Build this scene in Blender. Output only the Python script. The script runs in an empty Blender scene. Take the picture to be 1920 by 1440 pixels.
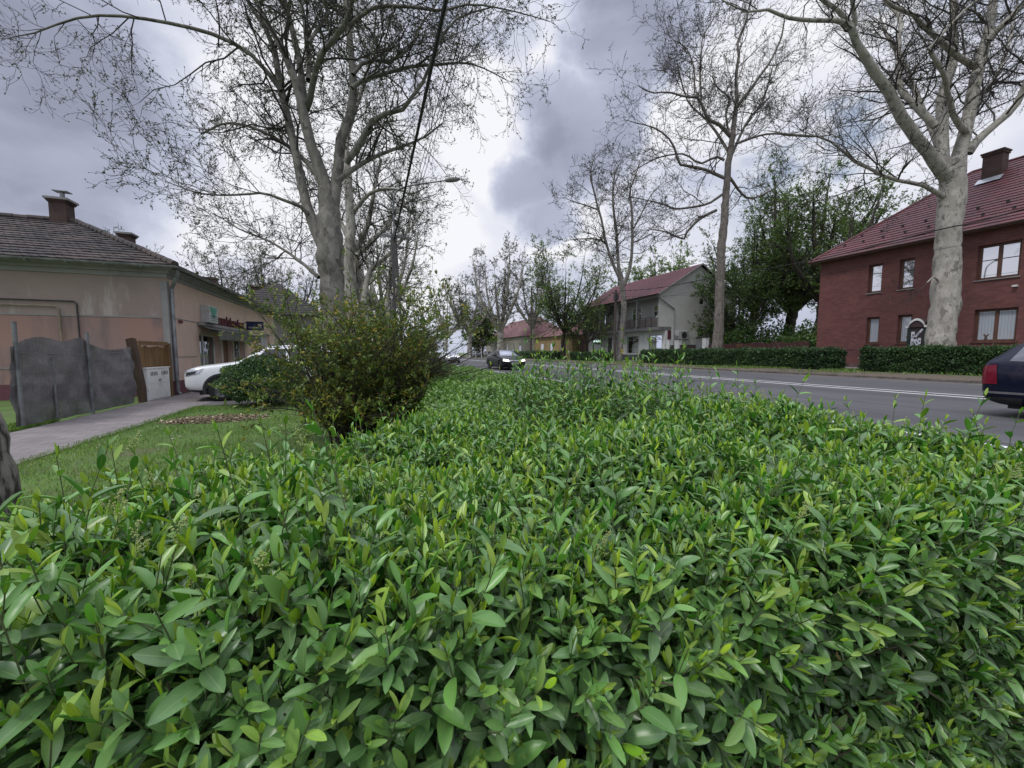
import bpy, bmesh, math, random
import numpy as np
from mathutils import Vector, Matrix
from mathutils.bvhtree import BVHTree

# ------------------------------------------------------------------ camera, sky, sun, exposure
SC = bpy.context.scene
COL = SC.collection
EYE = 1.45                                   # eye height in metres
YAW, PITCH = math.radians(19.8), math.radians(4.5)
cam = bpy.data.cameras.new('camera'); camo = bpy.data.objects.new('camera', cam); COL.objects.link(camo)
cam.sensor_width = 36.0; cam.lens = 14.06; cam.clip_start = 0.02; cam.clip_end = 5000
camo.location = (0, 0, EYE); camo.rotation_euler = (math.pi/2 - PITCH, 0, -YAW)
SC.camera = camo
SC.view_settings.view_transform = 'Standard'; SC.view_settings.look = 'None'
SC.view_settings.exposure = 0.0; SC.view_settings.gamma = 1.0
SC.cycles.max_bounces = 6; SC.cycles.transparent_max_bounces = 12
SC.cycles.diffuse_bounces = 3; SC.cycles.glossy_bounces = 3
SC.cycles.sample_clamp_indirect = 4.0

SUN_EL, SUN_AZ = math.radians(58), math.radians(248)      # azimuth clockwise from +Y (the road direction)
FW = np.array([math.sin(YAW)*math.cos(PITCH), math.cos(YAW)*math.cos(PITCH), -math.sin(PITCH)])
RT = np.array([math.cos(YAW), -math.sin(YAW), 0.0])
UPV = np.cross(RT, FW)
FPX = 750.0
def ray(px, py):
    return FW + (px-960)/FPX*RT + (720-py)/FPX*UPV
def at_d(px, py, d):
    return np.array([0, 0, EYE]) + ray(px, py)*d
def at_p(px, py, p):
    r = ray(px, py); return np.array([0, 0, EYE]) + r*(p/r[0])
def at_s(px, py, s):
    r = ray(px, py); return np.array([0, 0, EYE]) + r*(s/r[1])

def build_world():
    w = bpy.data.worlds.new('World'); SC.world = w; w.use_nodes = True
    nt = w.node_tree; N = nt.nodes; L = nt.links
    for n in list(N): N.remove(n)
    def new(t, **kw):
        n = N.new(t)
        for k, v in kw.items(): setattr(n, k, v)
        return n
    def val(sock, v):
        if hasattr(v, 'is_output'): L.new(v, sock)
        else: sock.default_value = v
    def mth(op, a, b=None, c=None):
        n = new('ShaderNodeMath', operation=op); val(n.inputs[0], a)
        if b is not None: val(n.inputs[1], b)
        if c is not None: val(n.inputs[2], c)
        return n.outputs[0]
    def smooth(x, a, b, lo=0.0, hi=1.0):
        n = new('ShaderNodeMapRange', interpolation_type='SMOOTHSTEP'); val(n.inputs[0], x)
        n.inputs[1].default_value = a; n.inputs[2].default_value = b
        n.inputs[3].default_value = lo; n.inputs[4].default_value = hi
        return n.outputs[0]
    def mixc(f, a, b):
        n = new('ShaderNodeMix', data_type='RGBA'); val(n.inputs[0], f)
        for s, v in ((n.inputs[6], a), (n.inputs[7], b)):
            if isinstance(v, tuple): s.default_value = (*v, 1)
            else: L.new(v, s)
        return n.outputs[2]
    tc = new('ShaderNodeTexCoord'); d = tc.outputs['Generated']
    sep = new('ShaderNodeSeparateXYZ'); L.new(d, sep.inputs[0])
    def noise(scale, detail, rough, dist=0.0, squash=1.0):
        mp = new('ShaderNodeMapping'); L.new(d, mp.inputs[0]); mp.inputs[3].default_value = (1, 1, squash)
        n = new('ShaderNodeTexNoise'); L.new(mp.outputs[0], n.inputs[0]); n.inputs['Scale'].default_value = scale
        n.inputs['Detail'].default_value = detail; n.inputs['Roughness'].default_value = rough
        n.inputs['Distortion'].default_value = dist
        return n
    big = noise(1.7, 6, 0.5, 0.3, 1.9); fine = noise(5.0, 7, 0.55, 0.2, 1.6)
    wob = noise(3.0, 6, 0.62, 0.0, 1.0)
    vs = new('ShaderNodeVectorMath', operation='SUBTRACT'); L.new(wob.outputs['Color'], vs.inputs[0]); vs.inputs[1].default_value = (.5, .5, .5)
    vm = new('ShaderNodeVectorMath', operation='SCALE'); L.new(vs.outputs[0], vm.inputs[0]); vm.inputs[3].default_value = 0.24
    va = new('ShaderNodeVectorMath', operation='ADD'); L.new(d, va.inputs[0]); L.new(vm.outputs[0], va.inputs[1])
    vn = new('ShaderNodeVectorMath', operation='NORMALIZE'); L.new(va.outputs[0], vn.inputs[0])
    def blob(px, py, rin, rout):
        r = ray(px, py); r = r/np.linalg.norm(r)
        n = new('ShaderNodeVectorMath', operation='DOT_PRODUCT'); L.new(vn.outputs[0], n.inputs[0]); n.inputs[1].default_value = tuple(r)
        return smooth(n.outputs['Value'], math.cos(math.radians(rout)), math.cos(math.radians(rin)))
    dark = None
    for b in ((1075, 235, 3, 9), (1130, 190, 2, 7), (1000, 330, 1, 6.5), (1035, 405, 1, 5), (150, 235, 2, 13), (40, 150, 1, 10),
              (240, 250, 1, 7), (1170, 60, 2, 9)):
        q = blob(*b); dark = q if dark is None else mth('MAXIMUM', dark, q)
    lite = None
    for b in ((900, 250, 2, 9), (1100, 80, 2, 7), (340, 290, 1, 9), (1310, 150, 2, 9), (760, 460, 2, 12), (1060, 430, 1, 6), (620, 250, 3, 14), (1460, 90, 2, 12), (1700, 260, 2, 12), (1560, 330, 2, 9), (420, 330, 2, 10)):
        q = blob(*b); lite = q if lite is None else mth('MAXIMUM', lite, q)
    base = smooth(mth('ADD', mth('MULTIPLY', big.outputs[0], .58), mth('MULTIPLY', fine.outputs[0], .42)), .36, .64)
    v = mth('ADD', mth('ADD', mth('MULTIPLY', base, .52), .34), mth('MULTIPLY', mth('MULTIPLY', lite, mth('SUBTRACT', 1.0, mth('MULTIPLY', dark, .8))), .44))
    v = mth('SUBTRACT', v, mth('MULTIPLY', dark, .62))
    v = mth('MAXIMUM', mth('MINIMUM', v, 1.0), 0.0)
    ramp = new('ShaderNodeValToRGB'); L.new(v, ramp.inputs[0]); e = ramp.color_ramp.elements
    e[0].position = 0.0; e[0].color = (.31, .33, .43, 1); e[1].position = 1.0; e[1].color = (.93, .935, .98, 1)
    for p, c in ((.30, (.44, .47, .60, 1)), (.55, (.60, .635, .765, 1)), (.80, (.79, .81, .90, 1))):
        k = e.new(p); k.color = c
    sky = new('ShaderNodeTexSky', sky_type='NISHITA'); sky.sun_disc = False
    sky.sun_elevation = SUN_EL; sky.sun_rotation = SUN_AZ
    # gaps of blue between the clouds, seen towards the right
    gap = mth('MULTIPLY', smooth(fine.outputs[0], .50, .64), mth('MAXIMUM', blob(1640, 230, 3, 16), mth('MAXIMUM', blob(1850, 260, 2, 10), blob(760, 60, 2, 10))))
    gap = mth('MULTIPLY', gap, .7)
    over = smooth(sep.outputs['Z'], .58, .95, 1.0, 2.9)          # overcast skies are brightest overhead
    below = smooth(sep.outputs['Z'], -.05, 0.0, .25, 1.0)
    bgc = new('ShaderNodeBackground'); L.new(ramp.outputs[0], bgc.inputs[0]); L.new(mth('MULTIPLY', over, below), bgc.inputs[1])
    bgs = new('ShaderNodeBackground'); L.new(sky.outputs[0], bgs.inputs[0]); bgs.inputs[1].default_value = 0.12
    mx = new('ShaderNodeMixShader'); L.new(gap, mx.inputs[0]); L.new(bgc.outputs[0], mx.inputs[1]); L.new(bgs.outputs[0], mx.inputs[2])
    out = new('ShaderNodeOutputWorld'); L.new(mx.outputs[0], out.inputs[0])
    w.cycles.sampling_method = 'MANUAL'; w.cycles.sample_map_resolution = 512
build_world()
sun = bpy.data.lights.new('sun', 'SUN'); suno = bpy.data.objects.new('sun', sun); COL.objects.link(suno)
sun.energy = 1.5; sun.angle = math.radians(11); sun.color = (1, .965, .91)
sdir = Vector((math.sin(SUN_AZ)*math.cos(SUN_EL), math.cos(SUN_AZ)*math.cos(SUN_EL), math.sin(SUN_EL)))
suno.rotation_euler = sdir.to_track_quat('Z', 'Y').to_euler(); suno.location = sdir*60

# ------------------------------------------------------------------ object helpers
def tag(o, label=None, cat=None, group=None, kind=None):
    if label: o['label'] = label
    if cat: o['category'] = cat
    if group: o['group'] = group
    if kind: o['kind'] = kind
    return o
def thing(name, label, cat, loc=(0, 0, 0), rz=0.0, group=None):
    o = bpy.data.objects.new(name, None); COL.objects.link(o); o.empty_display_size = .2
    o.location = tuple(float(v) for v in loc); o.rotation_euler = (0, 0, rz)
    return tag(o, label, cat, group)
def link(name, me, parent=None, label=None):
    o = bpy.data.objects.new(name, me); COL.objects.link(o)
    if parent is not None: o.parent = parent
    if label: o['label'] = label
    return o
def children(o): return [c for c in bpy.data.objects if c.parent == o]
def dup(root, loc, rz, label=None, group=None):
    r = root.copy(); COL.objects.link(r); r.location = loc; r.rotation_euler = (0, 0, rz)
    if label: r['label'] = label
    if group: r['group'] = group
    for ch in children(root):
        c = ch.copy(); COL.objects.link(c); c.parent = r
        for g in children(ch):
            k = g.copy(); COL.objects.link(k); k.parent = c
    return r
def org(parent):
    """origin that a part's world coordinates are taken relative to"""
    o = np.zeros(3); p = parent
    while p is not None:
        o = o + np.array(p.location); p = p.parent
    return o

class MB:
    def __init__(s): s.V = []; s.F = []; s.M = []; s.cur = 0
    def add(s, vs, fs):
        n = len(s.V); s.V += [tuple(map(float, v)) for v in vs]
        for f in fs: s.F.append(tuple(i+n for i in f)); s.M.append(s.cur)
    def quad(s, a, b, c, d): s.add([a, b, c, d], [(0, 1, 2, 3)])
    def poly(s, pts): s.add(pts, [tuple(range(len(pts)))])
    def box(s, x0, x1, y0, y1, z0, z1):
        s.add([(x0,y0,z0),(x1,y0,z0),(x1,y1,z0),(x0,y1,z0),(x0,y0,z1),(x1,y0,z1),(x1,y1,z1),(x0,y1,z1)],
              [(0,3,2,1),(4,5,6,7),(0,1,5,4),(1,2,6,5),(2,3,7,6),(3,0,4,7)])
    def hexa(s, lo, hi):
        s.add(list(lo)+list(hi), [(0,3,2,1),(4,5,6,7),(0,1,5,4),(1,2,6,5),(2,3,7,6),(3,0,4,7)])
    def tube(s, pts, rad, k=8, cap=True):
        P = np.array(pts, float); n = len(P); R = np.full(n, rad, float) if np.isscalar(rad) else np.array(rad, float)
        V, Q = tubes(P[None], R[None], k); fs = [tuple(q) for q in Q]
        if cap: fs += [tuple(range(k))[::-1], tuple(range((n-1)*k, n*k))]
        s.add(V, fs)
    def lathe(s, prof, c, ax=(0, 0, 1), k=24):
        ax = Vector(ax).normalized(); u = ax.orthogonal().normalized(); v = ax.cross(u); c = Vector(c)
        vs = []; m = len(prof)
        for i in range(k):
            a = 2*math.pi*i/k; dr = u*math.cos(a)+v*math.sin(a)
            for r, h in prof: vs.append(c+dr*r+ax*h)
        fs = [(i*m+j, ((i+1) % k)*m+j, ((i+1) % k)*m+j+1, i*m+j+1) for i in range(k) for j in range(m-1)]
        s.add(vs, fs)
    def build(s, name, mats, parent=None, label=None, smooth=False, local=False):
        me = bpy.data.meshes.new(name)
        V = np.array(s.V, float).reshape(-1, 3)
        if not local: V = V - org(parent)
        me.from_pydata(V.tolist(), [], s.F)
        for m in (mats if isinstance(mats, (list, tuple)) else [mats]): me.materials.append(m)
        if any(s.M): me.polygons.foreach_set('material_index', s.M)
        if smooth: me.polygons.foreach_set('use_smooth', [True]*len(s.F))
        me.update()
        return link(name, me, parent, label)

def tubes(P, R, k):
    """P (B,n,3), R (B,n) -> vertices, quads of B tubes with k sides"""
    B, n, _ = P.shape
    T = np.gradient(P, axis=1); T /= np.linalg.norm(T, axis=2, keepdims=True)+1e-9
    main = P[:, -1]-P[:, 0]; main /= np.linalg.norm(main, axis=1, keepdims=True)+1e-9
    ref = np.where(np.abs(main[:, 2:3]) < .8, np.array([[0, 0, 1.]]), np.array([[1., 0, 0]]))
    U = np.cross(T, ref[:, None, :]); U /= np.linalg.norm(U, axis=2, keepdims=True)+1e-9
    W = np.cross(T, U)
    a = np.arange(k)*2*math.pi/k
    V = P[:, :, None, :]+R[:, :, None, None]*(np.cos(a)[None, None, :, None]*U[:, :, None, :]+np.sin(a)[None, None, :, None]*W[:, :, None, :])
    idx = np.arange(B*n*k).reshape(B, n, k)
    a0 = idx[:, :-1]; a1 = np.roll(idx, -1, axis=2)[:, :-1]; b0 = idx[:, 1:]; b1 = np.roll(idx, -1, axis=2)[:, 1:]
    Q = np.stack([a0, a1, b1, b0], -1).reshape(-1, 4)
    return V.reshape(-1, 3), Q

def np_mesh(name, chunks, mats, parent=None, label=None, smooth=True):
    """chunks: list of (V, Q(quads), material index, tint per vertex or None, uv per vertex or None)"""
    Vs = []; Qs = []; Ms = []; Ts = []; Us = []; n = 0
    for V, Q, mi, t, uv in chunks:
        Vs.append(V); Qs.append(Q+n); Ms.append(np.full(len(Q), mi, np.int32)); n += len(V)
        Ts.append(np.zeros(len(V)) if t is None else t); Us.append(np.zeros((len(V), 2)) if uv is None else uv)
    V = np.concatenate(Vs)-org(parent); Q = np.concatenate(Qs).astype(np.int32); M = np.concatenate(Ms); T = np.concatenate(Ts); U = np.concatenate(Us)
    me = bpy.data.meshes.new(name)
    me.vertices.add(len(V)); me.vertices.foreach_set('co', V.astype(np.float32).ravel())
    me.loops.add(len(Q)*4); me.loops.foreach_set('vertex_index', Q.ravel())
    me.polygons.add(len(Q)); me.polygons.foreach_set('loop_start', np.arange(len(Q), dtype=np.int32)*4)
    me.polygons.foreach_set('material_index', M)
    me.polygons.foreach_set('use_smooth', np.full(len(Q), smooth))
    a = me.attributes.new('tint', 'FLOAT', 'POINT'); a.data.foreach_set('value', T.astype(np.float32))
    uvl = me.uv_layers.new(name='UVMap'); uvl.data.foreach_set('uv', U[Q.ravel()].astype(np.float32).ravel())
    for m in (mats if isinstance(mats, (list, tuple)) else [mats]): me.materials.append(m)
    me.update(calc_edges=True)
    return link(name, me, parent, label)

# ------------------------------------------------------------------ materials
class NT:
    def __init__(s, name):
        s.m = bpy.data.materials.new(name); s.m.use_nodes = True; s.t = s.m.node_tree; s.N = s.t.nodes; s.L = s.t.links
        s.b = s.N['Principled BSDF']; s.out = s.N['Material Output']
    def new(s, t, **kw):
        n = s.N.new(t)
        for k, v in kw.items(): setattr(n, k, v)
        return n
    def put(s, sock, v):
        if hasattr(v, 'is_output'): s.L.new(v, sock)
        elif isinstance(v, (tuple, list)) and len(v) == 3 and sock.type == 'RGBA': sock.default_value = (*v, 1)
        else: sock.default_value = v
    def coord(s, kind='Object'):
        if kind == 'World': return s.new('ShaderNodeNewGeometry').outputs['Position']
        return s.new('ShaderNodeTexCoord').outputs[kind]
    def mapping(s, co, scale=(1, 1, 1), rot=(0, 0, 0)):
        n = s.new('ShaderNodeMapping'); s.L.new(co, n.inputs[0]); n.inputs[3].default_value = scale; n.inputs[2].default_value = rot
        return n.outputs[0]
    def noise(s, co, scale, detail=5, rough=.55, dist=0):
        n = s.new('ShaderNodeTexNoise'); s.L.new(co, n.inputs[0]); n.inputs['Scale'].default_value = scale
        n.inputs['Detail'].default_value = detail; n.inputs['Roughness'].default_value = rough; n.inputs['Distortion'].default_value = dist
        return n.outputs[0]
    def rng(s, v, a, b, lo=0., hi=1.):
        n = s.new('ShaderNodeMapRange', interpolation_type='SMOOTHSTEP'); s.put(n.inputs[0], v)
        for i, x in enumerate((a, b, lo, hi)): n.inputs[i+1].default_value = x
        return n.outputs[0]
    def mix(s, f, a, b, mode='MIX'):
        n = s.new('ShaderNodeMix', data_type='RGBA', blend_type=mode); s.put(n.inputs[0], f); s.put(n.inputs[6], a); s.put(n.inputs[7], b)
        return n.outputs[2]
    def math(s, op, a, b=None):
        n = s.new('ShaderNodeMath', operation=op); s.put(n.inputs[0], a)
        if b is not None: s.put(n.inputs[1], b)
        return n.outputs[0]
    def bump(s, h, strength=.3, dist=.02):
        n = s.new('ShaderNodeBump'); n.inputs[0].default_value = strength; n.inputs[1].default_value = dist
        s.L.new(h, n.inputs[2]); s.L.new(n.outputs[0], s.b.inputs['Normal'])
    def set(s, **kw):
        for k, v in kw.items(): s.put(s.b.inputs[k.replace('_', ' ')], v)
        return s

def mat(name, c1, c2=None, scale=3., rough=.7, bump=0., bscale=None, coord='World', metal=0., spec=.5, lo=.35, hi=.65, stretch=(1, 1, 1), bdist=.01):
    t = NT(name); co = t.mapping(t.coord(coord), stretch)
    if c2 is None: c2 = tuple(v*.8 for v in c1)
    n = t.noise(co, scale, 7, .6)
    t.set(Base_Color=t.mix(t.rng(n, lo, hi), c1, c2), Roughness=rough, Metallic=metal)
    t.b.inputs['Specular IOR Level'].default_value = spec
    if bump: t.bump(t.noise(co, bscale or scale*8, 6, .65), bump, bdist)
    return t.m

def plaster(name, cols, dirt, rough=.9, scale=.8, dlo=.5, dhi=.75):
    t = NT(name); co = t.coord('World')
    n1 = t.noise(co, scale, 8, .62, .3); n2 = t.noise(t.mapping(co, (1, 1, .25)), scale*2.2, 8, .65); n3 = t.noise(co, 22, 4, .6)
    c = t.mix(t.rng(n1, .35, .65), cols[0], cols[1]); c = t.mix(t.rng(n2, dlo, dhi, 0, .75), c, dirt)
    c = t.mix(t.rng(n3, .3, .7, 0, .22), c, tuple(v*.6 for v in cols[0]))
    t.set(Base_Color=c, Roughness=rough); t.bump(n3, .25, .01)
    return t.m

def brick(name, c1, c2, mortar, axes='YZ', bw=.25, bh=.075):
    t = NT(name); co = t.coord('World')
    sp = t.new('ShaderNodeSeparateXYZ'); t.L.new(co, sp.inputs[0]); cb = t.new('ShaderNodeCombineXYZ')
    s = t.math('ADD', sp.outputs['X'], sp.outputs['Y']); t.L.new(s, cb.inputs[0]); t.L.new(sp.outputs['Z'], cb.inputs[1])
    b = t.new('ShaderNodeTexBrick'); t.L.new(cb.outputs[0], b.inputs['Vector']); b.inputs['Scale'].default_value = 1
    b.inputs['Brick Width'].default_value = bw; b.inputs['Row Height'].default_value = bh; b.inputs['Mortar Size'].default_value = .006
    t.put(b.inputs['Color1'], c1); t.put(b.inputs['Color2'], c2); t.put(b.inputs['Mortar'], mortar)
    n = t.noise(t.mapping(co, (1, 1, 2.5)), .9, 8, .65)
    t.set(Base_Color=t.mix(t.rng(t.noise(t.mapping(co, (1, 1, .3)), .55, 7, .65), .5, .72, 0, .35), t.mix(t.rng(n, .4, .7, 0, .55), b.outputs['Color'], tuple(v*.5 for v in c1)), tuple(min(1, v*1.25+.03) for v in c1)), Roughness=.85)
    t.bump(b.outputs['Fac'], -.3, .01)
    return t.m

def glass(name, tint, refl=.35, rough=.02, top=1., fold_shade=None):
    t = NT(name); d = t.new('ShaderNodeBsdfDiffuse'); g = t.new('ShaderNodeBsdfGlossy'); g.inputs['Roughness'].default_value = rough
    t.put(d.inputs[0], tint)
    if fold_shade:  # darker bands in the colour stand in for shading on curtain folds
        wv = t.new('ShaderNodeTexWave', wave_type='BANDS', bands_direction='Y'); t.L.new(t.coord('World'), wv.inputs[0]); wv.inputs['Scale'].default_value = 2.6; wv.inputs['Distortion'].default_value = 2.5; wv.inputs['Detail'].default_value = 2
        t.L.new(t.mix(wv.outputs[1], tint, fold_shade), d.inputs[0])
    t.put(g.inputs[0], (.95, .96, 1.0))
    lw = t.new('ShaderNodeLayerWeight'); lw.inputs[0].default_value = .45
    f = t.rng(lw.outputs['Fresnel'], 0, 1, refl, top)
    mx = t.new('ShaderNodeMixShader'); t.L.new(f, mx.inputs[0]); t.L.new(d.outputs[0], mx.inputs[1]); t.L.new(g.outputs[0], mx.inputs[2])
    t.L.new(mx.outputs[0], t.out.inputs[0]); t.N.remove(t.b)
    return t.m

def leafmat(name, ramp, rough=.45, trans=.25, veins=False, spec=.5):
    """colour by the leaf's own age/kind attribute, some random change from leaf to leaf, light through the blade"""
    t = NT(name); at = t.new('ShaderNodeAttribute', attribute_name='tint')
    r = t.new('ShaderNodeValToRGB'); t.L.new(at.outputs['Fac'], r.inputs[0]); e = r.color_ramp.elements
    e[0].position = ramp[0][0]; e[0].color = (*ramp[0][1], 1); e[1].position = ramp[-1][0]; e[1].color = (*ramp[-1][1], 1)
    for p, c in ramp[1:-1]: k = e.new(p); k.color = (*c, 1)
    c = r.outputs[0]
    gi = t.new('ShaderNodeNewGeometry')
    hs = t.new('ShaderNodeHueSaturation'); t.put(hs.inputs['Value'], t.rng(gi.outputs['Random Per Island'], 0, 1, .72, 1.28)); t.L.new(c, hs.inputs['Color'])
    hs.inputs['Hue'].default_value = .5
    c = hs.outputs[0]
    if veins:
        uv = t.new('ShaderNodeUVMap'); sp = t.new('ShaderNodeSeparateXYZ'); t.L.new(uv.outputs[0], sp.inputs[0])
        mid = t.rng(t.math('ABSOLUTE', sp.outputs[1]), 0.0, .11, 1, 0)
        side = t.math('SINE', t.math('ADD', t.math('MULTIPLY', sp.outputs[0], 62.), t.math('MULTIPLY', t.math('ABSOLUTE', sp.outputs[1]), -16.)))
        sv = t.rng(side, .5, 1., 0, .10)
        c = t.mix(t.math('MAXIMUM', t.math('MULTIPLY', mid, .75), sv), c, (.22, .36, .11))
        t.bump(t.math('ADD', t.math('MULTIPLY', mid, -1.0), t.math('MULTIPLY', sv, -.6)), .35, .003)
    c2 = t.mix(t.math('MULTIPLY', gi.outputs['Backfacing'], .45), c, (.17, .23, .12))
    t.set(Base_Color=c2, Roughness=rough); t.b.inputs['Specular IOR Level'].default_value = spec
    if trans:
        tr = t.new('ShaderNodeBsdfTranslucent'); t.L.new(t.mix(.6, c, (.25, .40, .03), 'MULTIPLY') if False else c, tr.inputs[0])
        mx = t.new('ShaderNodeMixShader'); mx.inputs[0].default_value = trans
        t.L.new(t.b.outputs[0], mx.inputs[1]); t.L.new(tr.outputs[0], mx.inputs[2]); t.L.new(mx.outputs[0], t.out.inputs[0])
    return t.m

def plane_bark(name, pale, mid, dark, scale=1.0):
    t = NT(name); co = t.mapping(t.coord('Object'), (1, 1, .55))
    v = t.new('ShaderNodeTexVoronoi'); w = t.new('ShaderNodeVectorMath', operation='ADD')
    nz = t.new('ShaderNodeTexNoise'); t.L.new(co, nz.inputs[0]); nz.inputs['Scale'].default_value = 2.2*scale; nz.inputs['Detail'].default_value = 6
    sc = t.new('ShaderNodeVectorMath', operation='SCALE'); t.L.new(nz.outputs['Color'], sc.inputs[0]); sc.inputs[3].default_value = .55/scale
    t.L.new(co, w.inputs[0]); t.L.new(sc.outputs[0], w.inputs[1]); t.L.new(w.outputs[0], v.inputs['Vector']); v.inputs['Scale'].default_value = 3.2*scale
    sp = t.new('ShaderNodeSeparateColor'); t.L.new(v.outputs['Color'], sp.inputs[0])
    c = t.mix(t.rng(sp.outputs[0], .40, .62, 0, .6), pale, mid)
    c = t.mix(t.rng(sp.outputs[1], .80, .86, 0, .7), c, dark)
    n = t.noise(co, 4.5*scale, 8, .72, .6); c = t.mix(t.rng(n, .56, .61, 0, .8), c, dark); c = t.mix(t.rng(t.noise(co, 1.1*scale, 6, .65, .4), .50, .545, 0, .6), c, mid)
    n2 = t.noise(t.mapping(co, (6, 6, 1)), 5*scale, 5, .6); c = t.mix(t.rng(n2, .45, .8, 0, .35), c, tuple(x*.6 for x in mid))
    t.set(Base_Color=c, Roughness=.85)
    t.bump(t.math('ADD', t.math('MULTIPLY', n, .8), sp.outputs[1]), .5, .03)
    return t.m

M = {}
M['plane_bark'] = plane_bark('plane_bark', (.205, .193, .165), (.115, .108, .092), (.05, .045, .04), 1.9)
M['slender_bark'] = plane_bark('slender_bark', (.22, .205, .18), (.13, .12, .105), (.07, .062, .055), 2.4)
M['plane_bark_pale'] = plane_bark('plane_bark_pale', (.40, .38, .33), (.29, .272, .23), (.105, .093, .08), 2.2)
M['flaky_bark'] = plane_bark('flaky_bark', (.19, .172, .15), (.12, .102, .088), (.055, .043, .036), 2.6)
M['dark_bark'] = mat('dark_bark', (.075, .062, .05), (.035, .03, .025), 6, .95, .8, 14, 'Object', stretch=(1, 1, .3), bdist=.03)
M['furrowed_bark'] = mat('furrowed_bark', (.20, .18, .165), (.030, .026, .024), 9, .95, 1.0, 11, 'Object', stretch=(1.6, 1.6, .35), bdist=.08, lo=.42, hi=.60)
M['twig'] = mat('twig', (.062, .053, .045), (.036, .031, .027), 5, .9, coord='Object')
M['twig_green'] = mat('twig_green', (.10, .13, .05), (.07, .08, .035), 8, .7, coord='Object')
M['bud_leaf'] = leafmat('bud_leaf', [(0, (.05, .05, .030)), (.6, (.085, .095, .040)), (1, (.13, .16, .05))], .6, .25)
M['privet_leaf'] = leafmat('privet_leaf', [(0, (.013, .055, .008)), (.30, (.027, .115, .014)), (.55, (.055, .215, .022)), (.75, (.112, .33, .026)), (.88, (.25, .45, .026)), (1, (.34, .49, .026))], .33, .15, True, .5)
M['small_leaf'] = leafmat('small_leaf', [(0, (.030, .085, .016)), (.5, (.070, .185, .028)), (1, (.19, .36, .04))], .42, .25)
M['dark_leaf'] = leafmat('dark_leaf', [(0, (.016, .045, .012)), (.5, (.034, .086, .022)), (1, (.08, .16, .035))], .45, .2)
M['shrub_leaf'] = leafmat('shrub_leaf', [(0, (.055, .105, .014)), (.4, (.135, .20, .022)), (.65, (.25, .29, .03)), (.82, (.40, .30, .02)), (.92, (.24, .10, .02)), (1, (.40, .29, .03))], .5, .3)
M['tree_leaf'] = leafmat('tree_leaf', [(0, (.036, .080, .013)), (.5, (.100, .190, .028)), (1, (.22, .34, .055))], .5, .3)
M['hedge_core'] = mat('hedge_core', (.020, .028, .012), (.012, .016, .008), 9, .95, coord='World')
M['inner_twig'] = mat('inner_twig', (.13, .10, .07), (.07, .058, .04), 30, .9)
M['dead_leaf'] = leafmat('dead_leaf', [(0, (.10, .045, .02)), (.5, (.17, .085, .03)), (1, (.24, .17, .06))], .7, .1)

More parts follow.
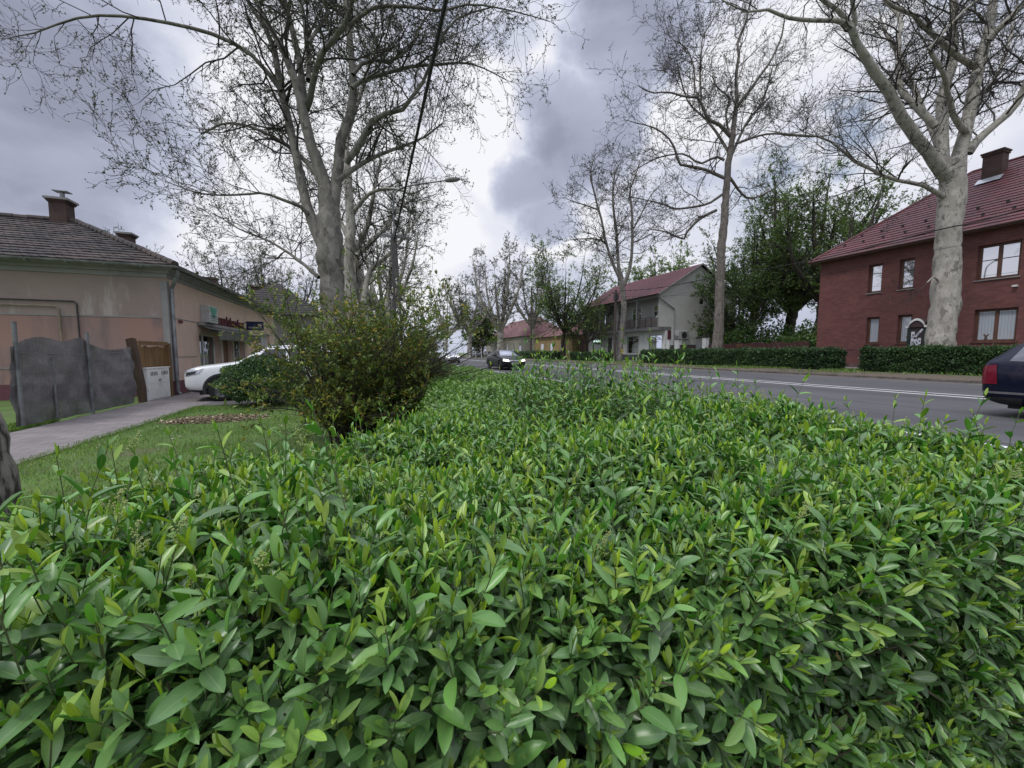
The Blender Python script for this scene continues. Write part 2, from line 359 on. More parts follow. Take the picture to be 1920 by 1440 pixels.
# ------------------------------------------------------------------ ground, road, path
def build_ground():
    prof = [(-700, 0), (-60, 0), (-6.2, 0), (-4.2, 0), (0, .0), (2.6, .08), (5.8, .17), (6.5, .17), (6.6, .09), (23.2, .09), (23.45, .30), (25, .42), (27, .44), (33, .42), (80, .4), (700, .4)]
    ys = [-300, -60, -20, -8, 0, 4, 8, 12, 16, 24, 40, 70, 120, 250, 600, 1200]
    mb = MB(); n = len(prof)
    for y in ys:
        for x, z in prof: mb.V.append((x, y, z))
    for j in range(len(ys)-1):
        for i in range(n-1):
            mb.F.append((j*n+i, j*n+i+1, (j+1)*n+i+1, (j+1)*n+i)); mb.M.append(0)
    t = NT('verge_ground'); co = t.coord('World')
    g = t.mix(t.rng(t.noise(co, 1.1, 8, .65), .35, .65), (.060, .12, .018), (.09, .165, .026))
    g = t.mix(t.rng(t.noise(co, 9, 6, .6), .45, .7, 0, .7), g, (.075, .062, .042))
    g = t.mix(t.rng(t.noise(co, .5, 6, .65), .55, .7, 0, .75), g, (.11, .085, .060))
    sp = t.new('ShaderNodeSeparateXYZ'); t.L.new(co, sp.inputs[0])
    edge = t.math('ADD', sp.outputs[0], t.math('MULTIPLY', t.noise(co, 1.3, 5, .6), 1.4))
    dirt = t.math('MULTIPLY', t.rng(edge, 23.2, 23.6), t.rng(edge, 25.4, 26.4, 1, 0))
    g = t.mix(t.math('MULTIPLY', dirt, .9), g, (.115, .085, .070))
    t.set(Base_Color=g, Roughness=.95); t.bump(t.noise(co, 30, 6, .7), .6, .03)
    tag(mb.build('ground', t.m, smooth=True), kind='structure')

    t = NT('asphalt'); co = t.coord('World')
    c = t.mix(t.rng(t.noise(t.mapping(co, (1.4, .12, 1)), 1.0, 7, .6), .35, .65), (.056, .055, .059), (.082, .081, .085))
    c = t.mix(t.rng(t.noise(co, 190, 3, .7), .45, .75, 0, .5), c, (.15, .148, .15))
    c = t.mix(t.rng(t.noise(t.mapping(co, (1, .35, 1)), .35, 5, .6), .50, .56, 0, .45), c, (.050, .049, .052)); c = t.mix(t.rng(t.noise(t.mapping(co, (3.2, .05, 1)), 1.0, 4, .6), .55, .7, 0, .5), c, (.115, .112, .115))
    sp = t.new('ShaderNodeSeparateXYZ'); t.L.new(co, sp.inputs[0])
    # cracks that have been sealed with bitumen
    wv = t.new('ShaderNodeTexWave', wave_type='BANDS', bands_direction='X'); t.L.new(t.mapping(co, (1, .9, 1)), wv.inputs[0])
    wv.inputs['Scale'].default_value = .09; wv.inputs['Distortion'].default_value = 9; wv.inputs['Detail'].default_value = 4; wv.inputs['Detail Scale'].default_value = .8
    c = t.mix(t.rng(wv.outputs[1], .004, .0, 0, .8), c, (.03, .03, .031))
    c = t.mix(t.math('MULTIPLY', t.rng(sp.outputs[0], 20.8, 22.9), t.rng(t.noise(co, .8, 6, .65), .35, .6)), c, (.15, .125, .105))
    t.set(Base_Color=c, Roughness=.82); t.bump(t.noise(co, 140, 3, .7), .35, .008)
    road = MB(); xs = [6.45, 8, 11, 15.35, 19, 22, 23.2]; zs = [.175, .205, .235, .25, .24, .215, .195]
    ys = [-200, -40, -10, 0, 10, 20, 40, 80, 160, 500, 1200]
    for y in ys:
        for x, z in zip(xs, zs): road.V.append((x, y, z))
    n = len(xs)
    for j in range(len(ys)-1):
        for i in range(n-1): road.F.append((j*n+i, j*n+i+1, (j+1)*n+i+1, (j+1)*n+i)); road.M.append(0)
    tag(road.build('road', t.m, smooth=True), kind='structure')
    rz = lambda x: float(np.interp(x, xs, zs))
    t = NT('road_paint'); co = t.coord('World')
    c = t.mix(t.rng(t.noise(t.mapping(co, (1, .15, 1)), 9, 6, .7), .52, .78, 0, .6), (.66, .66, .65), (.16, .16, .16))
    t.set(Base_Color=c, Roughness=.7)
    ln = MB()
    def strip(x0, x1, y0, y1):
        st = list(np.arange(y0, y1, 10.0))+[y1]
        for a, b in zip(st[:-1], st[1:]):
            ln.quad((x0, a, rz(x0)+.004), (x1, a, rz(x1)+.004), (x1, b, rz(x1)+.004), (x0, b, rz(x0)+.004))
    strip(7.82, 7.96, -60, 300); strip(14.95, 15.11, -60, 300); strip(15.68, 15.84, -60, 300)
    for k in range(3): strip(9.2+k*1.0, 9.75+k*1.0, 55.0, 58.0)
    tag(ln.build('road_marking', t.m), kind='structure')
    kb = MB()
    for i, y in enumerate(np.arange(-12, 160, 1.0)):
        j = random.Random(i).uniform(-.012, .012)
        kb.box(23.2+j, 23.34+j, y+.006, y+.994, .0, .30+j*.7)
    tag(kb.build('kerb', mat('kerb_stone', (.17, .15, .135), (.10, .085, .075), 3, .9, .4)), kind='structure')

    t = NT('paving'); co = t.coord('World')
    sp = t.new('ShaderNodeSeparateXYZ'); t.L.new(co, sp.inputs[0]); cb = t.new('ShaderNodeCombineXYZ'); t.L.new(sp.outputs[0], cb.inputs[0]); t.L.new(sp.outputs[1], cb.inputs[1])
    b = t.new('ShaderNodeTexBrick'); t.L.new(cb.outputs[0], b.inputs['Vector']); b.inputs['Scale'].default_value = 1
    b.inputs['Brick Width'].default_value = .40; b.inputs['Row Height'].default_value = .20; b.inputs['Mortar Size'].default_value = .008
    t.put(b.inputs['Color1'], (.185, .165, .165)); t.put(b.inputs['Color2'], (.235, .21, .205)); t.put(b.inputs['Mortar'], (.085, .08, .07))
    n = t.noise(co, 1.3, 7, .65)
    c = t.mix(t.rng(n, .4, .7, 0, .5), b.outputs['Color'], (.12, .11, .105))
    t.set(Base_Color=c, Roughness=.9); t.bump(b.outputs['Fac'], -.5, .012)
    pb = MB(); pb.box(-6.05, -4.27, -40, 34, -.05, .022)
    tag(pb.build('path', t.m), kind='structure')
    dv = MB(); dv.box(-4.265, 6.4, 12.95, 18.6, -.05, .018)
    tag(dv.build('driveway', M.setdefault('driveway', mat('driveway_asphalt', (.12, .115, .115), (.085, .083, .083), 2, .9, .4))), kind='structure')
    pv = MB(); pv.box(29.2, 31.4, -20, 140, .2, .46)
    tag(pv.build('pavement', mat('pavement_concrete', (.24, .22, .21), (.17, .16, .15), 1.5, .9, .3)), kind='structure')
build_ground()

# ------------------------------------------------------------------ leaves and growth
def frames(d):
    ref = np.where(np.abs(d[:, 2:3]) < .9, np.array([[0, 0, 1.]]), np.array([[1., 0, 0]]))
    u = np.cross(d, ref); u /= np.linalg.norm(u, axis=1, keepdims=True)+1e-9
    return u, np.cross(u, d)
def unit(v): return v/(np.linalg.norm(v, axis=-1, keepdims=True)+1e-9)
PROF = {'hi': ([0, .10, .30, .55, .78, .93, 1.0], [.10, .45, .88, 1.0, .80, .42, .04]), 'mid': ([0, .4, .75, 1.0], [.15, 1.0, .72, .04])}
def leaf_mesh(pos, d, nrm, length, width, tint, res='hi', droop=.25, fold=.27):
    """blades folded along the midrib and bent towards the tip; returns a chunk"""
    d = unit(d); nrm = unit(nrm-(nrm*d).sum(1, keepdims=True)*d); side = np.cross(d, nrm)
    m = len(pos)
    if res == 'lo':
        L = length[:, None]; W = width[:, None]*.5
        V = np.stack([pos, pos+d*L*.45+side*W, pos+d*L, pos+d*L*.45-side*W], 1).reshape(-1, 3)
        Q = (np.arange(m)[:, None]*4+np.arange(4)[None]).astype(np.int64)
        return (V, Q, 0, np.repeat(tint, 4), None)
    t, w = (np.array(x) for x in PROF[res]); n = len(t)
    if np.isscalar(droop): droop = np.full(m, droop)
    L = length[:, None, None]; t_ = t[None, :, None]
    mid = pos[:, None]+d[:, None]*L*(t_-.12*droop[:, None, None]*t_**2)-nrm[:, None]*L*(droop[:, None, None]*t_**2)
    hw = (width[:, None]*.5*w[None])[..., None]
    up = nrm[:, None]*hw*fold*2
    V = np.stack([mid+side[:, None]*hw+up, mid, mid-side[:, None]*hw+up], 2)      # m,n,3,3
    idx = np.arange(m*n*3).reshape(m, n, 3)
    Q = np.stack([idx[:, :-1, :-1], idx[:, :-1, 1:], idx[:, 1:, 1:], idx[:, 1:, :-1]], -1).reshape(-1, 4)
    uv = np.zeros((m, n, 3, 2)); uv[..., 0] = t[None, :, None]; uv[..., 1] = np.array([1, 0, -1])[None, None]
    return (V.reshape(-1, 3), Q, 0, np.repeat(tint, n*3), uv.reshape(-1, 2))

def spawn(rng, P, R, spacing, length, ang, n, start=.2, wiggle=.25, trop=.1, rscale=.5, taper=.25, rmax=9., falloff=.45, lvar=.35):
    """children along the branches P (B,n,3) with radii R: returns P2, R2"""
    seg = np.linalg.norm(np.diff(P, axis=1), axis=2); tot = seg.sum(1)
    cnt = np.maximum(1, rng.poisson(np.maximum(tot*(1-start)/spacing, .05)))
    b = np.repeat(np.arange(len(P)), cnt)
    u = start+(1-start)*rng.random(len(b))
    last = np.concatenate([[True], b[1:] != b[:-1]]); u[last] = 1.0 if True else u[last]      # one child carries the tip on
    f = u*(P.shape[1]-1); i = np.minimum(f.astype(int), P.shape[1]-2); w = (f-i)[:, None]
    p0 = P[b, i]*(1-w)+P[b, i+1]*w; tan = unit(P[b, i+1]-P[b, i]); r0 = R[b, i]*(1-w[:, 0])+R[b, i+1]*w[:, 0]
    a1, a2 = frames(tan); ph = rng.random(len(b))*2*math.pi; perp = a1*np.cos(ph)[:, None]+a2*np.sin(ph)[:, None]
    al = np.radians(ang)*(1+.35*rng.standard_normal(len(b))); al[last] *= .3
    d = unit(tan*np.cos(al)[:, None]+perp*np.sin(al)[:, None])
    ln = length*(1-falloff*u)*(1+lvar*rng.standard_normal(len(b))).clip(.35, 1.8)
    pts = [p0]; step = (ln/(n-1))[:, None]
    for k in range(n-1):
        d = unit(d+wiggle*rng.standard_normal((len(b), 3))+np.array([0, 0, trop]))
        pts.append(pts[-1]+d*step)
    P2 = np.stack(pts, 1)
    rb = np.minimum(np.minimum(r0*rscale, rmax), .02*ln+.004)
    R2 = rb[:, None]*np.linspace(1, taper, n)[None]
    return P2, R2

def smooth_line(pts, rad, n, rng=None, jit=0.):
    """Catmull-Rom through pts, n samples"""
    P = np.array(pts, float); R = np.array(rad, float)
    Pe = np.concatenate([[2*P[0]-P[1]], P, [2*P[-1]-P[-2]]])
    s = np.concatenate([[0], np.cumsum(np.linalg.norm(np.diff(P, axis=0), axis=1))]); q = np.linspace(0, s[-1], n)
    out = []
    for x in q:
        i = min(np.searchsorted(s, x, 'right')-1, len(P)-2); t = (x-s[i])/(s[i+1]-s[i]+1e-9)
        a, b, c, d = Pe[i:i+4]
        out.append(.5*((2*b)+(-a+c)*t+(2*a-5*b+4*c-d)*t*t+(-a+3*b-3*c+d)*t**3))
    out = np.array(out)
    if rng is not None and jit: out[1:-1] += jit*rng.standard_normal((n-2, 3))
    return out, np.interp(q, s, R)

def limb_px(pts, Z0, Z1=None, rstretch=1.0, extend=0.):
    """a limb read off the photograph: (px, py, half width in px); its distance goes from Z0 to Z1 along it"""
    Z1 = Z0 if Z1 is None else Z1
    n = len(pts); out = []; rr = []
    for i, (x, y, r) in enumerate(pts):
        Z = Z0+(Z1-Z0)*i/max(1, n-1); out.append(at_d(x, y, Z)); rr.append(r*Z/FPX*rstretch)
    if extend:
        d = unit((out[-1]-out[-2]))+np.array([0, 0, .35]); d = unit(d)
        out.append(out[-1]+d*extend*.5); out.append(out[-1]+unit(d+np.array([0, 0, .3]))*extend*.5); rr += [rr[-1]*.6, rr[-1]*.25]
    return np.array(out), np.array(rr)

def tree(name, label, cat, base, limbs, seed, group=None, bark='plane_bark', twig='twig', leaf='bud_leaf', spec=None, leaves=None, nl=14):
    """limbs: list of (points, radii, spawn-start or None); spec: list of spawn() settings per level; leaves: dict"""
    rng = np.random.default_rng(seed)
    t = thing(name, label, cat, base, group=group)
    ch = []; L0P = []; L0R = []; starts = []
    for li, (p, r, st) in enumerate(limbs):
        n = nl if li else 44
        P, R = smooth_line(p, r, n, rng, .012*min(1., r[0]*4)*1.5)
        k = (26 if not li else 14) if r[0] > .18 else 9
        V, Q = tubes(P[None], R[None], k)
        if r[0] > .15:      # a trunk is not round: bulges and burls
            ang = np.sin(V[:, 2]*3.1+V[:, 0]*5+li)*np.cos(V[:, 1]*4.3+V[:, 2]*1.7); c = np.repeat(P, k, axis=0)
            fn = np.sin(V[:, 2]*9.3+V[:, 0]*11)*np.sin(V[:, 1]*12.1-V[:, 2]*5.2)+.6*np.sin(V[:, 2]*21+V[:, 1]*17+li)*np.sin(V[:, 0]*23-V[:, 2]*8); V = c+(V-c)*(1+.08*ang+(.035*fn if not li else 0))[:, None]
        ch.append((V, Q, 0, None, None))
        if st is not None:
            q, rq = smooth_line(p, r, 14); i0 = int(st*13); q2 = q[i0:]; r2 = rq[i0:]
            qq, rr = smooth_line(q2, r2, 10); L0P.append(qq); L0R.append(rr)
    np_mesh('trunk', ch, M[bark], t)
    P = np.array(L0P); R = np.array(L0R); ch = []
    sides = [5, 4, 3, 3]; last = None; allP = []
    for lv, s in enumerate(spec):
        P, R = spawn(rng, P, R, **s); R = np.maximum(R, .0022*s.get('k', 1) if False else .002)
        allP.append(P)
        V, Q = tubes(P, np.maximum(R, (leaves or {}).get('rmin', .003)), sides[min(lv, 3)]); ch.append((V, Q, 0, None, None))
    mats = [M[twig]]
    if leaves:
        mats.append(M[leaf]); src = allP[-1]
        lf = leaves; n = lf['n']; B = len(src); f = rng.random((B, n))*.85+.15; f[:, 0] = 1.0
        ff = f*(src.shape[1]-1); i = np.minimum(ff.astype(int), src.shape[1]-2); w = (ff-i)[..., None]
        bi = np.arange(B)[:, None]; pos = (src[bi, i]*(1-w)+src[bi, i+1]*w).reshape(-1, 3); tan = unit(src[bi, i+1]-src[bi, i]).reshape(-1, 3)
        keep = rng.random(len(pos)) < lf.get('keep', 1.); pos = pos[keep]; tan = tan[keep]; m = len(pos)
        d = unit(tan*lf.get('along', .6)+.9*rng.standard_normal((m, 3))+np.array([0, 0, lf.get('lift', .0)])); nr = unit(np.array([0, 0, 1.])+.7*rng.standard_normal((m, 3)))
        ln = lf['len']*(.6+.8*rng.random(m)); tint = np.clip(lf.get('tint', .5)+lf.get('tvar', .25)*rng.standard_normal(m)+lf.get('clump', 0)*np.sin(pos[:, 0]*1.7+seed)*np.sin(pos[:, 1]*1.9)*np.sin(pos[:, 2]*2.1+1), 0, 1)
        V, Q, _, tt, uv = leaf_mesh(pos+tan*0, d, nr, ln, ln*lf.get('wr', .6), tint, 'lo'); ch.append((V, Q, 1, tt, uv))
    np_mesh('crown', ch, mats, t)
    return t

# ------------------------------------------------------------------ clipped hedges
def inset(p, poly):
    """distance inside a convex-ish polygon (negative outside), nearest edge outward normal"""
    best = np.full(len(p), 1e9); nn = np.zeros((len(p), 2)); n = len(poly)
    for i in range(n):
        a = np.array(poly[i]); b = np.array(poly[(i+1) % n]); e = b-a; L = np.linalg.norm(e); nrm = np.array([e[1], -e[0]])/L
        d = -((p-a)@nrm); m = d < best; best[m] = d[m]; nn[m] = nrm
    return best, nn
def hedge_noise(x, y): return .035*np.sin(x*2.3+1)*np.cos(y*1.9)+.025*np.sin(x*5.1+y*3.3)+.02*np.cos(y*6.7-x*2.2)+.022*np.sin(x*13.1+2*np.sin(y*5))*np.sin(y*14.7+1.5*np.cos(x*6))
def hedge_surface(rng, poly, H, r, nt, ns, z0=.05, bump=1.0, wts=None):
    """points and outward normals over the top and the sides of a hedge standing on poly (anticlockwise)"""
    P = np.array(poly); lo = P.min(0); hi = P.max(0)
    p = lo+(hi-lo)*rng.random((nt*3, 2)); d, nn = inset(p, poly); k = d > 0; p = p[k]; d = d[k]; nn = nn[k]
    area = .5*abs(sum(P[i][0]*P[(i+1) % len(P)][1]-P[(i+1) % len(P)][0]*P[i][1] for i in range(len(P))))
    q = np.clip((r-d)/r, 0, .98); z = H-r+r*np.sqrt(1-q*q)+bump*hedge_noise(p[:, 0], p[:, 1])
    nr = np.stack([nn[:, 0]*q, nn[:, 1]*q, np.sqrt(1-q*q)], 1)
    pts = [np.column_stack([p, z])]; nrs = [nr]
    n = len(poly); per = [np.linalg.norm(P[(i+1) % n]-P[i]) for i in range(n)]; wts = wts or [1]*n; tw = sum(a*b for a, b in zip(per, wts))
    for i in range(n):
        m = int(ns*per[i]*wts[i]/tw); a = P[i]; e = P[(i+1) % n]-a; t = rng.random(m)[:, None]; xy = a+e*t
        nv = np.array([e[1], -e[0]])/per[i]; zz = z0+(H-r-z0)*rng.random(m)
        off = bump*hedge_noise(xy[:, 0]*1.3+zz*2, xy[:, 1]*1.3+zz)[:, None]
        pts.append(np.column_stack([xy+nv*off, zz])); nrs.append(np.tile([nv[0], nv[1], .15], (m, 1)))
        m = int(m*.45); t = rng.random(m)[:, None]; th = rng.random(m)*math.pi/2; xy = a+e*t-nv*(r*(1-np.sin(th)))[:, None]      # the rounded shoulder
        zz = H-r+r*np.cos(th)+bump*hedge_noise(xy[:, 0], xy[:, 1]); pts.append(np.column_stack([xy, zz])); nrs.append(np.column_stack([nv[0]*np.sin(th), nv[1]*np.sin(th), np.cos(th)+.1]))
    return np.concatenate(pts), unit(np.concatenate(nrs))
def hedge_core(mb, poly, H, inset_by):
    P = np.array(poly); c = P.mean(0); L = []
    for z, f in ((.0, inset_by*.6), (H*.5, inset_by), (H-inset_by*1.6, inset_by), (H-inset_by, inset_by*2.2)):
        ring = []
        n = len(P)
        for i in range(n):
            e0 = unit(P[i]-P[i-1]); e1 = unit(P[(i+1) % n]-P[i]); n0 = np.array([e0[1], -e0[0]]); n1 = np.array([e1[1], -e1[0]])
            b = unit(n0+n1); ring.append((*(P[i]-b*f/max(.5, (b@n0))), z))
        L.append(ring)
    n = len(P)
    for a, b in zip(L[:-1], L[1:]):
        for i in range(n): mb.quad(a[i], a[(i+1) % n], b[(i+1) % n], b[i])
    mb.poly(L[-1])

def privet():
    """the oval-leaved hedge that fills the foreground"""
    rng = np.random.default_rng(7)
    poly = [(-1.35, .47), (2.20, .46), (2.30, 2.2), (2.25, 3.5), (1.5, 3.15), (.62, 2.62), (.15, 2.22), (-.50, 1.54), (-.95, .98)]
    H = 1.04; WT = [4.5, 1.5, .8, .6, .9, 1., 1.2, 1.5, 1.5]
    t = thing('privet_hedge', 'broad glossy oval-leaved hedge with pale shoot tips filling the whole foreground', 'hedge', (0.6, 2, 0))
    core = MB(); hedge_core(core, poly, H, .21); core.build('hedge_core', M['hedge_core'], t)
    S, Nn = hedge_surface(rng, poly, H, .22, 6900, 4900, bump=1.3, wts=WT)
    # keep the sides that could be seen dense and the far ones thin
    keep = (Nn[:, 2] > .3) | (S[:, 1] < 1.2) | (rng.random(len(S)) < .5)
    S = S[keep]; Nn = Nn[keep]; m = len(S)
    ln = .105+.115*rng.random(m); tall = rng.random(m) < .035; ln[tall] += .05+.13*rng.random(tall.sum())
    # taller shoots left unclipped towards the road
    near = np.hypot(S[:, 0]-1.30, S[:, 1]-2.15) < .55; pick = near & (rng.random(m) < .17); ln[pick] += .12+.24*rng.random(pick.sum())
    d = unit(Nn*.45+np.array([0, 0, .75])+.30*rng.standard_normal((m, 3))); d[pick] = unit(d[pick]*.4+np.array([0, 0, 1.]))
    base = S-Nn*(.055+.075*rng.random((m, 1)))-d*.03
    nseg = 5; pts = [base]; dd = d.copy()
    for k in range(nseg-1):
        dd = unit(dd+.10*rng.standard_normal((m, 3))+np.array([0, 0, .06])); pts.append(pts[-1]+dd*(ln/(nseg-1))[:, None])
    SP = np.stack(pts, 1)
    V, Q = tubes(SP, np.linspace(.0017, .0008, nseg)[None].repeat(m, 0), 4)
    stems = [(V, Q, 0, None, None)]
    pos = []; dr = []; nr = []; L = []; W = []; T = []; dp = []
    node_n = 6
    ph0 = rng.random(m)*math.pi
    vig = np.clip(.5+.25*rng.standard_normal(m), .05, 1)
    for k in range(node_n):
        f = (.12, .34, .54, .72, .88, .985)[k]; x = f*(nseg-1); i = min(int(x), nseg-2); w = x-i
        p = SP[:, i]*(1-w)+SP[:, i+1]*w; ax = unit(SP[:, i+1]-SP[:, i]); a1, a2 = frames(ax)
        for sgn in (0, 1):
            ph = ph0+k*math.pi/2+sgn*math.pi+.25*rng.standard_normal(m); perp = a1*np.cos(ph)[:, None]+a2*np.sin(ph)[:, None]
            open_ = np.radians((78, 70, 62, 54, 38, 16)[k]+11*rng.standard_normal(m))
            dv = ax*np.cos(open_)[:, None]+perp*np.sin(open_)[:, None]
            nv = ax*np.sin(open_)[:, None]-perp*np.cos(open_)[:, None]
            sz = (.044, .052, .055, .051, .041, .028)[k]*(.66+.56*rng.random(m))
            use = rng.random(m) < (.85, .95, 1, 1, 1, 1)[k]
            pos.append(p[use]); dr.append(unit(dv+.10*rng.standard_normal((m, 3)))[use]); nr.append(unit(nv+.12*rng.standard_normal((m, 3)))[use]); L.append(sz[use]); W.append((sz*(.39, .39, .36, .33, .29, .27)[k]*(.82+.36*rng.random(m)))[use])
            T.append(np.clip((.26, .36, .48, .60, .75, .91)[k]+.11*rng.standard_normal(m)+(vig-.5)*.36, 0, 1)[use])
            dp.append(((.30, .30, .26, .20, .10, -.05)[k]+.10*rng.standard_normal(m))[use])
    # older leaves deeper in the hedge, coloured darker still to deepen the shaded gaps
    S2, N2 = hedge_surface(rng, poly, H, .22, 2600, 4200, bump=1.3, wts=WT); keep = (N2[:, 2] > .3) | (S2[:, 1] < 1.2) | (rng.random(len(S2)) < .4); S2 = S2[keep]; N2 = N2[keep]
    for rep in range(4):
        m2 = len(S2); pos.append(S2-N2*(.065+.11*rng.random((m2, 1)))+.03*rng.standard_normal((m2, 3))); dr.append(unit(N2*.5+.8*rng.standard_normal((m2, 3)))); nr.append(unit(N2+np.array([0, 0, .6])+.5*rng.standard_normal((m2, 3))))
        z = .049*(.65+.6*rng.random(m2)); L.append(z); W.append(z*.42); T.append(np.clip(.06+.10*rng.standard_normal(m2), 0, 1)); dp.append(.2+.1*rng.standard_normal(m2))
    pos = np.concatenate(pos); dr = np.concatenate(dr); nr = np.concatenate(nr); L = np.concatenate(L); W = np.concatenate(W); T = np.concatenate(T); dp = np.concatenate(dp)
    dist = (pos-np.array([0, 0, EYE]))@FW
    ok = np.linalg.norm(pos-np.array([0, 0, EYE]), axis=1) > .36
    hi = ok & (dist < 1.9); lo = ok & (dist >= 1.9)
    ch = [leaf_mesh(pos[s], dr[s], nr[s], L[s], W[s], T[s], res, dp[s]) for s, res in ((hi, 'hi'), (lo, 'mid'))]
    np_mesh('foliage', ch, M['privet_leaf'], t)
    np_mesh('stems', stems, M['twig_green'], t)
    # bare inner twigs and a few dead leaves caught in the hedge
    S3, N3 = hedge_surface(rng, poly, H, .20, 900, 2600, wts=WT); m3 = len(S3); a = S3-N3*(.05+.10*rng.random((m3, 1))); dv = unit(N3*.35+np.array([0, 0, .7])+.55*rng.standard_normal((m3, 3)))
    TP = np.stack([a-dv*.09, a+.008*rng.standard_normal((m3, 3)), a+dv*.09], 1); V, Q = tubes(TP, np.array([[.0028, .0022, .0014]]).repeat(m3, 0), 4); np_mesh('inner_twigs', [(V, Q, 0, None, None)], M['inner_twig'], t)
    k3 = rng.random(m3) < .10; q = S3[k3]-N3[k3]*(.015+.05*rng.random((k3.sum(), 1))); n3 = k3.sum(); z = .036*(.6+.7*rng.random(n3)); np_mesh('dead_leaves', [leaf_mesh(q, unit(rng.standard_normal((n3, 3))), unit(rng.standard_normal((n3, 3))), z, z*.45, rng.random(n3), 'hi', .6)], M['dead_leaf'], t)
    # panicles of unopened flower buds
    cand = np.where((ln > .13) & ((SP[:, -1]-np.array([0, 0, EYE]))@FW < 2.2) & (Nn[:, 2] > .4))[0]; cand = rng.choice(cand, 170, False)
    cand = np.array([c for c in cand if rng.random() < (1.0 if SP[c, -1, 0] < .25 else .35)])
    bp = []; st = []
    for c in cand:
        tip = SP[c, -1]; ax = unit(SP[c, -1]-SP[c, -2]); h = .03+.03*rng.random()
        for k in range(9):
            f = k/8; a = rng.random()*6.28; u, v = frames(ax[None]); sd = u[0]*math.cos(a)+v[0]*math.sin(a); q0 = tip+ax*h*f; q1 = q0+(sd*.9+ax*.6)*(.016*(1-f)+.003)
            st.append(np.linspace(q0, q1, 3))
            for j in range(5): bp.append(q0+(q1-q0)*(.35+.65*rng.random())+.0022*rng.standard_normal(3))
        st.append(np.linspace(tip-ax*.01, tip+ax*h, 3))
    bp = np.array(bp); r = .0017; o = np.array([[1,0,0],[0,1,0],[-1,0,0],[0,-1,0],[0,0,1.3],[0,0,-1.3]])*r
    V = (bp[:, None]+o[None]).reshape(-1, 3); b = np.arange(len(bp))[:, None, None]*6
    Q = (b+np.array([[0,1,4,4],[1,2,4,4],[2,3,4,4],[3,0,4,4],[1,0,5,5],[2,1,5,5],[3,2,5,5],[0,3,5,5]])[None]).reshape(-1, 4)
    mb = MB(); V2, Q2 = tubes(np.array(st), np.full((len(st), 3), .0006), 3); mb.add(V2, [tuple(x) for x in Q2]); mb.add(V, [tuple(dict.fromkeys(map(int, q))) for q in Q])
    o = mb.build('flower_buds', mat('flower_bud', (.24, .32, .09), (.34, .36, .14), 40, .6), t)
privet()

def leafy_hedge(name, label, cat, poly, H, seed, leaf, nt, ns, size, tint, tvar, z0=.05, r=.2, core=.12, bump=1., group=None, base_z=0., wr=.6, res='lo', twigs=True):
    rng = np.random.default_rng(seed); c = np.array(poly).mean(0)
    t = thing(name, label, cat, (c[0], c[1], base_z), group=group)
    mb = MB(); hedge_core(mb, poly, H, core); mb.V = [(x, y, z+base_z) for x, y, z in mb.V]; mb.build('hedge_core', M['hedge_core'], t)
    S, Nn = hedge_surface(rng, poly, H, r, nt, ns, z0, bump); S[:, 2] += base_z; m = len(S)
    pos = S-Nn*(core*.9*rng.random((m, 1))**1.6)+size*.3*rng.standard_normal((m, 3))
    sh = rng.random(m) < .06; pos[sh] += (Nn[sh]*.4+np.array([0, 0, .6]))*(size*1.6*rng.random((sh.sum(), 1)))
    d = unit(Nn*.55+np.array([0, 0, .35])+.8*rng.standard_normal((m, 3))); nr = unit(Nn+np.array([0, 0, .5])+.6*rng.standard_normal((m, 3)))
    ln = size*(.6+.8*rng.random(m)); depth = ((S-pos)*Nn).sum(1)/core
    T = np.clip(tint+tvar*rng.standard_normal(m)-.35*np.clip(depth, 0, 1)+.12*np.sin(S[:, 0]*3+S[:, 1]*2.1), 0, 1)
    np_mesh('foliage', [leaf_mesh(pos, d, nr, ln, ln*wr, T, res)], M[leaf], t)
    return t
# brighter, finer-leaved hedge continuing behind the privet
leafy_hedge('clipped_hedge', 'bright yellow-green fine-leaved hedge running along the road beyond the foreground hedge', 'hedge',
            [(.55, 2.98), (1.4, 3.28), (2.3, 3.72), (2.6, 5.0), (2.75, 8.0), (2.8, 16.5), (1.3, 16.5), (.85, 8.0), (.62, 4.2)], 1.0, 11, 'small_leaf', 52000, 30000, .036, .88, .2, r=.3, bump=1.5, res='mid')
leafy_hedge('dark_hedge', 'deep green clipped hedge across the road, under the scarred trunk before the grey house', 'hedge', [(25.5, 15.6), (26.6, 15.6), (26.6, 33.2), (25.5, 33.2)], 1.2, 12, 'dark_leaf', 16000, 30000, .10, .5, .2, r=.2, core=.16, bump=1.5, base_z=.42)
leafy_hedge('dark_hedge', 'deep green clipped hedge across the road, under the pale thick trunk and notice board', 'hedge', [(25.5, 3.5), (26.6, 3.5), (26.6, 14.3), (25.5, 14.3)], 1.22, 13, 'dark_leaf', 13000, 26000, .085, .5, .2, r=.2, core=.16, bump=1.5, base_z=.42)
leafy_hedge('low_hedge', 'low dark ragged hedge across the road before the balcony house shop front', 'hedge', [(25.6, 39.5), (26.6, 39.5), (26.6, 48), (25.6, 48)], 1.0, 14, 'dark_leaf', 4000, 8000, .13, .4, .2, core=.2, bump=2., base_z=.35)
leafy_hedge('low_hedge', 'low dark hedge across the road before the yellow house and pink-roofed house', 'hedge', [(25.6, 52), (26.6, 52), (26.6, 84), (25.6, 84)], 1.1, 15, 'dark_leaf', 5000, 9000, .16, .4, .2, core=.2, bump=2.5, base_z=.35)

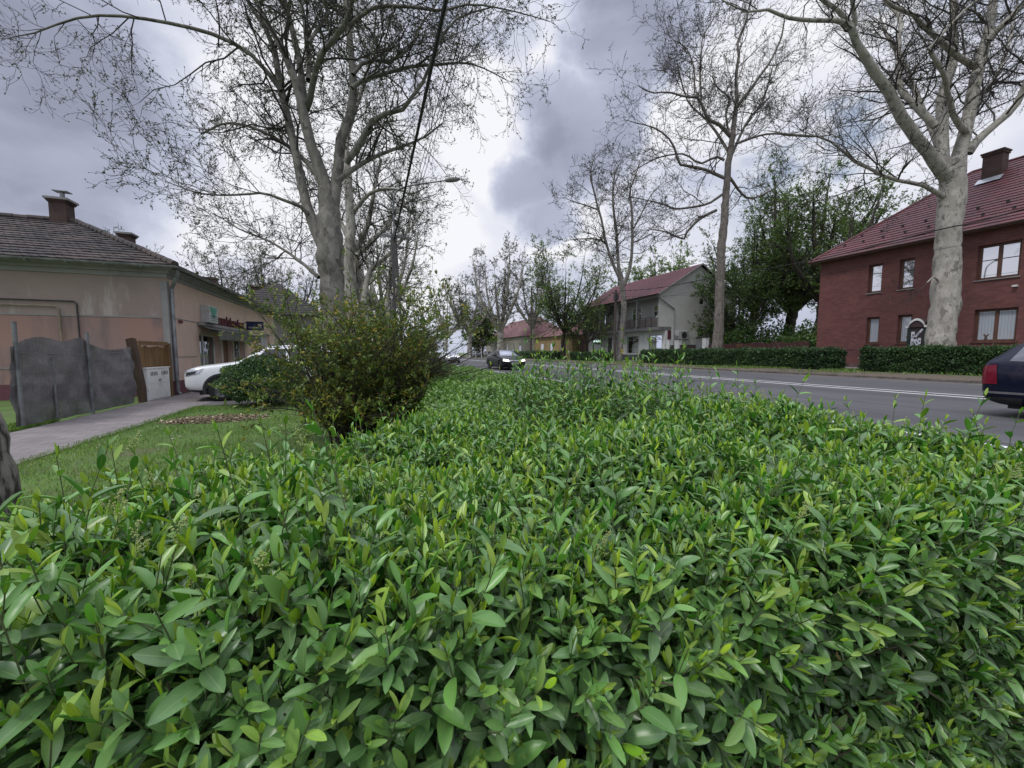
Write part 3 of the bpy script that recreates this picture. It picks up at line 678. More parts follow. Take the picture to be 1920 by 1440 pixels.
def round_bush(name, label, c, rx, ry, rz, seed, leaf, n, size, tint, tvar):
    rng = np.random.default_rng(seed); t = thing(name, label, 'bush', (c[0], c[1], 0))
    v = unit(rng.standard_normal((n, 3))); v[:, 2] = np.where(v[:, 2] < -.8, -v[:, 2], v[:, 2])
    lump = 1+.10*np.sin(v[:, 0]*5+1)*np.cos(v[:, 1]*6)+.08*np.sin(v[:, 2]*9+v[:, 0]*4)
    rad = lump*(1-.45*rng.random(n)**1.7)
    pos = np.array([c[0], c[1], rz*.52])+v*rad[:, None]*np.array([rx, ry, rz*.52]); pos[:, 2] = np.maximum(pos[:, 2], .04)
    d = unit(v*.6+np.array([0, 0, .3])+.8*rng.standard_normal((n, 3))); nr = unit(v+.7*rng.standard_normal((n, 3))); ln = size*(.6+.8*rng.random(n))
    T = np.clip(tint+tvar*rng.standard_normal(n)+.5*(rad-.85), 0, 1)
    st = []
    for k in range(24):
        e = np.array([c[0], c[1], rz*.5])+unit(rng.standard_normal(3)*np.array([1, 1, .8])+np.array([0, 0, .5]))*np.array([rx, ry, rz*.5])*.8
        b = np.array([c[0]+.15*rng.standard_normal(), c[1]+.15*rng.standard_normal(), 0]); st.append(np.stack([b, (b+e)/2+np.array([0, 0, .1]), e]))
    V, Q = tubes(np.array(st), np.array([[.014, .009, .004]]).repeat(24, 0), 5)
    np_mesh('foliage', [leaf_mesh(pos, d, nr, ln, ln*.55, T, 'lo')], M[leaf], t); np_mesh('stems', [(V, Q, 0, None, None)], M['dark_bark'], t)
b0 = at_d(482, 700, 10.6)
round_bush('dark_bush', 'rounded dark green bush on the lawn hiding the rear of the white car', (b0[0]+.1, b0[1]+.35), 1.05, .9, 1.25, 21, 'dark_leaf', 26000, .055, .5, .2)

def big_shrub():
    rng = np.random.default_rng(5)
    b = at_d(676, 800, 6.6); bx, by = b[0], b[1]
    t = thing('flowering_shrub', 'large sprawling yellow-green shrub with faded yellow blossom beside the foreground hedge', 'shrub', (bx, by, 0))
    n = 120; ang = rng.random(n)*2*math.pi; lean = np.minimum(np.abs(rng.standard_normal(n))*.36+.12, .75)
    # long arching stems lean out to the right, as in the photo
    ex = np.cos(ang)*lean; ey = np.sin(ang)*lean; ln = 2.2*(.72+.5*rng.random(n))
    P = []; 
    for k in range(n):
        p = np.array([bx+.22*rng.standard_normal(), by+.2*rng.standard_normal(), 0.]); d = unit(np.array([ex[k], ey[k], 1.0])); pts = [p]
        for j in range(8):
            d = unit(d+np.array([ex[k]*.13, ey[k]*.13, -.055])+.07*rng.standard_normal(3)); p = p+d*ln[k]/8; pts.append(p)
        P.append(pts)
    P = np.array(P); R = np.linspace(.014, .005, 9)[None].repeat(n, 0)
    rside = RT*np.array([1, 1, 0])
    c0 = np.array([bx, by, 0]); P = c0+(P-c0)*np.array([.90, .82, 1.]); P += rside[None, None]*(.30*np.linspace(0, 1, 9)**2)[None, :, None]
    ch = []
    V, Q = tubes(P, R, 5); ch.append((V, Q, 0, None, None))
    P1, R1 = spawn(rng, P, R, .095, .48, 42, 6, start=.12, wiggle=.18, trop=.10, rscale=.6, taper=.4); V, Q = tubes(P1, np.maximum(R1, .0022), 4); ch.append((V, Q, 0, None, None))
    P2, R2 = spawn(rng, P1, R1, .10, .22, 40, 4, start=.15, wiggle=.2, trop=.12, rscale=.6, taper=.4); k2 = ~((((P2[:, 0]-c0)@RT) > 1.3) & (P2[:, 0, 2] < 1.6)); P2 = P2[k2]; R2 = R2[k2]; V, Q = tubes(P2, np.maximum(R2, .0014), 3); ch.append((V, Q, 0, None, None))
    np_mesh('stems', ch, M['dark_bark'], t)
    B = len(P2); m_ = 9; f = rng.random((B, m_)); ff = f*3; i = np.minimum(ff.astype(int), 2); w = (ff-i)[..., None]; bi = np.arange(B)[:, None]
    pos = (P2[bi, i]*(1-w)+P2[bi, i+1]*w).reshape(-1, 3); tan = unit(P2[bi, i+1]-P2[bi, i]).reshape(-1, 3); lat = (pos-c0)@RT; k = (pos[:, 2] > .05) & ~((lat > 1.15+.25*rng.random(len(pos))) & (pos[:, 2] < 1.45+.35*rng.random(len(pos)))); pos = pos[k]; tan = tan[k]; m = len(pos)
    d = unit(tan*.8+.7*rng.standard_normal((m, 3))); nr = unit(np.array([0, 0, 1.])+.6*rng.standard_normal((m, 3))); lf = .056*(.6+.8*rng.random(m))
    T = np.clip(.30+.14*rng.standard_normal(m)+.10*np.sin(pos[:, 0]*4)*np.cos(pos[:, 2]*5), 0, .66)
    old = rng.random(m) < .10+.10*np.clip(np.sin(pos[:, 0]*3.1+pos[:, 2]*4.2), 0, 1); T[old] = .72+.28*rng.random(old.sum())
    np_mesh('foliage', [leaf_mesh(pos, d, nr, lf, lf*.42, T, 'lo')], M['shrub_leaf'], t)
big_shrub()

def grass():
    rng = np.random.default_rng(3); n = 120000
    u = rng.random((n, 2)); x = -4.3+6.8*u[:, 0]; y = 1.0+13.0*u[:, 1]**1.25
    clump = np.sin(x*3.1+y*1.7)*np.sin(y*2.9-x*1.1)
    patch = at_d(405, 789, 8.6)
    keep = (rng.random(n) < .75+.3*clump) & (((x-patch[0])/.95)**2+((y-patch[1])/.42)**2 > 1+.3*rng.standard_normal(n)) & ((y < 12.9) | (x < -9))
    # worn soil under the shrub
    bare = np.hypot(x-at_d(690, 800, 6.6)[0], y-at_d(690, 800, 6.6)[1]) < 1.15+.25*rng.standard_normal(n); keep &= ~(bare & (rng.random(n) < .8))
    x = x[keep]; y = y[keep]; m = len(x)
    edge = (rng.random(m) < .5) & (x < -4.15); x[edge] += .1; q_ = rng.random(m) < .10; x[q_] = -4.28+.07*rng.standard_normal(q_.sum())
    z = np.where(x > 0, .08*x/2.6, 0)
    d = unit(np.column_stack([.55*rng.standard_normal((m, 2)), np.ones(m)])); ln = (.030+.045*rng.random(m))*(1+.25*clump[keep])
    T = np.clip(.5+.2*rng.standard_normal(m)+.2*np.sin(x*1.3)*np.cos(y*.9), 0, 1)
    M['grass_blade'] = leafmat('grass_blade', [(0, (.075, .16, .014)), (.5, (.13, .26, .022)), (.85, (.20, .31, .034)), (1, (.26, .24, .10))], .55, .25)
    a = rng.random(m)*6.28; nr = np.column_stack([np.cos(a), np.sin(a), np.zeros(m)])
    tag(np_mesh('grass', [leaf_mesh(np.column_stack([x, y, z]), d, nr, ln, np.full(m, .0075), T, 'lo')], M['grass_blade']), 'short mown green grass between the path and the hedge', 'grass', kind='stuff')
    # strip at the foot of the mesh fence, and the verge across the road
    n = 9000; x = -6.12-.55*rng.random(n)**2; y = 6+5.0*rng.random(n); x2 = 23.6+2.6*rng.random(16000); y2 = 8+46*rng.random(16000)
    k2 = np.sin(x2*2+y2*.7)+.8*np.sin(y2*.37)+.5*rng.standard_normal(16000) > .5
    k2 |= (y2 > 13.9) & (y2 < 15.9) & (x2 > 24.4)
    x = np.concatenate([x, x2[k2]]); y = np.concatenate([y, y2[k2]]); z = np.where(x > 0, np.interp(x, [23.45, 25, 27], [.30, .42, .44]), 0.); m = len(x)
    sc = np.where(x > 0, 1.8, 1.); d = unit(np.column_stack([.5*rng.standard_normal((m, 2)), np.ones(m)])); a = rng.random(m)*6.28
    tag(np_mesh('verge_grass', [leaf_mesh(np.column_stack([x, y, z]), d, np.column_stack([np.cos(a), np.sin(a), 0*a]), (.05+.05*rng.random(m))*sc, .011*sc*2, np.clip(.5+.25*rng.standard_normal(m), 0, 1), 'lo')], M['grass_blade']), 'patchy grass on the far verge and at the foot of the fence', 'grass', kind='stuff')
    # heap of wood chips
    n = 2600; r = np.sqrt(rng.random(n)); a = rng.random(n)*6.28; x = patch[0]+1.0*r*np.cos(a)+.06*rng.standard_normal(n); y = patch[1]+.46*r*np.sin(a)+.04*rng.standard_normal(n)
    z = .012+.085*(1-r**2)*(.4+.6*rng.random(n)); d = unit(rng.standard_normal((n, 3))*np.array([1, 1, .35])); nr = unit(np.array([0, 0, 1.])+.5*rng.standard_normal((n, 3))); ln = .03+.06*rng.random(n)
    V, Q, _, T, uv = leaf_mesh(np.column_stack([x, y, z]), d, nr, ln, ln*.35, rng.random(n), 'lo')
    mc = leafmat('wood_chip', [(0, (.085, .06, .035)), (.5, (.19, .14, .08)), (1, (.46, .39, .27))], .9, 0)
    tag(np_mesh('wood_chips', [(V, Q, 0, T, uv)], mc), 'scattered patch of pale wood chips left on the lawn', 'wood chips', kind='stuff')
    hp = MB(); k = 20
    hp.add([(patch[0], patch[1], .06)]+[(patch[0]+1.05*math.cos(i*6.283/k), patch[1]+.5*math.sin(i*6.283/k), -.01) for i in range(k)], [(0, i+1, (i+1) % k+1) for i in range(k)])
    tag(hp.build('soil_patch', mat('soil', (.07, .05, .038), (.11, .085, .06), 9, .95, .5), smooth=True), kind='structure')
    n = 190; mb = MB()
    for i in range(n):
        x = rng.uniform(-4.1, -1.0); y = rng.uniform(2.5, 10); s = rng.uniform(.012, .035); a = rng.random()*3.14
        c, q = math.cos(a)*s, math.sin(a)*s
        mb.add([(x-c, y-q, .035), (x+q*.4, y-c*.4, .045), (x+c, y+q, .04), (x-q*.4, y+c*.4, .05)], [(0, 1, 2, 3)])
    tag(mb.build('litter', mat('litter_paper', (.16, .11, .07), (.50, .46, .40), 2.2, .8, lo=.55, hi=.62)), 'small pale scraps of litter and bark on the lawn', 'litter', kind='stuff')
grass()

# ------------------------------------------------------------------ trees
def X(ox, oy, s, pts):
    """photo coordinates read in an enlarged crop"""
    return [(ox+x*s, oy+y*s, r) for x, y, r in pts]
SP_BIG = [dict(spacing=.31, length=2.75, ang=54, n=7, start=.0, wiggle=.24, trop=.05, rscale=.42, taper=.3, rmax=.045),
          dict(spacing=.235, length=1.25, ang=48, n=7, start=.12, wiggle=.27, trop=.02, rscale=.6, taper=.35, rmax=.016),
          dict(spacing=.14, length=.44, ang=42, n=4, start=.1, wiggle=.28, trop=.04, rscale=.6, taper=.5, rmax=.006)]
def scaled(sp, f, ln=1.0, **kw):
    out = []
    for s in sp:
        s = dict(s); s['spacing'] *= f; s['length'] *= ln; s.update(kw); out.append(s)
    return out

def left_plane():
    Z = 14.2; c2 = lambda p: X(360, 0, .29167, p); c3 = lambda p: X(440, 300, .22917, p); c1 = lambda p: X(0, 0, .29167, p)
    base = at_d(627, 738, Z); base[2] = 0
    tr = limb_px([(630, 745, 30), (627, 650, 24), (622, 540, 21), (620, 490, 24), (619, 440, 23), (617, 390, 18), (611, 345, 12)], Z)
    L = [(tr[0], tr[1], None)]
    def add(pts, z1, st=.25, ext=0.): p, r = limb_px(pts, Z, Z+z1, .95, ext); L.append((p, r, st))
    add([(611, 478, 10), (590, 430, 11), (575, 385, 9.5), (561, 321, 8.5), (550, 262, 7.5), (535, 204, 7), (526, 166, 6.2), (515, 100, 5.2), (502, 60, 4.5), (470, 10, 3.5)], 1.2, .3, 3)
    add([(527, 170, 4.8), (517, 155, 4.5), (485, 117, 4.2), (456, 90, 4), (418, 73, 3.8), (379, 58, 3.5), (321, 44, 3.2), (248, 32, 2.8), (190, 28, 2.4), (131, 38, 1.9), (70, 60, 1.4), (20, 70, .9)], -1.5, .08)
    add([(613, 360, 13), (605, 330, 12), (590, 292, 10.5), (576, 248, 9.5), (564, 190, 8), (550, 140, 7), (535, 102, 6), (515, 67, 5), (488, 20, 4.2), (475, -10, 3.6)], -1.0, .4, 3.5)
    add([(573, 205, 6.5), (564, 131, 6), (552, 73, 5.5), (541, 29, 5), (528, -15, 4.2)], 1.4, .2, 3.5)
    add([(622, 400, 14), (629, 350, 11), (634, 300, 9.5), (638, 260, 9), (655, 219, 8), (662, 175, 7.5), (660, 117, 6.5), (655, 58, 6), (646, -10, 5)], .6, .4, 3.5)
    add([(570, 215, 6), (580, 190, 6), (588, 150, 5.8), (602, 102, 5.5), (628, 70, 5), (652, 35, 4.6), (661, -12, 4)], -2.2, .2, 3)
    add([(578, 150, 5), (579, 110, 4.6), (573, 60, 4), (566, 10, 3.4), (560, -20, 3)], 2.0, .2, 3)
    add([(579, 80, 3.5), (595, 55, 3.2), (611, 30, 3), (624, -8, 2.4)], 1.5, .1, 2.5)
    add([(648, 305, 7), (663, 286, 6.5), (684, 254, 6), (695, 228, 5.4), (733, 210, 4.6), (762, 201, 4), (775, 175, 3.5), (797, 146, 3.2), (815, 96, 2.8), (838, 52, 2.4), (870, 29, 1.9), (920, 14, 1.3)], -1.2, .12)
    add([(660, 165, 4.5), (680, 150, 4.2), (710, 140, 3.8), (768, 125, 3.2), (812, 122, 2.7), (856, 117, 2), (900, 125, 1.4), (950, 150, .9)], 1.0, .1)
    add([(662, 140, 4), (687, 111, 3.8), (719, 117, 3.5), (754, 102, 3), (777, 80, 2.6), (786, 52, 2.2), (805, 25, 1.8), (830, -10, 1.4)], 2.2, .1, 1.5)
    add([(655, 48, 4.2), (681, 26, 3.8), (710, 12, 3.5), (768, 12, 3), (827, 20, 2.4), (880, 8, 1.8), (960, 20, 1.2), (1030, 40, .8)], -1.8, .08)
    add([(576, 400, 4.5), (561, 385, 3.6), (532, 376, 3), (493, 362, 2.4), (440, 366, 1.9), (373, 362, 1.4), (310, 340, .9)], -2.0, .1)
    add([(598, 520, 4), (573, 499, 3.2), (541, 474, 2.6), (500, 450, 2), (450, 430, 1.5), (400, 400, .9)], 2.0, .1)
    add([(612, 345, 6), (560, 290, 4), (500, 250, 3), (430, 230, 2.2), (380, 250, 1.4)], 3.2, .2)
    add([(630, 340, 6), (690, 300, 4), (740, 280, 3), (790, 260, 2.2), (830, 230, 1.2)], 3.0, .2)
    tree('plane_tree', 'huge many-limbed plane tree with mottled grey bark behind the yellow-green shrub', 'tree', base, L, 31, None, 'plane_bark', spec=SP_BIG,
         leaves=dict(n=4, len=.066, wr=.55, tint=.35, tvar=.25, along=.7, keep=.75, rmin=.0048))
left_plane()

def left_second():
    Z = 26.0
    base = at_d(668, 712, Z); base[2] = 0; L = []
    def add(pts, z1, st, ext=0., z0=0.): p, r = limb_px(pts, Z+z0, Z+z1, 1, ext); L.append((p, r, st))
    add([(668, 712, 17), (662, 640, 13), (657, 560, 11), (653, 495, 10), (657, 449, 9), (657, 405, 8), (653, 346, 7), (651, 300, 6)], 0, None)
    add([(652, 320, 5), (650, 260, 4.5), (668, 200, 4), (690, 130, 3.2), (700, 70, 2.4)], 1, .1, 2)
    add([(657, 405, 4.5), (671, 385, 4), (692, 364, 3.6), (715, 355, 3), (745, 355, 2.4), (772, 364, 1.8), (800, 350, 1)], -1, .1)
    add([(680, 700, 11), (681, 600, 9), (680, 563, 8), (671, 517, 7), (668, 470, 6), (690, 420, 4.6), (700, 360, 3), (715, 300, 2)], 2, .35)
    add([(682, 570, 6), (692, 511, 5), (715, 490, 4), (733, 474, 3.4), (760, 440, 2.6), (790, 400, 1.6)], 1, .15)
    add([(655, 450, 5), (620, 380, 3.5), (590, 330, 2.5), (560, 300, 1.5)], 2.5, .2)
    add([(668, 480, 5), (720, 430, 4), (750, 390, 3), (780, 370, 2)], 4, .2)
    tree('plane_tree', 'pale slimmer plane tree standing close behind the huge near plane tree', 'tree', base, L, 32, 'plane trees along the near verge', 'plane_bark_pale',
         spec=scaled(SP_BIG, 1.15, 1.15), leaves=dict(n=3, len=.10, wr=.55, tint=.4, tvar=.25, keep=.8, rmin=.006))
left_second()

def right_plane():
    Z = 19.9; rs = .73; q5 = lambda p: X(1440, 0, .25, p)
    base = at_d(1765, 672, Z); base[2] = .42; L = []
    def add(pts, z1, st, ext=0., off=0.): p, r = limb_px(pts, Z+off, Z+off+z1, rs, ext); L.append((p, r, st))
    add([(1758, 690, 36), (1760, 655, 28), (1763, 625, 27), (1771, 580, 28.5), (1775, 520, 26), (1777, 470, 25), (1780, 420, 25), (1785, 372, 26), (1786, 330, 25), (1786, 300, 20)], 0, None)
    add(q5([(1370, 1340, 19), (1270, 1240, 14), (1150, 1080, 13), (1000, 870, 12.5), (900, 680, 11.5), (780, 520, 10), (680, 350, 8.5), (630, 210, 7.5)]), -2.2, .45)
    add(q5([(640, 230, 6.5), (560, 165, 6), (400, 150, 5), (250, 150, 4.6), (110, 120, 4.2), (0, 70, 3.6)])+[(1432, 19, 3.2), (1396, 21, 2.4), (1369, 8, 1.8), (1340, -8, 1.2)], -1.0, .1, 0., -2.1)
    add(q5([(640, 215, 6), (560, 110, 5.5), (450, 20, 5), (380, -30, 4.4)]), -.4, .1, 2.5, -2.1)
    add(q5([(655, 200, 5), (650, 100, 4.6), (625, -20, 4)]), -.4, .1, 2.5, -2.1)
    add(q5([(1345, 1330, 16), (1310, 1180, 13), (1305, 1000, 12.5), (1310, 850, 11.5), (1318, 650, 10.5), (1380, 540, 9.5), (1390, 250, 8.5), (1400, -20, 7)]), 1.5, .4, 4)
    add(q5([(1260, 950, 9), (1150, 830, 8), (1040, 730, 7.5), (985, 640, 6.5), (978, 500, 5.5), (980, 300, 5), (1000, 150, 4.2), (930, 60, 3.4), (850, -20, 2.6)]), 2.2, .15, 2)
    add(q5([(1420, 1300, 17), (1440, 1150, 14), (1470, 1040, 13), (1510, 850, 12.5), (1540, 650, 12), (1580, 480, 11.5), (1640, 300, 10.5), (1680, 120, 9.5), (1690, -20, 8)]), .5, .45, 4)
    add(q5([(1560, 500, 8), (1420, 420, 7), (1300, 310, 6.4), (1180, 210, 5.8), (1090, 110, 5), (960, 60, 4), (860, -20, 3)]), -2.4, .1, 2)
    add(q5([(1660, 300, 9), (1720, 220, 8), (1800, 150, 7), (1920, 20, 6), (1980, -40, 5)]), -1, .1, 3)
    add(q5([(1500, 1150, 11), (1600, 1020, 9), (1750, 900, 8), (1870, 780, 7.5), (1920, 660, 7), (1990, 500, 5.5), (2060, 380, 4)]), -1.5, .2, 2)
    add(q5([(1490, 1000, 7.5), (1400, 880, 6.5), (1350, 700, 5.8), (1325, 570, 5.4), (1220, 390, 5)]), -2.6, .2)
    add(q5([(1200, 370, 3.5), (1350, 210, 3.2), (1460, 90, 2.8), (1580, -10, 2.2)]), -.6, .1, 1.5, -2.5)
    add([(1775, 372, 7), (1759, 363, 6), (1739, 349, 5.2), (1712, 343, 4.8), (1686, 339, 4.4), (1649, 326, 4), (1604, 303, 3.4), (1572, 276, 2.9), (1540, 257, 2.3), (1490, 252, 1.8), (1440, 245, 1.2)], -1.5, .25)
    add([(1790, 330, 9), (1830, 200, 6), (1880, 120, 4.5), (1900, 40, 3.4)], 4, .25, 2)
    add([(1782, 330, 9), (1740, 230, 6), (1700, 130, 4.5), (1660, 60, 3.4)], 4.2, .25, 2)
    add([(1770, 540, 3), (1752, 520, 2), (1738, 530, 1.2)], -.5, .3)
    sp = scaled(SP_BIG, 1.25, 1.2); sp[2]['spacing'] = .17
    tree('plane_tree', 'thick pale plane tree leaning across the front of the red brick building', 'tree', base, L, 33, 'plane trees along the far verge', 'plane_bark_pale',
         spec=sp, leaves=dict(n=2, len=.075, wr=.5, tint=.3, tvar=.25, keep=.55, rmin=.006))
right_plane()

def right_scarred():
    Z = 32.8; rs = .70; a = lambda p: X(1140, 0, .20833, p); b = lambda p: X(1000, 200, .20833, p)
    base = at_d(1345, 682, Z); base[2] = .42; L = []
    def add(pts, z1, st, ext=0., off=0.): p, r = limb_px(pts, Z+off, Z+off+z1, rs, ext); L.append((p, r, st))
    add([(1343, 690, 17), (1345, 655, 13), (1348, 600, 12), (1350, 540, 11)]+b([(1690, 1300, 10.5), (1720, 1000, 9.5), (1735, 750, 8.5), (1752, 550, 8)])+[(1369, 283, 7.5), (1373, 255, 7)], 0, None)
    add(a([(1120, 1250, 7), (1140, 1050, 5.4), (1160, 900, 5), (1152, 700, 3.8), (1180, 500, 3.4), (1170, 380, 3), (1240, 200, 2.6), (1290, 0, 2), (1300, -100, 1.4)]), 1, .15, 2)
    add(a([(1165, 960, 4), (1220, 880, 3.7), (1370, 680, 3.4), (1480, 520, 2.6), (1570, 300, 2.1), (1590, 150, 1.6), (1640, 60, 1)]), -1.5, .15)
    add(a([(1110, 1230, 6), (1000, 1120, 4.8), (900, 1070, 4.2), (850, 950, 3.6), (820, 880, 3.2), (700, 870, 2.6), (550, 830, 2.2), (380, 830, 1.7), (270, 770, 1)]), -1.5, .2)
    add(a([(840, 900, 2.8), (830, 700, 2.4), (840, 500, 2.1), (850, 350, 1.8), (900, 250, 1.3), (980, 120, .9)]), 1, .1)
    add(a([(780, 830, 2.3), (770, 600, 2), (700, 430, 1.6), (560, 330, 1.2), (500, 150, .8)]), .5, .1)
    add(a([(1090, 1220, 3), (1060, 1000, 2.4), (1110, 900, 2), (980, 780, 1.6), (940, 680, 1)]), -1, .2)
    add(b([(1715, 640, 4.6), (1560, 570, 4), (1440, 540, 3.7), (1310, 515, 3.3), (1290, 420, 3), (1250, 330, 2.6), (1170, 240, 2.3), (1070, 185, 1.9), (950, 150, 1.4), (840, 120, .9)]), -1.5, .12)
    add(b([(1720, 480, 3.6), (1640, 450, 3.1), (1520, 510, 2.8), (1440, 480, 2.5), (1350, 425, 2.2), (1150, 450, 1.9), (1000, 520, 1.5), (880, 600, .9)]), 1.5, .12)
    add(b([(1700, 790, 3.6), (1550, 880, 3.1), (1280, 920, 2.5), (1180, 880, 2), (1050, 850, 1.6), (870, 810, 1)]), -.5, .12)
    add(b([(1650, 930, 4), (1500, 1010, 3.6), (1380, 1130, 3.1), (1350, 1190, 2.7), (1200, 1130, 2.1), (1050, 1100, 1.3)]), 1, .12)
    add(a([(1160, 1290, 3.2), (1330, 1230, 2.7), (1480, 1200, 2.4), (1660, 1220, 2), (1900, 1230, 1.4), (2050, 1200, .9)]), -.5, .1)
    add([(1366, 330, 4), (1400, 370, 2.6), (1440, 360, 2), (1480, 330, 1.2)], 2, .15)
    add([(1372, 290, 4), (1400, 230, 3), (1430, 190, 2.2), (1450, 120, 1.4)], 3.5, .15)
    add([(1370, 290, 4), (1330, 230, 3), (1290, 190, 2.2), (1270, 120, 1.4)], 3.5, .15)
    sp = scaled(SP_BIG, 1.6, 1.45); sp[2]['spacing'] = .25
    t = tree('plane_tree', 'tall crooked plane tree with a scarred flaking trunk beside the grey balcony house', 'tree', base, L, 34, 'plane trees along the far verge', 'flaky_bark',
             spec=sp, leaves=dict(n=3, len=.11, wr=.5, tint=.3, tvar=.25, keep=.7, rmin=.0095))
right_scarred()

def right_slender():
    Z = 44.5; b = lambda p: X(1000, 200, .20833, p)
    base = at_d(1161, 680, Z); base[2] = .40; L = []
    def add(pts, z1, st, ext=0.): p, r = limb_px(pts, Z, Z+z1, .72, ext); L.append((p, r, st))
    add([(1160, 684, 9), (1164, 640, 7.5), (1170, 580, 7), (1166, 535, 6.5), (1163, 510, 5)], 0, None)
    add([(1166, 530, 4.5)]+b([(710, 1400, 3.6), (650, 1200, 3.2), (620, 1050, 2.9), (560, 820, 2.3), (515, 620, 1.7), (540, 480, .9)]), -1.5, .2)
    add([(1165, 530, 4.6)]+b([(765, 1400, 3.8), (745, 1100, 3.4), (715, 850, 2.6), (730, 620, 1.8), (800, 480, .9)]), 1.5, .2)
    add([(1170, 535, 5)]+b([(880, 1400, 3.8), (890, 1000, 3.2), (870, 750, 2.4), (930, 600, 1.7), (960, 480, .9)]), 0, .2)
    add(b([(590, 930, 2), (480, 890, 1.7), (380, 860, 1.3), (300, 830, .7)]), -1, .1)
    add(b([(655, 1220, 2), (560, 1190, 1.7), (420, 1190, 1.3), (310, 1200, .7)]), -1, .1)
    add(b([(890, 1120, 2), (990, 930, 1.7), (1070, 780, 1.2), (1150, 700, .7)]), 1.5, .1)
    add(b([(885, 1230, 2), (1000, 1180, 1.5), (1080, 1130, .8)]), 1.5, .1)
    sp = scaled(SP_BIG, 1.7, 1.25); sp[2]['spacing'] = .22
    tree('plane_tree', 'slender bare tree dividing into three upright stems before the grey balcony house', 'tree', base, L, 35, 'plane trees along the far verge', 'slender_bark',
         spec=sp, leaves=dict(n=3, len=.13, wr=.45, tint=.35, tvar=.25, keep=.8, rmin=.013))
right_slender()

def edge_trunk():
    base = at_d(-22, 960, 3.5); base[2] = 0
    L = [(np.array([base+np.array([0, 0, -.05]), base+np.array([-.01, .02, .45]), base+np.array([-.07, .05, 1.0]), base+np.array([-.22, .10, 1.9]), base+np.array([-.5, .2, 3.2]), base+np.array([-.75, .3, 4.6])]), np.array([.19, .16, .15, .135, .12, .09]), None)]
    for k, (dx, dy) in enumerate(((-1.2, .5), (-.2, 1.1), (-1.0, -.8))):
        p0 = base+np.array([-.7, .28, 4.3]); L.append((np.array([p0, p0+np.array([dx*.5, dy*.5, .8]), p0+np.array([dx, dy, 2.2])]), np.array([.06, .045, .02]), .2))
    tree('street_tree', 'dark rough-barked trunk at the left edge beside the paved path', 'tree', base, L, 36, None, 'furrowed_bark', spec=scaled(SP_BIG, 1.5, .6), leaves=dict(n=3, len=.06, tint=.5, rmin=.004))
edge_trunk()

def auto_limbs(rng, base, h, trunk_r, n, spread, fork=.3, lean=(0, 0), low=.0):
    """limbs for a tree that is seen only as a crown: a trunk, then n ascending limbs"""
    top = base+np.array([lean[0], lean[1], h*fork]); mid = (base+top)/2+.05*h*np.array([rng.standard_normal()*.3, rng.standard_normal()*.3, 0])
    L = [(np.array([base+np.array([0, 0, -.2]), mid, top]), np.array([trunk_r*1.25, trunk_r, trunk_r*.85]), None)]
    for k in range(n):
        a = 2*math.pi*k/n+rng.uniform(-.4, .4); s = spread*rng.uniform(.35, 1.0); f = rng.uniform(.75, 1.0); hh = h*rng.uniform(.72, 1.0)*(1-.22*(s/spread)**2)
        p0 = mid+(top-mid)*f
        e = base+np.array([lean[0]*1.5+math.cos(a)*s, lean[1]*1.5+math.sin(a)*s, hh]); m = p0*.5+e*.5+np.array([math.cos(a)*s*.22, math.sin(a)*s*.22, rng.uniform(-.05, .05)*h])
        L.append((np.array([p0, m, e]), trunk_r*np.array([.55, .36, .08]), .12))
    return L

SP_LEAFY = [dict(spacing=.48, length=3.1, ang=48, n=6, start=.0, wiggle=.2, trop=.06, rscale=.45, taper=.3, rmax=.06),
            dict(spacing=.34, length=1.35, ang=45, n=5, start=.1, wiggle=.22, trop=.03, rscale=.6, taper=.35, rmax=.02),
            dict(spacing=.24, length=.65, ang=45, n=3, start=.1, wiggle=.22, trop=.0, rscale=.6, taper=.5, rmax=.01)]
def leafy(label, base, h, r, n, spread, seed, lf, fork=.3, lean=(0, 0), f=1.0, bark='dark_bark', group=None, name='leafy_tree', leaf='tree_leaf', ln=1.0):
    rng = np.random.default_rng(seed); base = np.array(base, float)
    return tree(name, label, 'tree', base, auto_limbs(rng, base, h, r, n, spread, fork, lean), seed+1, group, bark, spec=scaled(SP_LEAFY, f, ln), leaves=lf, leaf=leaf, nl=10)
G = 'leafy trees behind the far verge'
LF = dict(n=8, len=.18, wr=.6, tint=.42, tvar=.2, clump=.3, along=.5, rmin=.012)
def ground_at(px, Z, z=.4):
    p = at_d(px, 661, Z); p[2] = z; return p
leafy('broad green tree whose dark trunk forks in a wide V left of the red building', ground_at(1483, 47), 22.5, .60, 11, 8.5, 41, dict(LF, tint=.58, keep=.75), .27, (0, 0), 1.0, group=G)
leafy('dark green tree with a leaning trunk right beside the red building corner', ground_at(1515, 40), 19, .5, 9, 7, 42, dict(LF, tint=.55, keep=.75), .34, (1.8, 0), 1.1, group=G)
leafy('olive brown-green tree rising directly behind the scarred trunk', ground_at(1410, 50), 21, .4, 9, 5.5, 43, dict(LF, tint=.44, tvar=.22, keep=.7), .3, (0, 0), 1.15, group=G)
leafy('thin dark tree standing in the garden right of the grey gable', ground_at(1388, 45), 11.5, .25, 8, 4.2, 44, dict(LF, tint=.30), .25, (0, 0), 1.0, group=G)
leafy('pale fresh-green tree showing behind the red roof hip', ground_at(1610, 52), 19.5, .45, 9, 7.5, 45, dict(LF, tint=.66, keep=.8), .3, (0, 0), 1.2, group=G)
leafy('light green tree rising behind the grey house roof ridge', ground_at(1235, 70), 19, .4, 9, 7, 46, dict(LF, len=.27, tint=.66, keep=.8), .3, (0, 0), 1.35, group=G)
leafy('sparse light green tree behind the roof at the far end of the balcony house', ground_at(1175, 78), 19, .4, 8, 6.5, 47, dict(LF, len=.27, tint=.64, keep=.7), .3, (0, 0), 1.5, group=G)
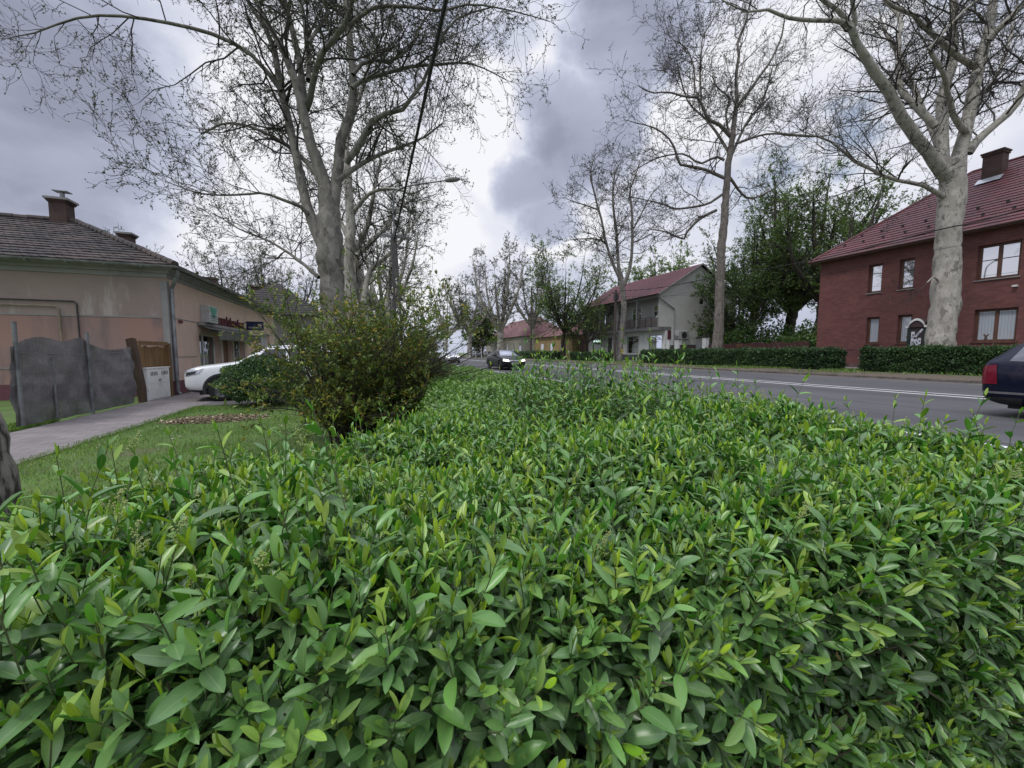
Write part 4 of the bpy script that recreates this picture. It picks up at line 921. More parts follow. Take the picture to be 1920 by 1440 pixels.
leafy('spring-green maple-like tree with a dark upright trunk before the yellow house', ground_at(1058, 57, .38), 16.0, .27, 13, 7.2, 48, dict(LF, len=.20, tint=.58, keep=.5), .26, (0, 0), 1.15, group=G)
leafy('small bushy green tree overhanging the left end of the balcony', ground_at(1100, 55, .38), 8, .18, 7, 3.8, 49, dict(LF, tint=.62, keep=.4), .3, (0, 0), 1.1, group=G)
# bare planes further along the road
BARE = dict(n=5, len=.26, wr=.4, tint=.35, tvar=.25, keep=.8, rmin=.018)
def bare(label, base, h, r, n, spread, seed, lf=BARE, fork=.26, f=1.6, bark='plane_bark_pale', group='plane trees along the far verge', ln=1.1, name='plane_tree'):
    rng = np.random.default_rng(seed); base = np.array(base, float)
    return tree(name, label, 'tree', base, auto_limbs(rng, base, h, r, n, spread, fork), seed+1, group, bark,
                spec=[dict(SP_LEAFY[0], spacing=.50*f, length=2.8*ln), dict(SP_LEAFY[1], spacing=.27*f, length=1.2*ln), dict(spacing=.20*f, length=.55*ln, ang=42, n=3, start=.1, wiggle=.2, trop=.05, rscale=.6, taper=.5)], leaves=lf, nl=10)
bare('far bare plane tree with a pale forked trunk right behind the oncoming dark car', ground_at(939, 78, .38), 23.5, .62, 9, 8.5, 51, dict(BARE, len=.3), .22)
bare('far bare plane tree beside the dark pole left of the spring-green tree', ground_at(1000, 84, .38), 21.0, .4, 8, 6.0, 52, dict(BARE, keep=.5), .3)
bare('distant bare plane tree at the left of the far group beyond the white car', ground_at(880, 92, .38), 22.0, .5, 9, 7.5, 53, dict(BARE, len=.3))
bare('distant bare tree closing the road behind the right side of the shrub', ground_at(838, 120, .3), 22.0, .5, 8, 8, 54, dict(BARE, len=.36), group='distant trees closing the road', f=1.9)
bare('bare pale plane tree behind the utility pole on the near verge', ground_at(722, 41, .0), 17.0, .42, 8, 5.5, 55, dict(BARE, len=.16, rmin=.01), group='plane trees along the near verge', f=1.5)
bare('bare pale plane tree further along the near verge, above the middle of the shrub', ground_at(695, 56, .0), 18, .42, 8, 7, 56, dict(BARE, len=.2, rmin=.013), group='plane trees along the near verge', f=1.6)
bare('round-crowned bare tree behind the pink shop roof, nearest its chimneys', ground_at(446, 50, 0), 15.0, .3, 9, 5.5, 57, dict(BARE, len=.18, rmin=.012), group='bare trees behind the shop roofs', bark='dark_bark', name='bare_tree', f=1.3)
bare('bare tree behind the dark hipped roof on the left', ground_at(535, 58, 0), 16.5, .3, 9, 7, 58, dict(BARE, len=.2, rmin=.013), group='bare trees behind the shop roofs', bark='dark_bark', name='bare_tree', f=1.35)
bare('small budding tree peeping over the tiled roof beside the second chimney', ground_at(262, 34, 0), 10.3, .2, 7, 2.8, 59, dict(BARE, len=.14, tint=.7, rmin=.009), group='bare trees behind the shop roofs', bark='dark_bark', name='bare_tree', f=1.2)
leafy('dark evergreen mass beyond the white car at the end of the road', ground_at(898, 135, .3), 8.5, .3, 8, 6.5, 60, dict(LF, len=.4, tint=.15), .15, (0, 0), 1.5, group='distant trees closing the road')
leafy('dark evergreen closing the view behind the shrub twigs', ground_at(790, 140, .1), 9.0, .3, 8, 8, 61, dict(LF, len=.55, tint=.12), .15, (0, 0), 1.6, group='distant trees closing the road')
leafy('dark green garden tree beside the pink-roofed house', ground_at(905, 100, .3), 9.5, .3, 8, 4.5, 62, dict(LF, len=.42, tint=.18), .2, (0, 0), 1.3, group='distant trees closing the road')

# garden shrubs that close the gap between the grey house and the red building
def garden_shrub(label, px, Z, rx, rz, seed, tint):
    c = ground_at(px, Z); rng = np.random.default_rng(seed); n = 5200
    t = thing('garden_shrub', label, 'shrub', c, group='garden shrubs behind the dark red fence')
    v = unit(rng.standard_normal((n, 3))); v[:, 2] = np.abs(v[:, 2]); lump = 1+.14*np.sin(v[:, 0]*6+seed)*np.cos(v[:, 1]*5)+.1*np.sin(v[:, 2]*8+v[:, 0]*5)
    pos = c+v*(lump*(1-.5*rng.random(n)**1.8))[:, None]*np.array([rx, rx*.8, rz]); d = unit(v*.6+.8*rng.standard_normal((n, 3))); nr = unit(v+.7*rng.standard_normal((n, 3)))
    ln = .24*(.6+.8*rng.random(n)); T = np.clip(tint+.18*rng.standard_normal(n), 0, 1)
    np_mesh('foliage', [leaf_mesh(pos, d, nr, ln, ln*.6, T, 'lo')], M['tree_leaf'], t)
    st = np.array([np.stack([c+np.array([.2*rng.standard_normal(), .2*rng.standard_normal(), -.1]), c+np.array([rx*.3*rng.standard_normal(), rx*.3*rng.standard_normal(), rz*.45]), c+np.array([rx*.45*rng.standard_normal(), rx*.4*rng.standard_normal(), rz*.8])]) for _ in range(14)])
    V, Q = tubes(st, np.array([[.05, .035, .012]]).repeat(14, 0), 5); np_mesh('stems', [(V, Q, 0, None, None)], M['dark_bark'], t)
garden_shrub('dark laurel-like shrub nearest the red building corner', 1512, 38, 2.6, 3.4, 71, .22)
garden_shrub('broad dark shrub below the forking garden tree', 1462, 42, 3.4, 3.6, 72, .16)
garden_shrub('dense dark shrub just right of the scarred trunk', 1398, 43, 2.8, 4.2, 73, .16)
garden_shrub('tall dark shrub touching the grey gable wall', 1352, 49, 2.6, 5.2, 74, .20)

# ------------------------------------------------------------------ building helpers
def fx(c, n):  # wall in the plane X=c whose outside is towards n (+1/-1): u runs along Y
    return lambda u, v, d=0.: (c-n*d, u, v)
def fy(c, n):
    return lambda u, v, d=0.: (u, c-n*d, v)
def wall(mb, f, u0, u1, v0, v1, holes=(), depth=.14):
    us = sorted({u0, u1, *[h[0] for h in holes], *[h[1] for h in holes]}); vs = sorted({v0, v1, *[h[2] for h in holes], *[h[3] for h in holes]})
    for a, b in zip(us[:-1], us[1:]):
        for c, d in zip(vs[:-1], vs[1:]):
            m = ((a+b)/2, (c+d)/2)
            if any(h[0] < m[0] < h[1] and h[2] < m[1] < h[3] for h in holes): continue
            mb.quad(f(a, c), f(b, c), f(b, d), f(a, d))
    for a, b, c, d in holes:
        D = depth
        mb.quad(f(a, c), f(b, c), f(b, c, D), f(a, c, D)); mb.quad(f(a, d), f(b, d), f(b, d, D), f(a, d, D))
        mb.quad(f(a, c), f(a, d), f(a, d, D), f(a, c, D)); mb.quad(f(b, c), f(b, d), f(b, d, D), f(b, c, D))
def mbox(mb, f, u0, u1, v0, v1, d0, d1):
    mb.hexa([f(u0, v0, d0), f(u1, v0, d0), f(u1, v0, d1), f(u0, v0, d1)], [f(u0, v1, d0), f(u1, v1, d0), f(u1, v1, d1), f(u0, v1, d1)])
def window(parent, f, h, frame, pane, depth=.14, cols=(), rows=(), fw=.07, sill=None, name='window', plabel=None, wlabel=None, panename='pane'):
    u0, u1, v0, v1 = h; mb = MB(); d0, d1 = depth-.07, depth-.002; e = .002
    mbox(mb, f, u0+e, u0+fw, v0+e, v1-e, d0, d1); mbox(mb, f, u1-fw, u1-e, v0+e, v1-e, d0, d1)
    mbox(mb, f, u0+fw+e, u1-fw-e, v0+e, v0+fw, d0, d1); mbox(mb, f, u0+fw+e, u1-fw-e, v1-fw, v1-e, d0, d1)
    for c in cols: x = u0+(u1-u0)*c; mbox(mb, f, x-fw*.6, x+fw*.6, v0+fw+e, v1-fw-e, d0+.004, d1)
    for r in rows: y = v0+(v1-v0)*r; mbox(mb, f, u0+fw+e, u1-fw-e, y-fw*.4, y+fw*.4, d0+.008, d1)
    w = mb.build(name, frame, parent, wlabel)
    g = MB(); mbox(g, f, u0+.01, u1-.01, v0+.01, v1-.01, depth-.03, depth+.01); g.build(panename, pane, w, plabel)
    if sill:
        s = MB(); mbox(s, f, u0-.06, u1+.06, v0-.06, v0-.004, -.07, .06); s.build('sill', sill, w)
    return w
def hw(p, x0, x1, y0, y1):
    """rectangle on the plane X=p from its extent in the photograph"""
    ym = (y0+y1)/2; xm = (x0+x1)/2; a = at_p(x0, ym, p)[1]; b = at_p(x1, ym, p)[1]
    return (min(a, b), max(a, b), at_p(xm, y1, p)[2], at_p(xm, y0, p)[2])
def hs(s, x0, x1, y0, y1):
    ym = (y0+y1)/2; xm = (x0+x1)/2; a = at_s(x0, ym, s)[0]; b = at_s(x1, ym, s)[0]
    return (min(a, b), max(a, b), at_s(xm, y1, s)[2], at_s(xm, y0, s)[2])
def courses(mb, e0, e1, r0, r1, n, th=.03, tile=0., jit=0., seed=0):
    """a tiled slope from the eave e0-e1 to the ridge r0-r1 laid in n overlapping courses (single tiles if tile > 0)"""
    e0, e1, r0, r1 = (np.array(v, float) for v in (e0, e1, r0, r1)); nrm = unit(np.cross(e1-e0, r0-e0+1e-6)); nrm = nrm*(1 if nrm[2] > 0 else -1)
    rg = np.random.default_rng(seed)
    for i in range(n):
        t0, t1 = i/n, (i+1.12)/n; t1 = min(t1, 1)
        a0, a1 = e0+(r0-e0)*t0, e1+(r1-e1)*t0; b0, b1 = e0+(r0-e0)*t1, e1+(r1-e1)*t1
        L = np.linalg.norm(a1-a0); m = max(1, int(L/tile)) if tile else 1
        sh = (.5 if i % 2 else 0.) if tile else 0
        ks = [0]+[min(1, (k+sh)/m) for k in range(1, m)]+[1] if tile else [0, 1]
        sag = .02*math.sin(i*2.1) if jit else 0
        for k0, k1 in zip(ks[:-1], ks[1:]):
            if k1-k0 < 1e-6: continue
            j = rg.uniform(-1, 1, 3)*jit; g = .004/L if tile else 0
            A = a0+(a1-a0)*(k0+g)+nrm*(th+j[0]+sag*.3); B = a0+(a1-a0)*(k1-g)+nrm*(th+j[1]+sag*.3); C = b0+(b1-b0)*(k1-g)+nrm*.002; D = b0+(b1-b0)*(k0+g)+nrm*.002
            A0 = A-nrm*(th*.8+.012); B0 = B-nrm*(th*.8+.012)
            mb.add([A, B, C, D, A0, B0], [(0, 1, 2, 3), (4, 5, 1, 0)])
def gutter(mb, a, b, r=.075):
    a = np.array(a, float); b = np.array(b, float); d = unit(b-a); s = np.array([d[1], -d[0], 0]); n = 7
    vs = []; fs = []
    for p in (a, b):
        for i in range(n): t = math.pi*i/(n-1); vs.append(p+s*r*math.cos(t)-np.array([0, 0, r])*math.sin(t))
        for i in range(n): t = math.pi*i/(n-1); vs.append(p+s*r*.86*math.cos(t)-np.array([0, 0, r*.86])*math.sin(t))
    for i in range(n-1):
        fs.append((i, i+1, 2*n+i+1, 2*n+i)); fs.append((n+i, 3*n+i, 3*n+i+1, n+i+1))
    fs += [(0, 2*n, 3*n, n), (n-1, 2*n-1, 4*n-1, 3*n-1)]+[(i, n+i, n+i+1, i+1) for i in range(n-1)]
    mb.add(vs, fs)
def text_mesh(name, txt, size, depth, f, u, v, material, parent=None, flip=1, d=0., xs=1.0, tag_=None, bold=0.):
    """lettering as a solid mesh; f maps wall coordinates, flip -1 when u runs right to left for the reader"""
    cu = bpy.data.curves.new(name, 'FONT'); cu.body = txt; cu.size = size; cu.extrude = depth/2; cu.offset = bold
    ob = bpy.data.objects.new(name, cu); COL.objects.link(ob); dg = bpy.context.evaluated_depsgraph_get()
    me = bpy.data.meshes.new_from_object(ob.evaluated_get(dg)); bpy.data.objects.remove(ob); bpy.data.curves.remove(cu)
    o = org(parent)
    for w in me.vertices:
        x, y, z = w.co; w.co = Vector(f(u+flip*x*xs, v+y, d-depth/2-z))-Vector(o)
    me.materials.clear(); me.materials.append(material)
    return link(name, me, parent)

M['gl_dark'] = glass('window_glass', (.018, .02, .022), .16); M['gl_sky'] = glass('mirror_window_glass', (.10, .11, .13), .62)
M['gl_curtain'] = glass('curtained_glass', (.50, .54, .60), .14, fold_shade=(.40, .435, .49)); M['gl_shop'] = glass('shop_glass', (.03, .034, .036), .22)
M['white_paint'] = mat('white_paint', (.72, .72, .70), (.55, .55, .53), 3, .55)
M['grey_metal'] = mat('grey_metal', (.24, .25, .26), (.13, .135, .14), 4, .5, metal=.6)
M['zinc'] = mat('zinc', (.30, .31, .33), (.16, .16, .17), 3, .55, metal=.5)
M['brown_frame'] = mat('brown_frame', (.13, .062, .042), (.085, .04, .028), 9, .55, stretch=(1, 1, .2))
M['black_metal'] = mat('black_metal', (.02, .02, .022), (.035, .035, .037), 8, .5)
M['old_tile'] = mat('old_roof_tile', (.080, .062, .057), (.042, .038, .038), 1.3, .9, .6, 14, lo=.42, hi=.6)
M['old_tile_b'] = mat('old_roof_tile_dark', (.026, .025, .026), (.044, .037, .034), 2.1, .9, .6, 14)
M['lichen_tile'] = mat('lichen_roof_tile', (.085, .085, .05), (.06, .055, .048), 2.5, .95, .6, 14)
M['red_tile'] = mat('red_roof_tile', (.145, .042, .048), (.098, .032, .038), 1.5, .6, .3, 20)
M['red_tile_old'] = mat('faded_red_roof_tile', (.20, .095, .095), (.14, .07, .07), 1.2, .8, .4, 18)
M['old_brick'] = brick('old_brick', (.085, .042, .034), (.052, .030, .026), (.075, .07, .063))
M['red_brick'] = brick('red_brick', (.195, .074, .066), (.135, .050, .047), (.10, .05, .047), bw=.26, bh=.085)
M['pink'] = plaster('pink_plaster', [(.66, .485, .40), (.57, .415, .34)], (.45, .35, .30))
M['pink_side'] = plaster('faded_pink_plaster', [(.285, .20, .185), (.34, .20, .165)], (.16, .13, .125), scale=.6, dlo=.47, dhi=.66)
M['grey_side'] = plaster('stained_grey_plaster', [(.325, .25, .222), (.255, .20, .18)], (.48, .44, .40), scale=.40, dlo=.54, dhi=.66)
M['cornice'] = plaster('grey_cornice', [(.30, .285, .28), (.24, .23, .225)], (.16, .15, .14))
M['white_wall'] = plaster('white_plaster', [(.68, .68, .665), (.60, .60, .585)], (.46, .46, .45))
M['grey_wall'] = plaster('grey_plaster', [(.52, .51, .48), (.47, .46, .435)], (.36, .355, .34))
M['pale_wall'] = plaster('pale_grey_plaster', [(.30, .29, .29), (.25, .24, .24)], (.19, .18, .18))
M['purple'] = mat('purple_dado', (.15, .05, .068), (.11, .045, .055), 3, .9, .2)

def shop_house():
    P = -6.2; s0, s1 = 16.5, 32.6; E = 4.2; f = fx(P, 1); g = fy(s0, -1); XL = -26.
    t = thing('shop_house', 'old single-storey pink house with a dark tiled hip roof and shop front', 'house', (P-5, (s0+s1)/2, 0))
    w1 = hw(P, 375, 411, 628, 695); w1 = (w1[0], w1[1], .45, w1[3]); dr = hw(P, 416.5, 434, 633, 690); dr = (dr[0], dr[1], .03, w1[3]-.05)
    w2 = hw(P, 437, 456, 635, 680); w2 = (w2[0], w2[1], .45, w1[3]-.02); d2 = hw(P, 489, 506, 626, 670); d2 = (d2[0], d2[1], .4, d2[3])
    mb = MB(); holes = [w1, dr, w2, d2]; wall(mb, f, s0, s1, .48, E, [h if h[2] >= .48 else (h[0], h[1], .48, h[3]) for h in holes], .22)
    mb.quad((P, s1, 0), (-12, s1, 0), (-12, s1, E), (P, s1, E)); mb.poly([(P, s1, E), (-12, s1, E), (-12, s1, 6.6), (-11, s1, 6.75)])
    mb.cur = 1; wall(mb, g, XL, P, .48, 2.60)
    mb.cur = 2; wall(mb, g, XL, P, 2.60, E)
    mb.cur = 3
    for a, b in ((s0, w1[0]-.02), (w1[1]+.02, dr[0]-.1), (dr[1]+.1, w2[0]-.02), (w2[1]+.02, s1)): mb.quad(f(a, 0), f(b, 0), f(b, .48), f(a, .48))
    for h in (w1, w2): mb.quad(f(h[0]-.02, 0), f(h[1]+.02, 0), f(h[1]+.02, .48), f(h[0]-.02, .48))
    mb.quad(g(XL, 0), g(P, 0), g(P, .48), g(XL, .48))
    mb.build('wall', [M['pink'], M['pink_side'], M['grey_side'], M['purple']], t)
    tr = MB(); mbox(tr, g, XL, P-.01, 2.585, 2.625, -.015, .0); mbox(tr, f, s0+.0, s1, 2.60, 2.63, -.015, .0)
    mbox(tr, g, XL, -9.8, .95, 1.0, -.012, 0); mbox(tr, f, s0+.3, w1[0]-.3, 1.28, 1.31, -.012, 0)
    mbox(tr, g, P-.16, P, .5, E-.4, -.02, 0); mbox(tr, f, s0-.02, s0+.16, .5, E-.4, -.02, 0)
    tr.build('string_course', M['cornice'], t)
    co = MB()
    for (z0, z1, o) in ((E-.30, E-.16, .05), (E-.16, E-.06, .14), (E-.06, E, .26)):
        co.box(XL, P+o, s0-o, s0, z0, z1); co.box(P, P+o, s0, s1+.0, z0, z1)
    co.build('cornice', M['cornice'], t)
    # roof: hip at the near corner, a street wing and a wing running to the left
    o = .42; ex, ey = P+o, s0-o; T = 4.72; rz = E+.06+2.22; hx, hy = ex-T, ey+T
    rf = MB(); courses(rf, (XL, ey, E+.06), (ex, ey, E+.06), (XL, hy, rz), (hx, hy, rz), 17, .035, .19, .012, 1)
    rf.cur = 1; courses(rf, (ex, ey, E+.06), (ex, s1+.25, E+.06), (hx, hy, rz), (hx, s1+.25, rz), 17, .035, .22, .012, 2)
    rf.cur = 0; rf.quad((hx, hy, rz), (hx, s1+.25, rz), (hx-T, s1+.25, E), (hx-T, hy+T, E)); rf.quad((hx, hy, rz), (XL, hy, rz), (XL, hy+T, E), (hx, hy+T, E))
    roof = rf.build('roof', [M['old_tile'], M['old_tile_b']], t)
    cap = MB(); rg = random.Random(4)
    def ridge_tiles(a, b, n):
        a = np.array(a); b = np.array(b)
        for i in range(n):
            p = a+(b-a)*(i/n); q = a+(b-a)*((i+1.15)/n); j = rg.uniform(-.012, .012); cap.tube([p+np.array([0, 0, .01+j]), q+np.array([0, 0, .035+j])], [.12, .095], 8)
    ridge_tiles((ex, ey, E+.08), (hx, hy, rz+.02), 22); ridge_tiles((hx, hy, rz+.02), (XL, hy, rz+.02), 34); ridge_tiles((hx, hy, rz+.02), (hx, s1+.2, rz+.02), 26)
    cap.build('ridge_tiles', M['old_tile'], roof)
    ms = MB(); rg2 = np.random.default_rng(2)      # moss along the street gutter
    for i in range(46):
        y = 18+9*rg2.random(); a = .03+.06*rg2.random(); ms.lathe([(0, a*.8), (a*.7, a*.5), (a, 0)], (ex-.05-.5*rg2.random(), y, E+.10+.12*rg2.random()), k=6)
    ms.build('moss', mat('moss', (.075, .095, .025), (.11, .10, .04), 12, .95, .5), roof, smooth=True)['kind'] = 'stuff'
    for (cx, cy, zt, w, l, vent) in ((-10.95, 20.85, 7.30, .50, .5, 1), (-10.6, 24.5, 7.05, .46, .46, 0)):
        c = MB(); c.box(cx-w/2, cx+w/2, cy-l/2, cy+l/2, 5.9, zt-.16)
        for k in range(2): c.box(cx-w/2-.03*(k+1), cx+w/2+.03*(k+1), cy-l/2-.03*(k+1), cy+l/2+.03*(k+1), zt-.16+.05*k, zt-.11+.05*k-.002)
        co_ = c.build('chimney', M['old_brick'], t)
        c = MB(); c.box(cx-w/2-.10, cx+w/2+.10, cy-l/2-.10, cy+l/2+.10, zt-.058, zt+.02); c.build('chimney_cap', M['cornice'], co_)
        if vent:
            c = MB(); c.lathe([(0, 0), (.07, 0), (.07, .26), (.0, .26)], (cx+.05, cy, zt+.02)); c.box(cx-.18, cx+.28, cy-.16, cy+.16, zt+.30, zt+.325); c.build('chimney_vent', M['zinc'], co_)
    gt = MB(); gutter(gt, (ex+.03, s1+.2, E+.03), (ex+.03, ey-.03, E+.03)); gutter(gt, (XL, ey-.06, E+.03), (ex+.08, ey-.06, E+.03))
    for x in np.arange(XL+.5, ex, .9): gt.box(x-.015, x+.015, ey-.15, ey+.08, E-.062, E-.045)
    gt.build('gutter', M['zinc'], t)
    dp = MB(); dp.tube([(ex+.02, ey+.12, E-.05), (ex-.02, ey+.2, E-.22), (P+.10, s0+.12, E-.62), (P+.085, s0+.14, E-1.0), (P+.085, s0+.14, .12), (P+.16, s0+.14, .03)], .055, 10)
    for z in (3.0, 1.6, .5): dp.lathe([(.056, -.02), (.072, -.02), (.072, .02), (.056, .02)], (P+.085, s0+.14, z), k=12)
    dp.build('downpipe', M['zinc'], t)
    pp = MB(); Y = s0-.05; c1 = at_s(-6, 565, Y); c2 = at_s(143, 565, Y); c3 = at_s(150, 634, Y)
    pp.tube([(XL, Y, c2[2]+.06), (c2[0]-.06, Y, c2[2]), (c2[0], Y, c2[2]-.07), (c2[0]+.02, Y, .6)], .022, 8); pp.build('black_pipe', M['black_metal'], t)
    pp = MB(); c2 = at_s(109, 574, Y); pp.tube([(XL, Y, c2[2]+.05), (c2[0]-.06, Y, c2[2]), (c2[0], Y, c2[2]-.07), (c2[0]+.02, Y, .6)], .020, 8); pp.build('gas_pipe', mat('gas_pipe_paint', (.30, .25, .16), (.2, .17, .12), 4, .6), t)
    # shop front
    window(t, f, w1, M['white_paint'], M['gl_shop'], .22, cols=(.40,), fw=.05, name='shop_window'); window(t, f, w2, M['white_paint'], M['gl_shop'], .22, cols=(.45,), fw=.05, name='shop_window')
    pm_ = mat('poster_paper', (.62, .63, .66), (.16, .19, .23), 7, .6, lo=.45, hi=.55)
    for h in (w1, w2):
        rg3 = random.Random(int(h[0]*10))
        for k in range(7):
            u = h[0]+.12+(h[1]-h[0]-.5)*rg3.random(); v = h[2]+.5+(h[3]-h[2]-1.0)*rg3.random(); ps = MB(); mbox(ps, f, u, u+rg3.uniform(.14, .34), v, v+rg3.uniform(.10, .24), .174+k*.0006, .1745+k*.0006); ps.build('window_poster', pm_, t)
    db = MB(); mbox(db, f, dr[0], dr[1], .03, dr[3], .15, .20)
    for k in range(3): mbox(db, f, dr[0]+.08, dr[1]-.08, .2+k*.72, .2+k*.72+.6, .138, .149)
    door = db.build('door', mat('brown_door', (.16, .075, .045), (.115, .052, .034), 2, .6, stretch=(1, 1, .2)), t)
    pk = mat('pale_pink_paint', (.52, .43, .39), (.42, .34, .31), 2, .8)
    for a, b in ((w1[1]+.05, dr[0]-.04), (dr[1]+.03, w2[0]-.03), (w2[1]+.03, w2[1]+.22)): pl = MB(); mbox(pl, f, a, b, .02, w1[3]+.05, -.06, 0); pl.build('pilaster', pk, t)
    window(t, f, d2, M['white_paint'], M['gl_curtain'], .22, cols=(.5,), fw=.06, name='side_window')
    # small lamp and meter plate on the facade
    lp = MB(); a = at_p(334, 604, P); lp.lathe([(0, .07), (.05, .06), (.06, 0), (.05, -.04), (0, -.05)], (P+.08, a[1], a[2])); lp.box(P, P+.08, a[1]-.015, a[1]+.015, a[2]+.03, a[2]+.06); lp.build('wall_lamp', mat('dark_red_lamp', (.14, .03, .03), None, 3, .4), t)
    # awning
    A = at_p(370, 611, P); B = at_p(474, 634, P); z = w1[3]+.36; y0, y1 = A[1], w2[1]+.75; out = .62
    aw = thing('awning', 'faded grey-green fabric awning over the shop windows of the pink house', 'awning', (P, (y0+y1)/2, z))
    m = MB(); n = 10
    for i in range(n):
        a, b = i/n, (i+1)/n; q = lambda k: (P+.05+out*k, z-.22*k-.04*math.sin(k*3.14))
        m.quad((q(a)[0], y0, q(a)[1]), (q(a)[0], y1, q(a)[1]), (q(b)[0], y1, q(b)[1]), (q(b)[0], y0, q(b)[1]))
    e = (P+.05+out, z-.22); m.quad((e[0], y0, e[1]), (e[0], y1, e[1]), (e[0]+.02, y1, e[1]-.36), (e[0]+.02, y0, e[1]-.36))
    m.build('canopy', mat('awning_cloth', (.115, .125, .11), (.075, .08, .072), 3, .85, .2), aw)
    m = MB(); m.box(P, P+.13, y0-.02, y1+.02, z-.02, z+.10); m.build('cassette', M['cornice'], aw)
    m = MB(); m.tube([(e[0]+.004, y0-.01, e[1]+.012), (e[0]+.004, y1+.01, e[1]+.012)], .018, 8)
    for y in (y0+.1, y1-.1): m.tube([(P+.03, y, z-.35), (e[0]-.02, y, e[1]-.01)], .014, 6)
    m.build('arm', M['grey_metal'], aw)
    # signs
    q = hw(P, 376, 392, 574, 605); sb = thing('light_box_sign', 'upright white light box with a green tapering emblem above the awning', 'sign', (P, (q[0]+q[1])/2, q[2]))
    m = MB(); mbox(m, f, q[0], q[1]+.1, q[2], q[3], -.28, -.005); m.build('housing', mat('light_box', (.50, .51, .50), (.40, .41, .40), 3, .5), sb)
    m = MB(); a, b = q[0]+.06, q[1]+.04; c = (a+b)/2; h = q[3]-q[2]; m.poly([f(a, q[3]-.05, -.284), f(b, q[3]-.05, -.284), f(c+.12, q[2]+h*.30, -.284), f(c-.12, q[2]+h*.30, -.284)]); m.build('emblem', mat('green_emblem', (.05, .24, .17), (.10, .34, .26), 3, .5), sb)
    m = MB()
    for k in range(3): mbox(m, f, a+.05, b-.05, q[2]+.07+k*.09, q[2]+.11+k*.09, -.284, -.281)
    m.build('caption', mat('grey_caption', (.20, .24, .24)), sb)
    y0_ = at_p(394, 605, P)[1]; y1_ = at_p(455, 612, P)[1]; zb = at_p(396, 612, P)[2]
    st = thing('shop_sign', 'row of dark red raised capital letters on a pale strip above the awning', 'sign', (P, (y0_+y1_)/2, zb))
    m = MB(); mbox(m, f, y0_-.05, y1_+.1, zb-.22, zb+.03, -.03, -.002); m.build('backing', M['pale_wall'], st)
    tx = text_mesh('lettering', 'VÖRT VARÓS ÉS KERÁMIAK', .62, .05, f, y0_, zb, mat('dark_red_letter', (.10, .012, .028), (.075, .01, .022), 3, .5), st, d=-.03, bold=.012)
    w = max((v.co.y for v in tx.data.vertices))-min((v.co.y for v in tx.data.vertices)); k = (y1_-y0_)/w; mn = min(v.co.y for v in tx.data.vertices)
    for v in tx.data.vertices: v.co.y = mn+(v.co.y-mn)*k
    ys = at_p(460, 611, P+.1)[1]; bs = thing('projecting_sign', 'small dark blue sign with a pale name jutting from the pink wall', 'sign', (P, ys, 2.9))
    gx = fy(ys, -1); c = at_s(472.5, 611, ys); x0, x1 = P+.14, P+.14+.80; z0, z1 = c[2]-.235, c[2]+.235
    m = MB(); m.box(x0, x1, ys, ys+.09, z0, z1); m.build('panel', mat('navy_sign', (.012, .018, .06), (.015, .025, .085), 2, .35), bs)
    
    for zz in (z1-.1, z0+.06): m = MB(); m.box(P, x0, ys+.03, ys+.06, zz, zz+.04); m.build('bracket', M['grey_metal'], bs)
    text_mesh('lettering', 'WELJANA', .15, .01, gx, x0+.10, z0+.09, M['white_paint'], bs, d=-.003, xs=.95)
    m = MB(); m.poly([gx(x0+.52, z0+.23, -.004), gx(x0+.72, z0+.23, -.004), gx(x0+.69, z0+.33, -.004), gx(x0+.63, z0+.29, -.004), gx(x0+.58, z0+.36, -.004)]); m.build('emblem', M['white_paint'], bs)
shop_house()

